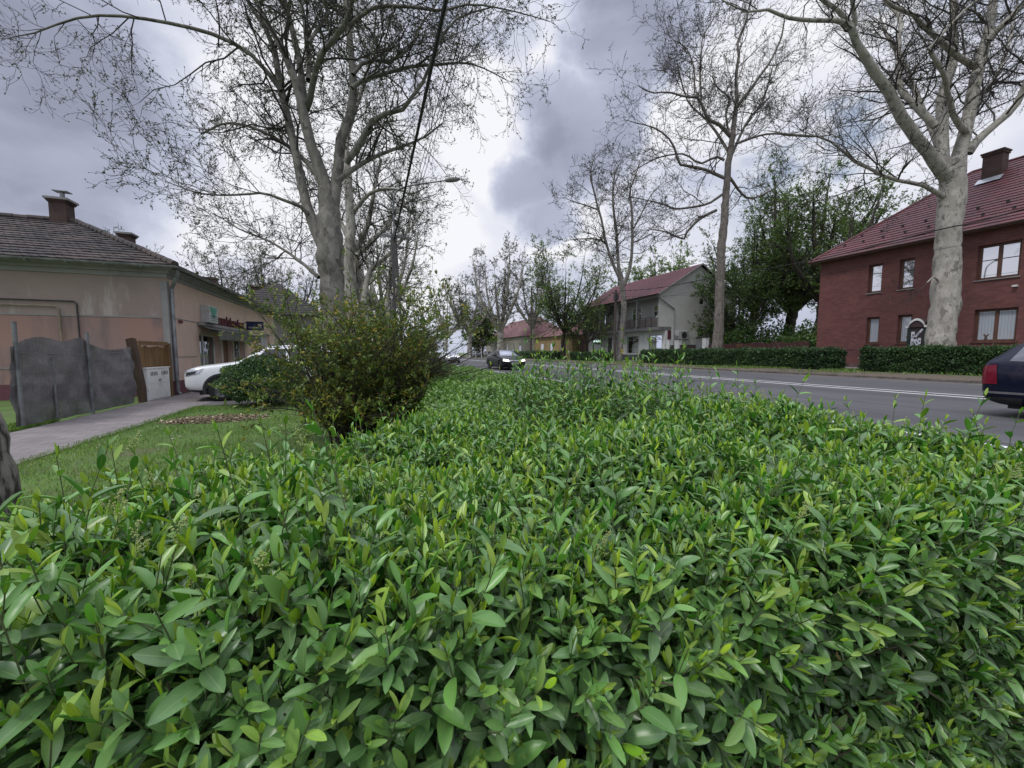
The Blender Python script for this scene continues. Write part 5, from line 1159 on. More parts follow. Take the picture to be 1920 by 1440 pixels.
def hip_house(name, label, x0, x1, y0, y1, E, rise, wallm, roofm, o=.4, wins=(), chim=(), ncourse=14, gable=False):
    t = thing(name, label, 'house', ((x0+x1)/2, (y0+y1)/2, 0)); mb = MB()
    holes = {k: [h for kk, h in wins if kk == k] for k in 'xXyY'}
    wall(mb, fx(x0, -1), y0, y1, -.2, E, holes['x']); wall(mb, fx(x1, 1), y0, y1, -.2, E, holes['X']); wall(mb, fy(y0, -1), x0, x1, -.2, E, holes['y']); wall(mb, fy(y1, 1), x0, x1, -.2, E, holes['Y'])
    a, b, c, d = x0-o, x1+o, y0-o, y1+o; w, l = b-a, d-c; rf = MB(); Z = E+.02; R = E+rise
    if w < l:
        i = w/2 if not gable else 0; m = (a+b)/2; r0, r1 = (m, c+i, R), (m, d-i, R)
        courses(rf, (a, d, Z), (a, c, Z), r1, r0, ncourse); courses(rf, (b, c, Z), (b, d, Z), r0, r1, ncourse)
        if gable:
            mb.poly([(x0, y0, E), (x1, y0, E), (m, y0, R-.05)]); mb.poly([(x0, y1, E), (x1, y1, E), (m, y1, R-.05)])
        else: courses(rf, (a, c, Z), (b, c, Z), r0, r0, ncourse); courses(rf, (b, d, Z), (a, d, Z), r1, r1, ncourse)
    else:
        i = l/2; m = (c+d)/2; r0, r1 = (a+i, m, R), (b-i, m, R)
        courses(rf, (a, c, Z), (b, c, Z), r0, r1, ncourse); courses(rf, (b, d, Z), (a, d, Z), r1, r0, ncourse)
        courses(rf, (a, d, Z), (a, c, Z), r0, r0, ncourse); courses(rf, (b, c, Z), (b, d, Z), r1, r1, ncourse)
    mb.build('wall', wallm, t)
    so = MB(); so.quad((a, c, E), (b, c, E), (b, d, E), (a, d, E)); so.build('eaves_soffit', M['cornice'], t)
    rb = rf.build('roof', roofm, t)
    for k, h in wins:
        f = {'x': fx(x0, -1), 'X': fx(x1, 1), 'y': fy(y0, -1), 'Y': fy(y1, 1)}[k]; window(t, f, h, M['white_paint'], M['gl_dark'], .14, cols=(.5,), fw=.08)
    for cx, cy, zt, s in chim:
        c_ = MB(); c_.box(cx-s/2, cx+s/2, cy-s/2, cy+s/2, E+.2, zt-.12); c_.box(cx-s/2-.06, cx+s/2+.06, cy-s/2-.06, cy+s/2+.06, zt-.118, zt); c_.build('chimney', M['old_brick'], rb)
    return t
hip_house('dark_roof_house', 'grey-walled house with a steep dark hipped roof right behind the pink shop house', -10.6, -3.4, 35.2, 48, 4.3, 3.0, M['pale_wall'], M['old_tile_b'], wins=[('X', (38, 39.2, 1.3, 2.9)), ('X', (42, 43.2, 1.3, 2.9))], chim=[(-8.6, 38.6, 6.9, .6)])
hip_house('low_roof_house', 'house showing only its dark roof and red chimney above the pink house eaves', -17.5, -10.9, 37, 52, 4.4, 3.4, M['pale_wall'], M['old_tile'], chim=[(-12.6, 42, 7.9, .8)])
hip_house('yellow_house', 'low yellow house with a brown gate left of the grey balcony house', 30.2, 40, 56, 71, 4.2, 2.8, plaster('yellow_plaster', [(.36, .25, .115), (.31, .215, .11)], (.25, .19, .12)), M['red_tile_old'], wins=[('x', (58.2, 60.2, 1.3, 3.1)), ('x', (63, 64.3, 1.3, 3.1)), ('x', (67, 68.3, 1.3, 3.1))])
hip_house('pink_roof_house', 'long pale house under a faded pink tiled roof behind the oncoming dark car', 31.2, 42, 78, 108, 4.9, 4.6, plaster('cream_plaster', [(.36, .34, .27), (.30, .28, .23)], (.22, .21, .18)), M['red_tile_old'], wins=[('x', (81+k*4.2, 82.4+k*4.2, 1.5, 3.5)) for k in range(6)], chim=[(36.5, 88, 10.6, 1.2)])
hip_house('far_house', 'distant low house with a dull roof far down the left side of the road', -12, -3.5, 92, 112, 4.4, 3.2, M['pale_wall'], M['old_tile'])
gm = thing('brown_gate', 'dark brown double gate between the yellow house and the grey house', 'gate', (31.2, 54.9, .3)); g_ = MB()
for k in range(12): g_.box(31.18, 31.22, 54.0+k*.16, 54.15+k*.16, .3, 2.9)
g_.box(31.23, 31.28, 54.0, 55.9, .7, .82); g_.box(31.23, 31.28, 54.0, 55.9, 2.3, 2.42); g_.build('boards', mat('gate_brown', (.075, .030, .026), (.05, .022, .02), 5, .7), gm)

def brick_house():
    P = 32.0; s1 = at_p(1533.5, 600, P)[1]; s0 = s1-19; G0 = .35; E = 8.1; f = fx(P, -1)
    t = thing('red_brick_house', 'two-storey dark red brick building with a red tiled hip roof across the road', 'building', (P+5, (s0+s1)/2, G0))
    U = [hw(P, 1628, 1654, 497, 548), hw(P, 1686, 1715, 486, 540), hw(P, 1832, 1914, 452, 524)]
    Lw = [hw(P, 1624, 1648, 595, 645), hw(P, 1682, 1709, 591, 643), hw(P, 1825, 1907, 577, 641)]
    d = U[2][0]-U[1][1]; U.append((U[2][0]-3.2, U[2][0]-1.3, U[2][2], U[2][3])); Lw.append((Lw[2][0]-3.2, Lw[2][0]-1.3, Lw[2][2], Lw[2][3]))
    zs_u = (np.mean([h[2] for h in U[:3]]), np.mean([h[3] for h in U[:3]])); zs_l = (np.mean([h[2] for h in Lw[:3]]), np.mean([h[3] for h in Lw[:3]]))
    U = [(h[0], h[1], *zs_u) for h in U]; Lw = [(h[0], h[1], *zs_l) for h in Lw]
    mb = MB(); wall(mb, f, s0, s1, G0+.35, E, U+Lw, .25); wall(mb, fy(s1, 1), P, P+11, G0-.2, E); wall(mb, fy(s0, -1), P, P+11, G0-.2, E); wall(mb, fx(P+11, 1), s0, s1, G0-.2, E)
    mb.build('wall', M['red_brick'], t)
    pb = MB(); mbox(pb, f, s0, s1+.03, G0-.2, G0+.35, -.04, 0); mbox(pb, f, s0, s1+.02, G0+1.30, G0+1.38, -.03, 0); mbox(pb, f, s0, s1+.02, G0+.95, G0+1.0, -.02, 0); pb.build('plinth', mat('plinth_red', (.10, .04, .045), (.16, .10, .10), 2, .8), t)
    for h, dbl in zip(U, (0, 0, 1, 1)): window(t, f, h, M['brown_frame'], M['gl_sky'], .25, cols=(.5,) if dbl else (), fw=.13, sill=M['cornice'])
    for h, dbl in zip(Lw, (0, 0, 1, 1)): window(t, f, h, M['brown_frame'], M['gl_curtain'], .25, cols=(.5,) if dbl else (), fw=.13, sill=M['brown_frame'])
    # cut-out figures standing behind two of the ground-floor panes
    for h, k in ((Lw[1], .32), (Lw[2], .72)):
        m = MB(); u = h[0]+(h[1]-h[0])*k; v = h[2]+.16; dd = .214
        m.poly([f(u+a_*.62, v+b_*.62-.06, dd) for a_, b_ in ((-.13, 0), (.13, 0), (.07, .30), (.2, .50), (.12, .56), (0, .42), (-.12, .56), (-.2, .50), (-.07, .30))])
        m.build('window_ornament', mat('ornament', (.12, .07, .05), (.06, .05, .05), 8, .7), t)
    o = .55; a, b, c, e = P-o, P+11+o, s0-o, s1+o; w = (b-a)/2; R = E+w*math.tan(math.radians(40)); m_ = (a+b)/2; Z = E+.06
    r0, r1 = (m_, c+w, R), (m_, e-w, R); rf = MB()
    courses(rf, (a, e, Z), (a, c, Z), r1, r0, 24, .045); courses(rf, (b, c, Z), (b, e, Z), r0, r1, 24, .045); courses(rf, (a, c, Z), (b, c, Z), r0, r0, 24, .045); courses(rf, (b, e, Z), (a, e, Z), r1, r1, 24, .045)
    roof = rf.build('roof', M['red_tile'], t)
    cp = MB(); cp.tube([(a, e, Z+.03), (m_, e-w, R+.04)], .085, 8); cp.tube([(m_, e-w, R+.04), (m_, c+w, R+.04)], .085, 8); cp.build('ridge_cap', M['red_tile'], roof)
    sl = math.tan(math.radians(40)); rg = random.Random(6)
    for row in (1.05, 1.75):
        for k in range(16):
            y = s1-1.2-k*1.15+(.5 if row > 1.5 else 0); x = a+row; sg = MB(); sg.box(x-.02, x+.05, y-.06, y+.06, Z+row*sl+.02, Z+row*sl+.17); sg.build('snow_guard', M['black_metal'], roof)
    sf = MB(); sf.box(a, P, c, e, E-.06, E+.03); sf.box(P, b, s1, e, E-.06, E+.03); sf.build('soffit', M['brown_frame'], t)
    gt = MB(); gutter(gt, (a-.05, c, E+.08), (a-.05, e, E+.08), .085); gt.build('gutter', mat('brown_gutter', (.12, .075, .07), (.09, .06, .055), 3, .5), t)
    # chimney near the ridge
    cc = at_p(1864, 330, P+4.4); ch = MB(); x, y = cc[0], cc[1]; zb = Z+(x-a)*sl
    ch.box(x-.36, x+.36, y-.42, y+.42, zb-.5, zb+1.12); ch.box(x-.41, x+.41, y-.47, y+.47, zb+1.122, zb+1.24); ch.box(x-.45, x+.45, y-.51, y+.51, zb+1.242, zb+1.33)
    ch.build('chimney', M['old_brick'], roof); fl = MB(); fl.quad((x-.75, y-.55, zb-.75*sl+.09), (x-.75, y+.55, zb-.75*sl+.09), (x-.36, y+.55, zb-.36*sl+.10), (x-.36, y-.55, zb-.36*sl+.10)); fl.build('flashing', mat('lead_flashing', (.5, .52, .55), (.4, .42, .45), 3, .4, metal=.5), roof)
    lp = at_p(1903, 536, P-.1); lm = MB(); lm.box(P-.16, P-.002, lp[1]-.09, lp[1]+.09, lp[2]-.04, lp[2]+.05); lm.build('wall_lamp', M['white_paint'], t)
brick_house()

def balcony_house():
    P, PL, PU = 31.0, 31.9, 32.7; s0, s1 = 37.2, 54.0; G0 = .35; S0, S1 = 4.0, 4.38; E = 8.15; PB = 42.4; R = 11.6; pm = (P+PB)/2
    t = thing('balcony_house', 'two-storey grey house with a long recessed balcony over white shop fronts and a red roof', 'house', (PL+5, (s0+s1)/2, G0))
    f = fx(PL, -1); W = [hw(PL, 1175, 1197.5, 631, 665), hw(PL, 1216, 1240.5, 627, 660), hw(PL, 1111, 1128, 635, 664)]
    z0, z1 = G0+1.0, G0+3.15; W = [(h[0], h[1], z0-.1*(i == 2), z1) for i, h in enumerate(W)]; D = (W[2][0]-2.6, W[2][0]-1.5, G0+.1, z1)
    W.append((D[0]-2.6, D[0]-1.0, z0, z1))
    mb = MB(); wall(mb, f, s0, s1, G0+.85, S0, W+[(D[0], D[1], G0+.85, z1)], .16)
    wall(mb, fy(s0, -1), PL, PB, G0-.2, S0); wall(mb, fy(s1, 1), PL, PB, G0-.2, S0); mb.build('wall', M['white_wall'], t, 'white ground-floor wall')
    pl = MB(); mbox(pl, f, s0, D[0], G0-.2, G0+.85, -.03, 0); mbox(pl, f, D[1], s1, G0-.2, G0+.85, -.03, 0); pl.build('plinth', mat('plinth_grey', (.105, .105, .125), (.085, .085, .10), 2, .8), t)
    ub = MB(); g = fy(s0, -1)
    h = hs(s0, 1312, 1320, 560, 571); wall(ub, g, P+.0, PB, S0, E, [h], .12); ub.poly([(P, s0, E), (PB, s0, E), (pm, s0, R-.08)]); wall(ub, fy(s1, 1), P, PB, S0, E); ub.poly([(P, s1, E), (PB, s1, E), (pm, s1, R-.08)])
    dd = []
    for a in (s0+1.2, s0+5.4, s0+9.6, s0+13.4): dd.append((a, a+1.9, S1+.9, E-1.0))
    wall(ub, fx(PU, -1), s0+.25, s1-.25, S1, E-.1, dd, .12); wall(ub, fx(PB, 1), s0, s1, G0, E)
    ub.build('upper_wall', M['grey_wall'], t, 'grey rendered upper wall')
    window(t, g, h, M['white_paint'], M['gl_dark'], .12, fw=.05)
    pr = MB()
    for y in (s0+.126, s0+4.1, s0+8.2, s0+12.4, s1-.126): pr.box(P+.0, PU-.005, y-.12, y+.12, S1+.002, E-.12) if y in (s0+.126, s1-.126) else pr.box(P+.02, P+.3, y-.12, y+.12, S1+.002, E-.12)
    pr.box(P+.03, P+.25, s0+.25, s1-.25, E-.45, E-.125); pr.build('pier', M['pale_wall'], t)
    sl = MB(); sl.box(P-.02, PU, s0-.03, s1+.03, S0, S1); sl.build('balcony_slab', mat('slab_grey', (.16, .155, .16), (.125, .12, .125), 2, .85), t)
    rl = MB(); pn = MB(); y = s0+.3
    while y < s1-.5:
        y2 = y+1.05; rl.box(P+.03, P+.07, y-.025, y+.025, S1, S1+1.12)
        pn.box(P+.042, P+.058, y+.06, y2-.06, S1+.16, S1+1.0); y = y2
    rl.box(P+.02, P+.08, s0+.26, s1-.3, S1+1.08, S1+1.14); rl.box(P+.03, P+.07, s0+.26, s1-.3, S1+.08, S1+.12); r_ = rl.build('railing', M['black_metal'], t); pn.build('railing_panels', mat('railing_panel', (.105, .085, .08), (.075, .065, .062), 2, .6), r_)
    for h_ in dd: window(t, fx(PU, -1), h_, M['white_paint'], M['gl_dark'], .12, cols=(.5,), rows=(.62,), fw=.09)
    for i, h_ in enumerate(W): window(t, f, h_, M['grey_metal'], M['gl_dark'], .16, cols=(.5,) if i != 2 else (), rows=(.76,) if i < 2 else (), fw=.07, name='shop_window')
    db = MB(); mbox(db, f, D[0], D[1], G0+.1, D[3], .10, .15); db.build('door', mat('dark_door', (.05, .05, .055), None, 3, .5), t)
    rf = MB(); o = .45; sl_ = (R-E)/(pm-P); a, b = P-o, PB+o; Z = E-o*sl_+.12
    courses(rf, (a, s1+.4, Z), (a, s0-.35, Z), (pm, s1+.4, R+.12), (pm, s0-.35, R+.12), 18, .045); courses(rf, (b, s0-.35, Z), (b, s1+.4, Z), (pm, s0-.35, R+.12), (pm, s1+.4, R+.12), 18, .045)
    roof = rf.build('roof', M['red_tile'], t)
    vb = MB()
    for y0_, y1_ in ((s0-.38, s0-.30),): vb.add([(a, y0_, Z-.12), (pm, y0_, R), (pm, y0_, R+.15), (a, y0_, Z+.03), (a, y1_, Z-.12), (pm, y1_, R), (pm, y1_, R+.15), (a, y1_, Z+.03)], [(0, 1, 2, 3), (4, 7, 6, 5), (0, 4, 5, 1), (3, 2, 6, 7)]); vb.add([(b, y0_, Z-.12), (pm, y0_, R), (pm, y0_, R+.15), (b, y0_, Z+.03), (b, y1_, Z-.12), (pm, y1_, R), (pm, y1_, R+.15), (b, y1_, Z+.03)], [(0, 3, 2, 1), (4, 5, 6, 7)])
    vb.build('verge_board', M['pale_wall'], roof)
    gt = MB(); gutter(gt, (a-.06, s0-.35, Z+.0), (a-.06, s1+.4, Z+.0), .08); gt.build('gutter', M['black_metal'], t)
    dp = MB(); dp.tube([(a, s0-.1, Z-.08), (P-.02, s0-.12, E-.6), (P+2.0, s0-.07, E-1.7), (P+2.1, s0-.07, E-1.9), (P+2.1, s0-.07, G0)], .06, 8); dp.build('downpipe', M['pale_wall'], t)
    rp = MB(); h = hs(s0-.02, 1252, 1258, 614, 637); rp.box(h[0], h[1], s0-.05, s0-.002, h[2], S0-.03); rp.build('red_panel', mat('red_panel', (.10, .022, .03), None, 3, .6), t)
    zz = MB(); q = [at_s(x, y, s0-.08) for x, y in ((1265, 630), (1272, 630), (1265, 637), (1272, 637))]; zz.tube(q, .05, 6); zz.build('bent_bracket', M['black_metal'], t)
    for (x0, x1, y0, y1), lab in zip(((1277, 1291, 621, 636), (1307, 1324, 616, 632), (1327, 1341, 622, 633)), ('left outdoor cooling unit low on the grey gable wall, nearest the downpipe', 'middle outdoor cooling unit on the grey gable wall', 'outdoor cooling unit on the gable wall partly behind the scarred trunk')):
        h = hs(s0-.35, x0, x1, y0, y1); ac = thing('air_conditioner', lab, 'air conditioner', ((h[0]+h[1])/2, s0-.2, h[2]), group='cooling units on the gable wall')
        m = MB(); m.box(h[0], h[1], s0-.38, s0-.06, h[2], h[3]); m.build('casing', M['pale_wall'], ac)
        m = MB(); cx = h[0]+(h[1]-h[0])*.42; r = (h[3]-h[2])*.40; m.lathe([(0, 0), (r, 0), (r, .012), (0, .012)], (cx, s0-.381, (h[2]+h[3])/2), (0, -1, 0)); m.build('fan_grille', M['black_metal'], ac)
        
        for xx in (h[0]+.08, h[1]-.14): m = MB(); m.box(xx, xx+.06, s0-.36, s0-.002, h[2]-.06, h[2]-.004); m.build('bracket', M['grey_metal'], ac)
    # glowing sign behind the shop pane nearest the far end
    h = W[2]; sg = thing('lit_sign', 'small lit white sign with a round mark in the leftmost shop window', 'sign', (PL, (h[0]+h[1])/2, z1-.6))
    lit = NT('lit_letters'); lit.set(Base_Color=(.8, 1, .95), Emission_Color=(.75, 1., .92)); lit.b.inputs['Emission Strength'].default_value = 1.6
    m = MB(); mbox(m, f, h[0]+.08, h[1]-.08, z1-.72, z1-.10, .03, .06); m.build('panel', mat('sign_dark_green', (.02, .05, .045), None, 3, .5), sg)
    m = MB(); r = .19; cy_ = h[1]-.40; m.poly([f(cy_+r*math.cos(k*.3927), z1-.42+r*math.sin(k*.3927), .024) for k in range(16)]); m.build('emblem', lit.m, sg)
    tx = text_mesh('lettering', 'eltolok', .42, .01, f, h[1]-.66, z1-.52, lit.m, sg, flip=-1, d=.028, bold=.018); mn = min(v.co.y for v in tx.data.vertices); mx = max(v.co.y for v in tx.data.vertices); k = (h[1]-h[0]-.85)/(mx-mn)
    for v in tx.data.vertices: v.co.y = mx+(v.co.y-mx)*k
balcony_house()

def yard_fence():
    P = 31.0; pil = []
    for x0, x1, yt, lab in ((1252, 1256.5, 637, 'narrow white gate pillar nearest the white shop corner'), (1267, 1275, 638, 'white gate pillar left of the double gate beside the grey gable'), (1319, 1326, 634, 'tall white gate pillar close to the scarred trunk')):
        h = hw(P, x0, x1, yt, 680); p = MB(); y = (h[0]+h[1])/2; w = (h[1]-h[0])*.5
        p.box(P-.2, P+.2, y-w, y+w, .3, h[3]-.06); p.box(P-.23, P+.23, y-w-.03, y+w+.03, h[3]-.058, h[3]); o = p.build('gate_pillar', M['white_wall']); tag(o, lab, 'gate pillar', 'white gate pillars beside the grey house'); pil.append((y-w, y+w))
    dk = mat('dark_gate', (.035, .018, .022), (.02, .014, .016), 4, .6)
    for (a, b), lab in (((pil[1][1], pil[0][0]), 'narrow dark garden gate between two white pillars'), ((pil[2][1]+.9, pil[1][0]), 'wide dark gate between white pillars beside the grey gable')):
        m = MB(); n = max(3, int((b-a)/.17))
        for k in range(n): y = a+(b-a)*(k+.5)/n; m.box(P-.02, P+.02, y-.07, y+.07, .45, 2.25)
        m.box(P+.022, P+.06, a, b, .7, .8); m.box(P+.022, P+.06, a, b, 1.9, 2.0); tag(m.build('garden_gate', dk), lab, 'gate')
    m = MB(); m.box(P-.1, P+.1, pil[2][1], pil[2][1]+.88, .3, 2.75); tag(m.build('meter_box', mat('meter_grey', (.15, .16, .155), None, 3, .6)), 'tall grey meter box beside the wide dark gate', 'meter box')
    m = MB(); y0, y1 = 20.7, pil[2][0]-.1; n = int((y1-y0)/.15)
    for k in range(n): y = y0+(y1-y0)*k/n; hgt = 1.85+.06*math.sin(k*.5); m.box(P-.012, P+.012, y, y+.105, .42, .42+hgt)
    m.box(P+.014, P+.06, y0, y1, .8, .9); m.box(P+.014, P+.06, y0, y1, 1.8, 1.9); tag(m.build('picket_fence', mat('fence_red', (.085, .022, .026), (.055, .017, .02), 4, .7)), 'dark red board fence between the grey house and the red brick building', 'fence')
    for px, py, Z, lab in ((1385, 650, 36, 'small yellow plate on a post before the dark red fence'), (1165, 659, 44.2, 'small yellow plate fixed low on the slender bare tree')):
        c = at_d(px, py, Z); t = thing('yellow_plate', lab, 'sign', (c[0], c[1], .4)); m = MB(); m.box(c[0]-.03, c[0], c[1]-.30, c[1]+.30, c[2]-.22, c[2]+.22); m.build('panel', mat('yellow_sign', (.58, .44, .05), None, 3, .5), t)
        m = MB(); m.tube([(c[0]+.02, c[1], .4), (c[0]+.02, c[1], c[2]+.5)], .03, 8); m.build('post', M['grey_metal'], t)
        m = MB(); m.box(c[0]-.034, c[0]-.031, c[1]-.2, c[1]+.2, c[2]-.05, c[2]+.05); m.build('caption', mat('sign_ochre', (.22, .15, .02)), t)
yard_fence()

def notice_board():
    P = 26.75; f = fx(P, -1); h = hw(P, 1702, 1738, 604, 660); zt = at_p(1722, 597, P)[2]; y0, y1 = h[0], h[1]; c = (y0+y1)/2
    t = thing('notice_board', 'dark notice board with a white arched hood and pinned papers beside the pale trunk', 'notice board', (P, c, .43))
    m = MB(); m.box(P-.07, P+.07, y0, y0+.13, .43, zt-.40); m.box(P-.07, P+.07, y1-.13, y1, .43, zt-.40); m.build('post', mat('board_green', (.016, .028, .022), None, 3, .5), t)
    m = MB(); m.box(P-.03, P+.03, y0+.131, y1-.131, 1.45, zt-.44); m.build('panel', mat('board_brown', (.045, .03, .032), (.03, .02, .022), 4, .7), t)
    w = (y1-y0)*.5; arch = []; n = 16
    def prof(u): return zt-.40+.40*max(0, math.cos(u*1.45))**1.0 if abs(u) < .82 else zt-.36
    us = [-1.12+2.24*i/24 for i in range(25)]; m = MB()
    top = [(c+u*w, prof(u)+.0) for u in us]
    for (a, b) in zip(top[:-1], top[1:]): m.hexa([(P-.16, a[0], a[1]-.11), (P-.10, a[0], a[1]-.11), (P-.10, b[0], b[1]-.11), (P-.16, b[0], b[1]-.11)], [(P-.16, a[0], a[1]), (P-.10, a[0], a[1]), (P-.10, b[0], b[1]), (P-.16, b[0], b[1])])
    m.build('hood_trim', M['white_paint'], t)
    m = MB()
    for (a, b) in zip(top[:-1], top[1:]): m.hexa([(P-.098, a[0], zt-.44), (P+.2, a[0], zt-.44), (P+.2, b[0], zt-.44), (P-.098, b[0], zt-.44)], [(P-.098, a[0], a[1]+.01), (P+.2, a[0], a[1]+.01), (P+.2, b[0], b[1]+.01), (P-.098, b[0], b[1]+.01)])
    m.build('hood', mat('hood_brown', (.07, .035, .035), (.05, .03, .03), 3, .7), t)
    pa = mat('notice_paper', (.66, .66, .70), (.50, .51, .56), 6, .8); iw = (y1-y0)-.3; z0 = 1.5; hh = zt-.48-z0; rg = random.Random(2)
    for u, v, a, b, r in ((.16, .72, .30, .24, 0), (.14, .40, .24, .34, 0), (.66, .78, .18, .40, .6), (.74, .46, .26, .22, 0), (.50, .40, .32, .26, -.35), (.72, .30, .3, .12, .1), (.18, .12, .36, .16, -.05), (.42, .10, .26, .20, 0), (.66, .14, .24, .2, .3)):
        cx, cz = y1-.15-iw*u, z0+hh*v; m = MB(); co, si = math.cos(r), math.sin(r); q = [(-a/2*iw, -b/2*hh), (a/2*iw, -b/2*hh), (a/2*iw, b/2*hh), (-a/2*iw, b/2*hh)]
        d = -.034-rg.random()*.012; m.poly([f(cx+x*co-y*si, cz+x*si+y*co, d) for x, y in q]); x0, y0_ = -a/2*iw, -b/2*hh
        pp = m.build('pinned_paper', pa, t)
        m = MB(); q = [(-.3*a*iw, -.3*b*hh), (.15*a*iw, -.3*b*hh), (.15*a*iw, .1*b*hh), (-.3*a*iw, .1*b*hh)]; m.poly([f(cx+x*co-y*si, cz+x*si+y*co, d-.003) for x, y in q]); m.build('printed_block', mat('print_grey', (.16, .16, .19)), pp)
notice_board()

def left_fence():
    P = -6.2
    def S(px): return at_p(px, 700, P)[1]
    t = thing('mesh_fence', 'sagging fence of dark grey shade netting on thin posts beside the path', 'fence', (P, 12, 0))
    top = [(20, 650), (35, 646), (50, 638), (67, 632), (82, 632), (96, 635), (117, 641), (133, 637), (146, 633), (160, 635), (166, 642), (175, 647), (204, 656), (220, 655), (233, 653), (246, 650)]
    ss = np.array([S(x) for x, y in top]); zz = np.array([at_p(x, y, P)[2] for x, y in top]); n = 90; s_ = np.linspace(ss[0], ss[-1], n); z_ = np.interp(s_, ss, zz); mv = 12; rg = np.random.default_rng(8)
    V = []; F = []
    for j in range(mv):
        for i in range(n):
            k = j/(mv-1); bow = .05*math.sin(s_[i]*2.4)*math.sin(k*3.0)+.02*math.sin(s_[i]*9+k*5)*(1-k); V.append((P+bow+.03*k+.035*math.sin(s_[i]*5.3+k*9)*math.sin(k*7+s_[i]*2.2)+.012*rg.standard_normal(), s_[i], .04+(z_[i]-.04)*k))
    for j in range(mv-1):
        for i in range(n-1): F.append((j*n+i, j*n+i+1, (j+1)*n+i+1, (j+1)*n+i))
    nt = NT('shade_net'); co = nt.coord('World'); c = nt.mix(nt.rng(nt.noise(nt.mapping(co, (1, 1, 2.2)), 1.6, 7, .65), .35, .65), (.125, .125, .130), (.235, .23, .235)); c = nt.mix(nt.rng(nt.noise(nt.mapping(co, (1, 2, 9)), 3, 5, .6), .5, .75, 0, .4), c, (.24, .235, .235))
    c = nt.mix(nt.rng(nt.noise(co, 160, 2, .6), .45, .6, 0, .4), c, (.06, .06, .06)); nt.set(Base_Color=c, Roughness=.9); wv = nt.new('ShaderNodeTexWave', wave_type='BANDS', bands_direction='Y'); nt.L.new(co, wv.inputs[0]); wv.inputs['Scale'].default_value = 9; wv.inputs['Distortion'].default_value = 3; wv.inputs['Detail'].default_value = 4; wv.inputs['Detail Scale'].default_value = 2
    c = nt.mix(nt.rng(wv.outputs[1], .3, 1., 0, .35), c, (.05, .05, .053)); nt.set(Base_Color=c); nt.b.inputs['Alpha'].default_value = .93; nt.bump(nt.noise(nt.mapping(co, (1, 1, 3)), 6, 6, .65), .6, .04)
    m = MB(); m.add(V, F); m.build('netting', nt.m, t, smooth=True)
    for px, zt in ((27, 2.02), (163, 1.92), (94, 1.35)):
        y = S(px); m = MB(); m.tube([(P+.05, y, 0), (P+.055, y, zt)], .035 if zt > 1.5 else .02, 10); m.build('post', M['grey_metal'], t)
    m = MB(); y = np.linspace(S(27), S(248), 20); m.tube([(P+.055+.01*math.sin(v*3), v, 1.42+.03*math.sin(v*2)) for v in y], .006, 5); m.build('wire', M['grey_metal'], t)
    lp = thing('leaning_post', 'weathered brown plank post leaning at the end of the netting fence', 'post', (P, S(258), 0)); a, b = S(265), S(248)
    m = MB(); m.hexa([(P-.06, a-.10, 0), (P+.10, a-.10, 0), (P+.10, a+.10, 0), (P-.06, a+.10, 0)], [(P-.06, b-.09, 1.82), (P+.10, b-.09, 1.86), (P+.10, b+.09, 1.84), (P-.06, b+.09, 1.80)]); m.build('plank', mat('brown_plank', (.10, .062, .042), (.06, .04, .03), 3, .9, .5, stretch=(3, 3, .4)), lp)
    gt = thing('plank_gate', 'ochre-brown plank gate with a plain frame beside the corner of the pink house', 'gate', (P, S(292), 0)); a, b = S(262), S(321); zt = at_p(292, 643, P)[2]
    wood = mat('ochre_wood', (.22, .125, .045), (.12, .068, .030), 2.5, .8, .4, stretch=(4, 4, .35)); m = MB(); n = 9
    for k in range(n):
        y0 = a+.12+(b-a-.28)*k/n; y1 = a+.12+(b-a-.28)*(k+1)/n-.012; j = random.Random(k).uniform(-.03, .03); m.box(P-.10, P-.07+j*.1, y0, y1, .15, zt-.12+j)
    m.build('boards', wood, gt)
    m = MB(); m.box(P-.09, P+.03, b-.16, b, 0, zt); m.box(P-.09, P+.02, a+.02, b-.162, zt-.07, zt+.04); m.box(P-.09, P+.03, a, a+.10, 0, zt-.08); m.build('frame', wood, gt)
    cb = thing('meter_cabinet', 'low white metal cabinet with two slotted doors standing before the plank gate', 'cabinet', (P+.2, S(290), 0)); h = hw(P+.05, 270, 312, 690, 752); a, b, zt = h[0], h[1], h[3]
    m = MB(); m.box(P-.02, P+.14, a, b, .02, zt); m.box(P-.04, P+.17, a-.02, b+.02, zt+.001, zt+.03); m.build('casing', mat('cabinet_paint', (.72, .73, .72), (.48, .46, .43), 2.2, .5, .1, lo=.5, hi=.8), cb)
    for k in range(2):
        y0 = a+.03+(b-a-.06)*k/2+.008; y1 = a+.03+(b-a-.06)*(k+1)/2-.008; m = MB(); m.box(P+.142, P+.158, y0, y1, .06, zt*.55-.008); m.box(P+.142, P+.158, y0, y1, zt*.55, zt-.03); d = m.build('door', bpy.data.materials['cabinet_paint'], cb)
        m = MB(); w = (y1-y0)
        for q in range(5): yy = y0+w*(.22+.14*q); m.box(P+.1585, P+.161, yy-w*.035, yy+w*.035, zt*.78, zt*.90)
        m.build('vent_slots', M['black_metal'], d)
        m = MB(); m.box(P+.1585, P+.175, y1-.06 if k == 0 else y0+.03, y1-.03 if k == 0 else y0+.06, zt*.60, zt*.66); m.build('latch', M['grey_metal'], d)
left_fence()

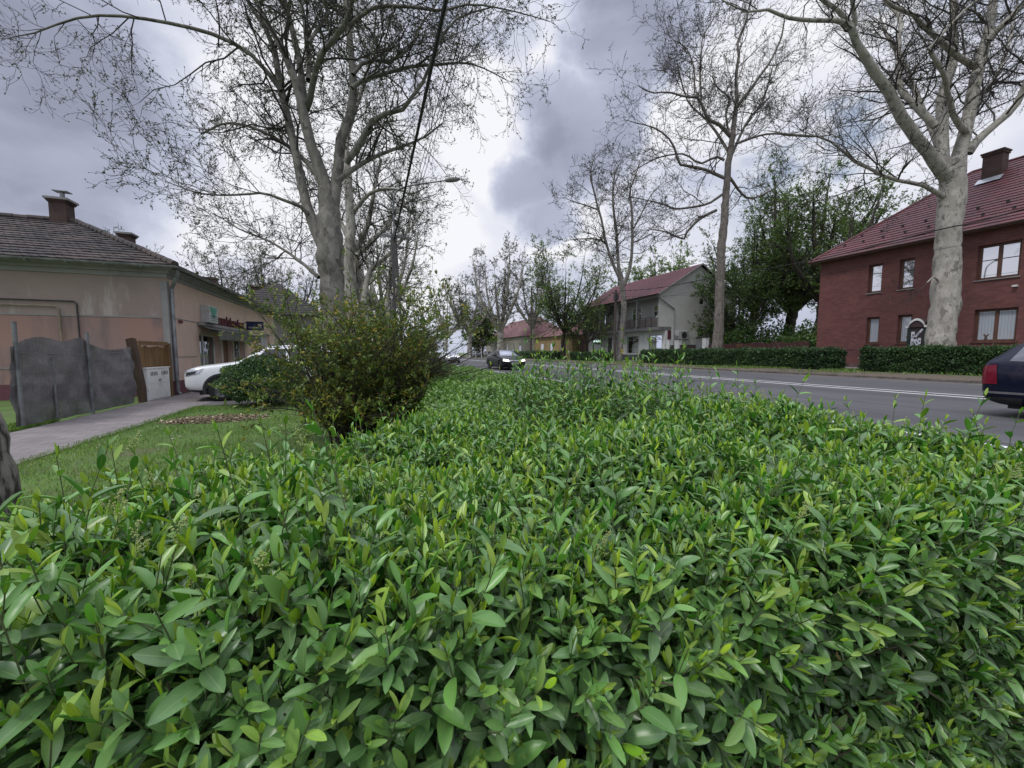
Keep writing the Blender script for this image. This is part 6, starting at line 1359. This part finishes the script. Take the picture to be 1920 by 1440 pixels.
# ------------------------------------------------------------------ cars
def paint(name, c, rough=.25, metal=0., coat=.35):
    t = NT(name); t.set(Base_Color=c, Roughness=rough, Metallic=metal); t.b.inputs['Coat Weight'].default_value = coat; t.b.inputs['Specular IOR Level'].default_value = .5 if coat > .2 else .25; t.b.inputs['Coat Roughness'].default_value = .06
    n = t.noise(t.coord('Object'), 3, 6, .65); t.put(t.b.inputs['Base Color'], t.mix(t.rng(n, .5, .8, 0, .12), c, (.16, .14, .12))); return t.m
M['tyre'] = mat('tyre_rubber', (.014, .014, .014), (.024, .023, .022), 9, .9, coord='Object'); M['rim'] = mat('alloy_rim', (.17, .175, .18), (.12, .12, .125), 4, .4, metal=.7, coord='Object')
M['dark_plastic'] = mat('dark_plastic', (.018, .018, .019), (.026, .026, .027), 6, .6, coord='Object'); M['car_glass'] = glass('car_glass', (.010, .012, .013), .05, .01, .14)
M['windscreen'] = glass('windscreen_glass', (.03, .032, .045), .16, .01, .6); M['chrome'] = mat('chrome', (.6, .6, .6), None, 3, .15, metal=1., coord='Object')
M['lamp_glass'] = glass('lamp_glass', (.30, .32, .34), .3, .05); M['red_lamp'] = mat('red_lamp', (.17, .006, .022), (.13, .005, .018), 5, .2, coord='Object')
lit = NT('lit_headlight'); lit.set(Base_Color=(1, .95, .85), Emission_Color=(1, .95, .85)); lit.b.inputs['Emission Strength'].default_value = 2.4; M['lit_lamp'] = lit.m

def make_car(name, label, loc, rz, st, pnt, wheels, wr, wind, side, feats, group=None, rim_r=.62, mirror=None, rails=False, cladding=False):
    """st: stations (x, z_bottom, half width, z_belt, z_top, half width of the top); nose at x=0; everything local, centred"""
    t = thing(name, label, 'car', loc, rz, group); Lc = st[-1][0]/2; rows = []
    for x, zb, w, zs, zt, wt in st:
        rows.append([(0, zb), (.72*w, zb), (.95*w, zb+.07), (w, zb+.32*(zs-zb)), (w*1.0, zb+.72*(zs-zb)), (.965*w, zs), (wt+(.02), zt-.28*(zt-zs)), (.93*wt, zt-.012), (.5*wt, zt+.012), (0, zt+.018)])
    me = bpy.data.meshes.new('body'); bm = bmesh.new(); grid = []
    for (x, *_), r in zip(st, rows):
        grid.append([bm.verts.new((x-Lc, s*y, z)) for s, y, z in [(1, y, z) for y, z in r]+[(-1, y, z) for y, z in r[::-1][1:-1]]])
    m = len(grid[0])
    for a, b in zip(grid[:-1], grid[1:]):
        for i in range(m): bm.faces.new((a[i], a[(i+1) % m], b[(i+1) % m], b[i]))
    bm.faces.new(grid[0][::-1]); bm.faces.new(grid[-1]); bmesh.ops.recalc_face_normals(bm, faces=bm.faces); bm.to_mesh(me); bm.free()
    ob = bpy.data.objects.new('tmp', me); COL.objects.link(ob); sd = ob.modifiers.new('s', 'SUBSURF'); sd.levels = 3; sd.render_levels = 3
    cb = bmesh.new()
    W = max(s[2] for s in st)
    for wx in wheels:
        for sgn in (1, -1):
            bmesh.ops.create_cone(cb, cap_ends=True, segments=40, radius1=wr*1.17, radius2=wr*1.17, depth=.42, matrix=Matrix.Translation((wx-Lc, sgn*(W-.08), wr+.02)) @ Matrix.Rotation(math.pi/2, 4, 'X'))
    cm = bpy.data.meshes.new('cut'); cb.to_mesh(cm); cb.free(); co = bpy.data.objects.new('cut', cm); COL.objects.link(co)
    bo = ob.modifiers.new('b', 'BOOLEAN'); bo.operation = 'DIFFERENCE'; bo.object = co; bo.solver = 'EXACT'
    dg = bpy.context.evaluated_depsgraph_get(); body = bpy.data.meshes.new_from_object(ob.evaluated_get(dg)); bo.show_viewport = False; dg = bpy.context.evaluated_depsgraph_get(); full = bpy.data.meshes.new_from_object(ob.evaluated_get(dg))
    bpy.data.objects.remove(ob); bpy.data.objects.remove(co); bpy.data.meshes.remove(me); bpy.data.meshes.remove(cm)
    body.name = 'body'; body.materials.clear(); body.materials.append(pnt); body.polygons.foreach_set('use_smooth', [True]*len(body.polygons)); link('body', body, t)
    bm = bmesh.new(); bm.from_mesh(full); bvh = BVHTree.FromBMesh(bm); bm.free(); bpy.data.meshes.remove(full)
    def patch(axis, quad, n=10, mm=6, off=.006):
        """a panel that follows the body: quad in (u,v): side -> (x,z), front/rear -> (y,z)"""
        q = [np.array(p, float) for p in quad]; V = []; ok = True
        for j in range(mm+1):
            for i in range(n+1):
                a, b = i/n, j/mm; p = (q[0]*(1-a)+q[1]*a)*(1-b)+(q[3]*(1-a)+q[2]*a)*b
                if axis in ('L', 'R'): o = Vector((p[0]-Lc, 3 if axis == 'L' else -3, p[1])); d = Vector((0, -1 if axis == 'L' else 1, 0))
                else: o = Vector((-6 if axis == 'F' else 6, p[0], p[1])); d = Vector((1 if axis == 'F' else -1, 0, 0))
                h = bvh.ray_cast(o, d)
                if h[0] is None: V.append(V[-1] if V else Vector((0, 0, 0))); continue
                nn = h[1] if h[1].dot(d) < 0 else -h[1]; V.append(h[0]+nn*off)
        F = [(j*(n+1)+i, j*(n+1)+i+1, (j+1)*(n+1)+i+1, (j+1)*(n+1)+i) for j in range(mm) for i in range(n)]; return V, F
    def panel(pname, axis, quads, material, off=.006, parent=t, n=10, mm=6):
        mb = MB()
        for q in quads: V, F = patch(axis, q, n, mm, off); mb.add(V, F)
        return mb.build(pname, material, parent, smooth=True, local=True)
    panel('windscreen', 'F', [wind], M['windscreen'], .006)
    for ax in 'LR':
        for q in side: panel('side_window', ax, [q], M['car_glass'], .006)
    for pname, axis, quads, material, off in feats:
        if axis == 'S':
            for ax in 'LR': panel(pname, ax, quads, material, off)
        elif axis in ('F2', 'B2'):
            for sgn in (1, -1): panel(pname, axis[0], [[(sgn*u, v) for u, v in q] for q in quads], material, off)
        else: panel(pname, axis, quads, material, off)
    for wx in wheels:
        for sgn in (1, -1):
            c = (wx-Lc, sgn*(W-.11), wr); mb = MB(); r = wr; h = .105
            mb.lathe([(r*rim_r, h*.9), (r*.80, h), (r*.94, h*.86), (r, h*.55), (r, -h*.55), (r*.94, -h*.86), (r*.80, -h), (r*rim_r, -h*.9)], c, (0, sgn, 0), 36)
            wh = mb.build('wheel', M['tyre'], t, smooth=True, local=True); mb = MB(); q = r*rim_r
            mb.lathe([(q*1.01, h*.9), (q*.93, h*.82), (q*.90, h*.3), (0, h*.3)], c, (0, sgn, 0), 36); mb.lathe([(q*.24, h*.32), (q*.22, h*.75), (0, h*.78)], c, (0, sgn, 0), 16)
            if cladding:
                ar = MB(); n = 22; yy = sgn*(W+.012)
                for k in range(n):
                    a0, a1 = math.pi*(-.10+1.20*k/n), math.pi*(-.10+1.20*(k+1)/n); pt = lambda a, rr, y: (wx-Lc+rr*math.cos(a), y, wr+.02+rr*math.sin(a)); ri, ro = wr*1.13, wr*1.31
                    ar.hexa([pt(a0, ri, yy), pt(a1, ri, yy), pt(a1, ri, yy-sgn*.10), pt(a0, ri, yy-sgn*.10)], [pt(a0, ro, yy), pt(a1, ro, yy), pt(a1, ro, yy-sgn*.10), pt(a0, ro, yy-sgn*.10)])
                ar.build('arch_trim', M['dark_plastic'], t, local=True)
            for k in range(5):
                a = k*2*math.pi/5+.3; u = np.array([math.cos(a), 0, math.sin(a)]); v = np.array([-math.sin(a), 0, math.cos(a)]); cc = np.array(c); y = np.array([0, sgn, 0])
                lo = [cc+u*q*.15+v*q*.13+y*h*.32, cc+u*q*.15-v*q*.13+y*h*.32, cc+u*q*.93-v*q*.16+y*h*.32, cc+u*q*.93+v*q*.16+y*h*.32]; mb.hexa(lo, [p+y*h*(.42 if i < 2 else .40) for i, p in enumerate(lo)])
            mb.build('rim', M['rim'], wh, smooth=False, local=True)
    un = MB(); un.box(-Lc+.35, Lc-.35, -W*.72, W*.72, wr*.55, st[3][1]+.16)
    for wx in wheels: un.box(wx-Lc-wr*1.1, wx-Lc+wr*1.1, -W+.3, W-.3, wr*.7, wr*2.1)
    un.build('underbody', M['dark_plastic'], t, local=True)
    if mirror:
        for sgn in (1, -1):
            mb = MB(); x, z, y = mirror; mb.lathe([(0, -.1), (.055, -.09), (.085, -.02), (.085, .05), (.05, .09), (0, .095)], (x-Lc, sgn*(y+.11), z), (0, sgn, 0), 12); mb.box(x-Lc-.02, x-Lc+.03, min(sgn*y*.9, sgn*(y+.05)), max(sgn*y*.9, sgn*(y+.05)), z-.06, z-.03); mb.build('mirror', pnt, t, smooth=True, local=True)
    if rails:
        for sgn in (1, -1):
            mb = MB(); mb.tube([(x-Lc, sgn*y, z) for x, y, z in rails], .018, 8); mb.build('roof_rail', M['grey_metal'], t, local=True)
    return t

white = paint('white_car_paint', (.74, .75, .76), .3); black = paint('black_car_paint', (.008, .009, .012), .28, 0., .08); navy = paint('navy_car_paint', (.005, .007, .022), .22, 0., .12)
def plate(y0, y1, z0, z1): return [('number_plate', 'F', [[(y0, z0), (y1, z0), (y1, z1), (y0, z1)]], M['white_paint'], .012), ('plate_characters', 'F', [[(y0+.07+k*.062, z0+.025), (y0+.07+k*.062+.04, z0+.025), (y0+.07+k*.062+.04, z1-.025), (y0+.07+k*.062, z1-.025)] for k in range(6)], M['dark_plastic'], .016)]

def cars():
    suv = [(0, .42, .62, .80, .84, .50), (.06, .30, .80, .90, .93, .66), (.34, .24, .895, .98, 1.02, .76), (.85, .22, .915, 1.03, 1.08, .80), (1.22, .22, .915, 1.06, 1.13, .80), (1.42, .22, .915, 1.07, 1.22, .76), (1.95, .22, .915, 1.09, 1.56, .63), (2.35, .22, .915, 1.10, 1.66, .61), (3.1, .22, .915, 1.11, 1.675, .60), (3.75, .23, .91, 1.12, 1.62, .58), (4.15, .25, .90, 1.13, 1.48, .56), (4.42, .30, .86, 1.08, 1.20, .66), (4.52, .42, .70, .92, .96, .58)]
    c = at_d(340, 735, 11.6); L = 4.52
    f = [('headlight', 'F2', [[(.36, .80), (.86, .84), (.84, .97), (.40, .88)]], M['lamp_glass'], .008), ('headlight', 'S', [[(.07, .74), (.40, .83), (.52, .97), (.12, .90)]], M['lamp_glass'], .012), ('headlamp_bezel', 'S', [[(.08, .765), (.30, .82), (.36, .90), (.12, .85)]], M['dark_plastic'], .016),
         ('grille', 'F', [[(-.34, .66), (.34, .66), (.38, .84), (-.38, .84)]], M['dark_plastic'], .008), ('bumper_trim', 'F', [[(-.74, .30), (.74, .30), (.70, .44), (-.70, .44)]], M['dark_plastic'], .010), ('sill_trim', 'S', [[(1.28, .235), (3.16, .235), (3.16, .37), (1.28, .37)], [(.20, .245), (.52, .235), (.50, .34), (.16, .36)]], M['dark_plastic'], .012), ('door_gap', 'S', [[(1.62, .40), (1.633, .40), (1.633, 1.06), (1.62, 1.06)], [(2.62, .40), (2.633, .40), (2.633, 1.09), (2.62, 1.09)]], M['dark_plastic'], .004),
         ('rear_window', 'B', [[(-.52, 1.16), (.52, 1.16), (.44, 1.46), (-.44, 1.46)]], M['car_glass'], .006), ('tail_light', 'B2', [[(.50, .92), (.78, .92), (.76, 1.10), (.52, 1.10)]], M['red_lamp'], .008)]+plate(-.26, .26, .50, .61)
    wind = [(-.62, 1.16), (.62, 1.16), (.50, 1.56), (-.50, 1.56)]
    side = [[(1.66, 1.13), (2.60, 1.14), (2.60, 1.55), (2.10, 1.53)], [(2.68, 1.145), (3.50, 1.155), (3.44, 1.54), (2.68, 1.555)], [(3.56, 1.16), (4.0, 1.18), (3.86, 1.42), (3.54, 1.52)]]
    a = math.radians(9); nose = c; ctr = np.array([nose[0]+math.cos(a)*L/2, nose[1]+.55+math.sin(a)*L/2, .02])
    make_car('parked_car', 'white crossover parked nose-in across the paved path by the pink shop house', ctr, a, suv, white, (.92, 3.60), .345, wind, side, f, rim_r=.60, mirror=(1.72, 1.15, .86), rails=[(2.1, .56, 1.62), (2.3, .57, 1.70), (3.6, .55, 1.69), (3.85, .54, 1.60)], cladding=True)
    sed = [(0, .40, .58, .62, .66, .46), (.06, .26, .78, .70, .74, .64), (.36, .20, .87, .82, .86, .74), (.9, .18, .895, .88, .94, .78), (1.22, .18, .895, .91, .98, .78), (1.45, .18, .895, .92, 1.06, .74), (2.05, .18, .895, .94, 1.38, .60), (2.5, .18, .895, .95, 1.45, .57), (3.1, .18, .895, .96, 1.43, .56), (3.65, .19, .89, .97, 1.26, .58), (3.95, .20, .885, .97, 1.08, .68), (4.3, .22, .87, .97, 1.03, .72), (4.54, .30, .80, .92, .98, .68), (4.6, .42, .66, .80, .84, .54)]
    f = [('headlight', 'F2', [[(.44, .60), (.82, .64), (.80, .78), (.48, .72)]], M['lit_lamp'], .012), ('grille', 'F', [[(-.40, .56), (.40, .56), (.42, .70), (-.42, .70)]], M['chrome'], .008), ('grille_mesh', 'F', [[(-.36, .575), (.36, .575), (.38, .635), (-.38, .635)]], M['dark_plastic'], .014), ('air_intake', 'F', [[(-.62, .26), (.62, .26), (.58, .40), (-.58, .40)]], M['dark_plastic'], .010), ('rear_window', 'B', [[(-.56, 1.08), (.56, 1.08), (.46, 1.32), (-.46, 1.32)]], M['car_glass'], .006), ('tail_light', 'B2', [[(.46, .74), (.78, .74), (.76, .92), (.50, .92)]], M['red_lamp'], .008), ('door_gap', 'S', [[(1.66, .32), (1.675, .32), (1.675, .92), (1.66, .92)], [(2.62, .32), (2.635, .32), (2.635, .94), (2.62, .94)]], M['dark_plastic'], .004)]+plate(-.26, .26, .42, .53)
    wind = [(-.68, 1.0), (.68, 1.0), (.50, 1.37), (-.50, 1.37)]; side = [[(1.74, .97), (2.60, .985), (2.58, 1.36), (2.14, 1.33)], [(2.66, .985), (3.52, 1.0), (3.20, 1.32), (2.64, 1.365)]]
    make_car('moving_car', 'dark sedan with lit headlights coming towards the camera on the near lane', (9.62, 28.3, .222), math.pi/2, sed, black, (.90, 3.60), .32, wind, side, f, mirror=(1.78, 1.02, .84))
    fw = [list(x) for x in f]; fw[0][3] = M['lit_lamp']; fw[1][3] = M['dark_plastic']; fw = [tuple(x) for x in fw]
    make_car('moving_car', 'white hatchback-fronted car following far behind the oncoming dark sedan', (9.35, 48.2, .222), math.pi/2, sed, white, (.90, 3.60), .32, wind, side, fw, mirror=(1.78, 1.02, .84))
    # the car leaving at the right edge: only its tail is in the frame
    nav = [(0, .40, .58, .66, .70, .46), (.06, .26, .80, .76, .80, .66), (.36, .20, .89, .88, .92, .76), (.9, .18, .91, .93, .99, .80), (1.22, .18, .91, .96, 1.02, .80), (1.45, .18, .91, .97, 1.10, .76), (2.05, .18, .91, .98, 1.42, .62), (2.5, .18, .915, .99, 1.54, .62), (3.1, .18, .915, 1.0, 1.54, .61), (3.65, .19, .915, 1.01, 1.53, .62), (4.02, .20, .915, 1.02, 1.50, .63), (4.27, .23, .91, 1.03, 1.36, .66), (4.40, .26, .90, 1.03, 1.17, .72), (4.53, .32, .85, 1.02, 1.09, .74), (4.58, .44, .70, .86, .90, .58)]
    f = [('tail_light', 'B2', [[(.44, .68), (.80, .68), (.78, .98), (.48, .98)]], M['red_lamp'], .010), ('tail_light', 'S', [[(4.30, .64), (4.55, .63), (4.54, .97), (4.34, 1.0)]], M['red_lamp'], .012), ('bumper_trim', 'S', [[(3.96, .46), (4.55, .46), (4.55, .50), (3.96, .50)]], M['chrome'], .008), ('lower_bumper', 'S', [[(4.0, .22), (4.50, .26), (4.52, .40), (3.98, .40)]], M['dark_plastic'], .012), ('lower_bumper', 'B', [[(-.7, .28), (.7, .28), (.7, .42), (-.7, .42)]], M['dark_plastic'], .012), ('rear_window', 'B', [[(-.56, 1.14), (.56, 1.14), (.48, 1.40), (-.48, 1.40)]], M['car_glass'], .006), ('window_trim', 'S', [[(1.8, .985), (3.9, 1.015), (3.9, 1.03), (1.8, 1.0)]], M['chrome'], .008), ('headlight', 'F2', [[(.46, .64), (.84, .68), (.82, .84), (.50, .78)]], M['lamp_glass'], .008), ('door_gap', 'S', [[(1.66, .32), (1.675, .32), (1.675, .95), (1.66, .95)], [(2.62, .32), (2.635, .32), (2.635, .97), (2.62, .97)]], M['dark_plastic'], .004)]
    wind = [(-.68, 1.04), (.68, 1.04), (.52, 1.41), (-.52, 1.41)]; side = [[(1.76, 1.01), (2.60, 1.02), (2.58, 1.40), (2.14, 1.37)], [(2.66, 1.02), (3.50, 1.03), (3.20, 1.37), (2.64, 1.405)], [(3.56, 1.04), (4.20, 1.07), (4.08, 1.38), (3.50, 1.46)]]
    make_car('moving_car', 'dark blue car with a red tail light leaving at the right edge of the road', (12.0, 1.94, .222), math.pi/2, nav, navy, (.90, 3.55), .325, wind, side, f, mirror=(1.78, 1.05, .86))
    # cars parked far along the road, seen as specks beyond the white car
    for k, (px, Z, lab) in enumerate(((893, 96, 'grey car parked far along the far kerb'), (915, 101, 'pale car parked far along the kerb beyond the dark sedan'))):
        q = at_d(px, 661, Z); make_car('parked_car', lab, (max(q[0], 24.6), q[1], .36), -math.pi/2, sed, paint('far_car_paint', (.30, .31, .33) if k == 0 else (.6, .6, .6)), (.90, 3.60), .32, [(-.68, 1.0), (.68, 1.0), (.50, 1.37), (-.50, 1.37)], [[(1.74, .97), (2.60, .985), (2.58, 1.36), (2.14, 1.33)], [(2.66, .985), (3.52, 1.0), (3.20, 1.32), (2.64, 1.365)]], [('tail_light', 'B2', [[(.46, .74), (.78, .74), (.76, .92), (.50, .92)]], M['red_lamp'], .008), ('rear_window', 'B', [[(-.56, 1.08), (.56, 1.08), (.46, 1.32), (-.46, 1.32)]], M['car_glass'], .006)])
cars()

# ------------------------------------------------------------------ poles, lamps, wires
M['concrete'] = mat('pole_concrete', (.10, .095, .088), (.06, .057, .053), 4, .9, .3); M['wire'] = mat('wire_black', (.012, .012, .013), (.02, .02, .02), 5, .7); M['pole_wood'] = mat('pole_wood', (.085, .07, .058), (.05, .042, .036), 5, .95, .4, stretch=(3, 3, .3))
def near_pole():
    Z = 22.7; b = at_d(752, 725, Z); b[2] = 0; top = at_d(738, 438, Z); H = top[2]; p = b[0]; s = b[1]
    t = thing('utility_pole', 'concrete lattice utility pole with insulators and a lamp arm rising behind the shrub', 'utility pole', (p, s, 0)); lean = np.array([top[0]-p, top[1]-s, 0])
    m = MB(); sx = RT*np.array([1, 1, 0])
    def at(h, o): q = np.array([p, s, 0])+lean*(h/H)+sx*o; q[2] = h; return q
    for o in (-1, 1): m.tube([at(0, o*.20), at(H*.33, o*.165), at(H, o*.10)], [.075, .07, .055], 8)
    for h in np.arange(.6, H*.72, .75): m.hexa([at(h, -.17)+FW*-.05, at(h, .17)+FW*-.05, at(h, .17)+FW*.05, at(h, -.17)+FW*.05], [at(h+.18, -.17)+FW*-.05, at(h+.18, .17)+FW*-.05, at(h+.18, .17)+FW*.05, at(h+.18, -.17)+FW*.05])
    m.hexa([at(H*.70, -.13)+FW*-.06, at(H*.70, .13)+FW*-.06, at(H*.70, .13)+FW*.06, at(H*.70, -.13)+FW*.06], [at(H, -.10)+FW*-.06, at(H, .10)+FW*-.06, at(H, .10)+FW*.06, at(H, -.10)+FW*.06])
    m.build('pole_body', M['concrete'], t)
    m = MB(); m.box(top[0]-.9, top[0]+.9, top[1]-.05, top[1]+.05, H-.22, H-.12); m.box(top[0]-.55, top[0]+.55, top[1]-.05, top[1]+.05, H-.75, H-.67); m.build('crossarm', M['grey_metal'], t)
    for k, (dx, dz) in enumerate(((-.8, -.12), (-.35, -.12), (.35, -.12), (.8, -.12), (0, .0))):
        m = MB(); m.lathe([(.0, 0), (.05, 0), (.05, .05), (.085, .07), (.085, .12), (.05, .14), (.07, .18), (.03, .22), (0, .22)], (top[0]+dx, top[1], H+dz), k=12); m.build('insulator', M['white_wall'], t, smooth=True)
    la = thing('street_lamp', 'street lamp head on a long upward arm fixed to the lattice pole', 'street lamp', (top[0], top[1], H-.6))
    q = [at_d(740, 452, Z-.1), at_d(738, 400, Z-.2), at_d(739, 370, Z-.3), at_d(748, 355, Z-.4), at_d(775, 347, Z-.6), at_d(838, 338, Z-1)]
    P, R = smooth_line(q, [.05, .05, .05, .045, .042, .038], 26); m = MB(); m.tube(P, R, 10); m.build('arm', M['grey_metal'], la, smooth=True)
    a, b2 = at_d(834, 338.5, Z-1), at_d(862, 335.5, Z-1.2); m = MB(); m.tube([a, a+(b2-a)*.1, a+(b2-a)*.35, a+(b2-a)*.8, b2], [.05, .10, .13, .12, .06], 12); m.build('lamp_head', M['pale_wall'], la, smooth=True)
    # bundled cable and three thin wires run overhead towards the next pole behind the camera
    def cable(name, label, x0, z0, s0, x1, z1, s1, sag, r, group=None, n=60):
        pts = [(x0+(x1-x0)*k/n, s0+(s1-s0)*k/n, z0+(z1-z0)*k/n-sag*4*(k/n)*(1-k/n)) for k in range(n+1)]; m = MB(); m.tube(pts, r, 6); tag(m.build(name, M['wire']), label, 'cable', group)
    def through(px, py, p):   # height and run of a wire that passes over the road line X=p
        q = at_p(px, py, p); return q
    e = through(829, 4, top[0]+.25)
    k = (e[2]-H+.3)/(top[1]-e[1]); cable('power_cable', 'thick black bundled cable running from the lattice pole up over the near plane tree', top[0]+.02, H-.35, top[1], e[0]+.0, e[2]+.15, e[1]-22, .0, .045)
    for i, (px, dx) in enumerate(((874, .55), (884, .7), (893, .85))):
        e = through(px, 3, top[0]+dx); sl = (e[2]-(H+.05))/(top[1]-e[1]); cable('overhead_wire', ('leftmost', 'middle', 'rightmost')[i]+' of the three thin wires right of the thick cable', top[0]+dx*.9, H+.05, top[1], e[0], H+.05+sl*(top[1]-e[1]+14), e[1]-14, 0, .010, 'thin overhead wires')
    for px, x1 in ((738, 727), (741, 733)):
        a = at_d(px, 455, Z-.3); b3 = at_d(x1, 660, Z-5.5); cable('drop_cable', 'black drop cable falling from the lattice pole into the shrub, %s' % ('left one' if x1 == 727 else 'right one'), a[0], a[2], a[1], b3[0], b3[2], b3[1], .25, .02, 'drop cables on the lattice pole')
    return cable
cable = near_pole()
def far_poles():
    for px, yt, Z, lab, lamp in ((1152.5, 545, 44, 'dark wooden utility pole against the three-stemmed tree', True), (996, 540, 70, 'thin dark utility pole left of the spring-green tree', False)):
        b = at_d(px, 661, Z); H = at_d(px, yt, Z)[2]; t = thing('utility_pole', lab, 'utility pole', (b[0], b[1], .35)); m = MB(); m.tube([(b[0], b[1], .2), (b[0], b[1], H)], [.17, .12], 10); m.build('pole_body', M['pole_wood'], t)
        m = MB(); m.box(b[0]-.5, b[0]+.5, b[1]-.05, b[1]+.05, H-.4, H-.3); m.build('crossarm', M['black_metal'], t)
        if lamp:
            m = MB(); m.box(b[0]-.22, b[0]+.22, b[1]-.25, b[1]+.1, H-1.1, H-.5); m.build('junction_box', M['black_metal'], t)
            la = thing('street_lamp', 'street lamp on a thin arm from the wooden pole by the three-stemmed tree', 'street lamp', (b[0], b[1], H-.8)); q = [at_d(1151, 530, Z), at_d(1142, 522, Z), at_d(1128, 518, Z), at_d(1117, 517, Z)]; P, R = smooth_line(q, [.05, .045, .04, .04], 14); m = MB(); m.tube(P, R, 8); m.build('arm', M['grey_metal'], la)
            a, c = at_d(1119, 517, Z), at_d(1110, 515, Z); m = MB(); m.tube([a, (a+c)/2, c], [.06, .12, .06], 8); m.build('lamp_head', M['pale_wall'], la)
            A = np.array([b[0], b[1], H-.15]); B = at_p(1920, 392, 26.6)
            for dz, r, lab2, sag in ((0, .030, 'black cable sagging across the grey house and the red brick building', 0.), (-.95, .010, 'thin lower wire crossing the pale trunk in front of the red building', 0.)):
                pts = []
                mid = [at_d(1233, 540, 41), at_d(1358, 517, 33.6), at_d(1534, 486, 25.5), at_d(1755, 432, 19.6)]; q = [A]+mid+[B, B+np.array([0, -12, 1.3])]
                P, R = smooth_line([v+np.array([0, 0, dz]) for v in q], [r]*len(q), 60); m = MB(); m.tube(P, R, 6); tag(m.build('power_cable' if dz == 0 else 'overhead_wire', M['wire']), lab2, 'cable')
            C = at_s(1400, 553, 37.0); q = [A+np.array([0, 0, -.6]), at_d(1240, 555, 44.5), C]; P, R = smooth_line(q, [.012]*3, 20); m = MB(); m.tube(P, R, 5); tag(m.build('overhead_wire', M['wire']), 'thin service wire reaching the grey gable wall', 'cable')
far_poles()
def bollards():
    for i, (px, Z, h, lab) in enumerate(((881, 84, 1.5, 'leftmost white marker post far beyond the white car'), (892, 86, 1.0, 'short white marker post far beyond the white car'), (903, 88, 2.2, 'tallest white marker post left of the dark sedan'))):
        b = at_d(px, 661, Z); m = MB(); m.tube([(b[0], b[1], .3), (b[0], b[1], .36+h)], [.09, .08], 8); m.lathe([(.0, .09), (.06, .07), (.085, 0)], (b[0], b[1], .36+h), k=8); tag(m.build('marker_post', M['white_paint']), lab, 'post', 'white marker posts far along the road')
bollards()
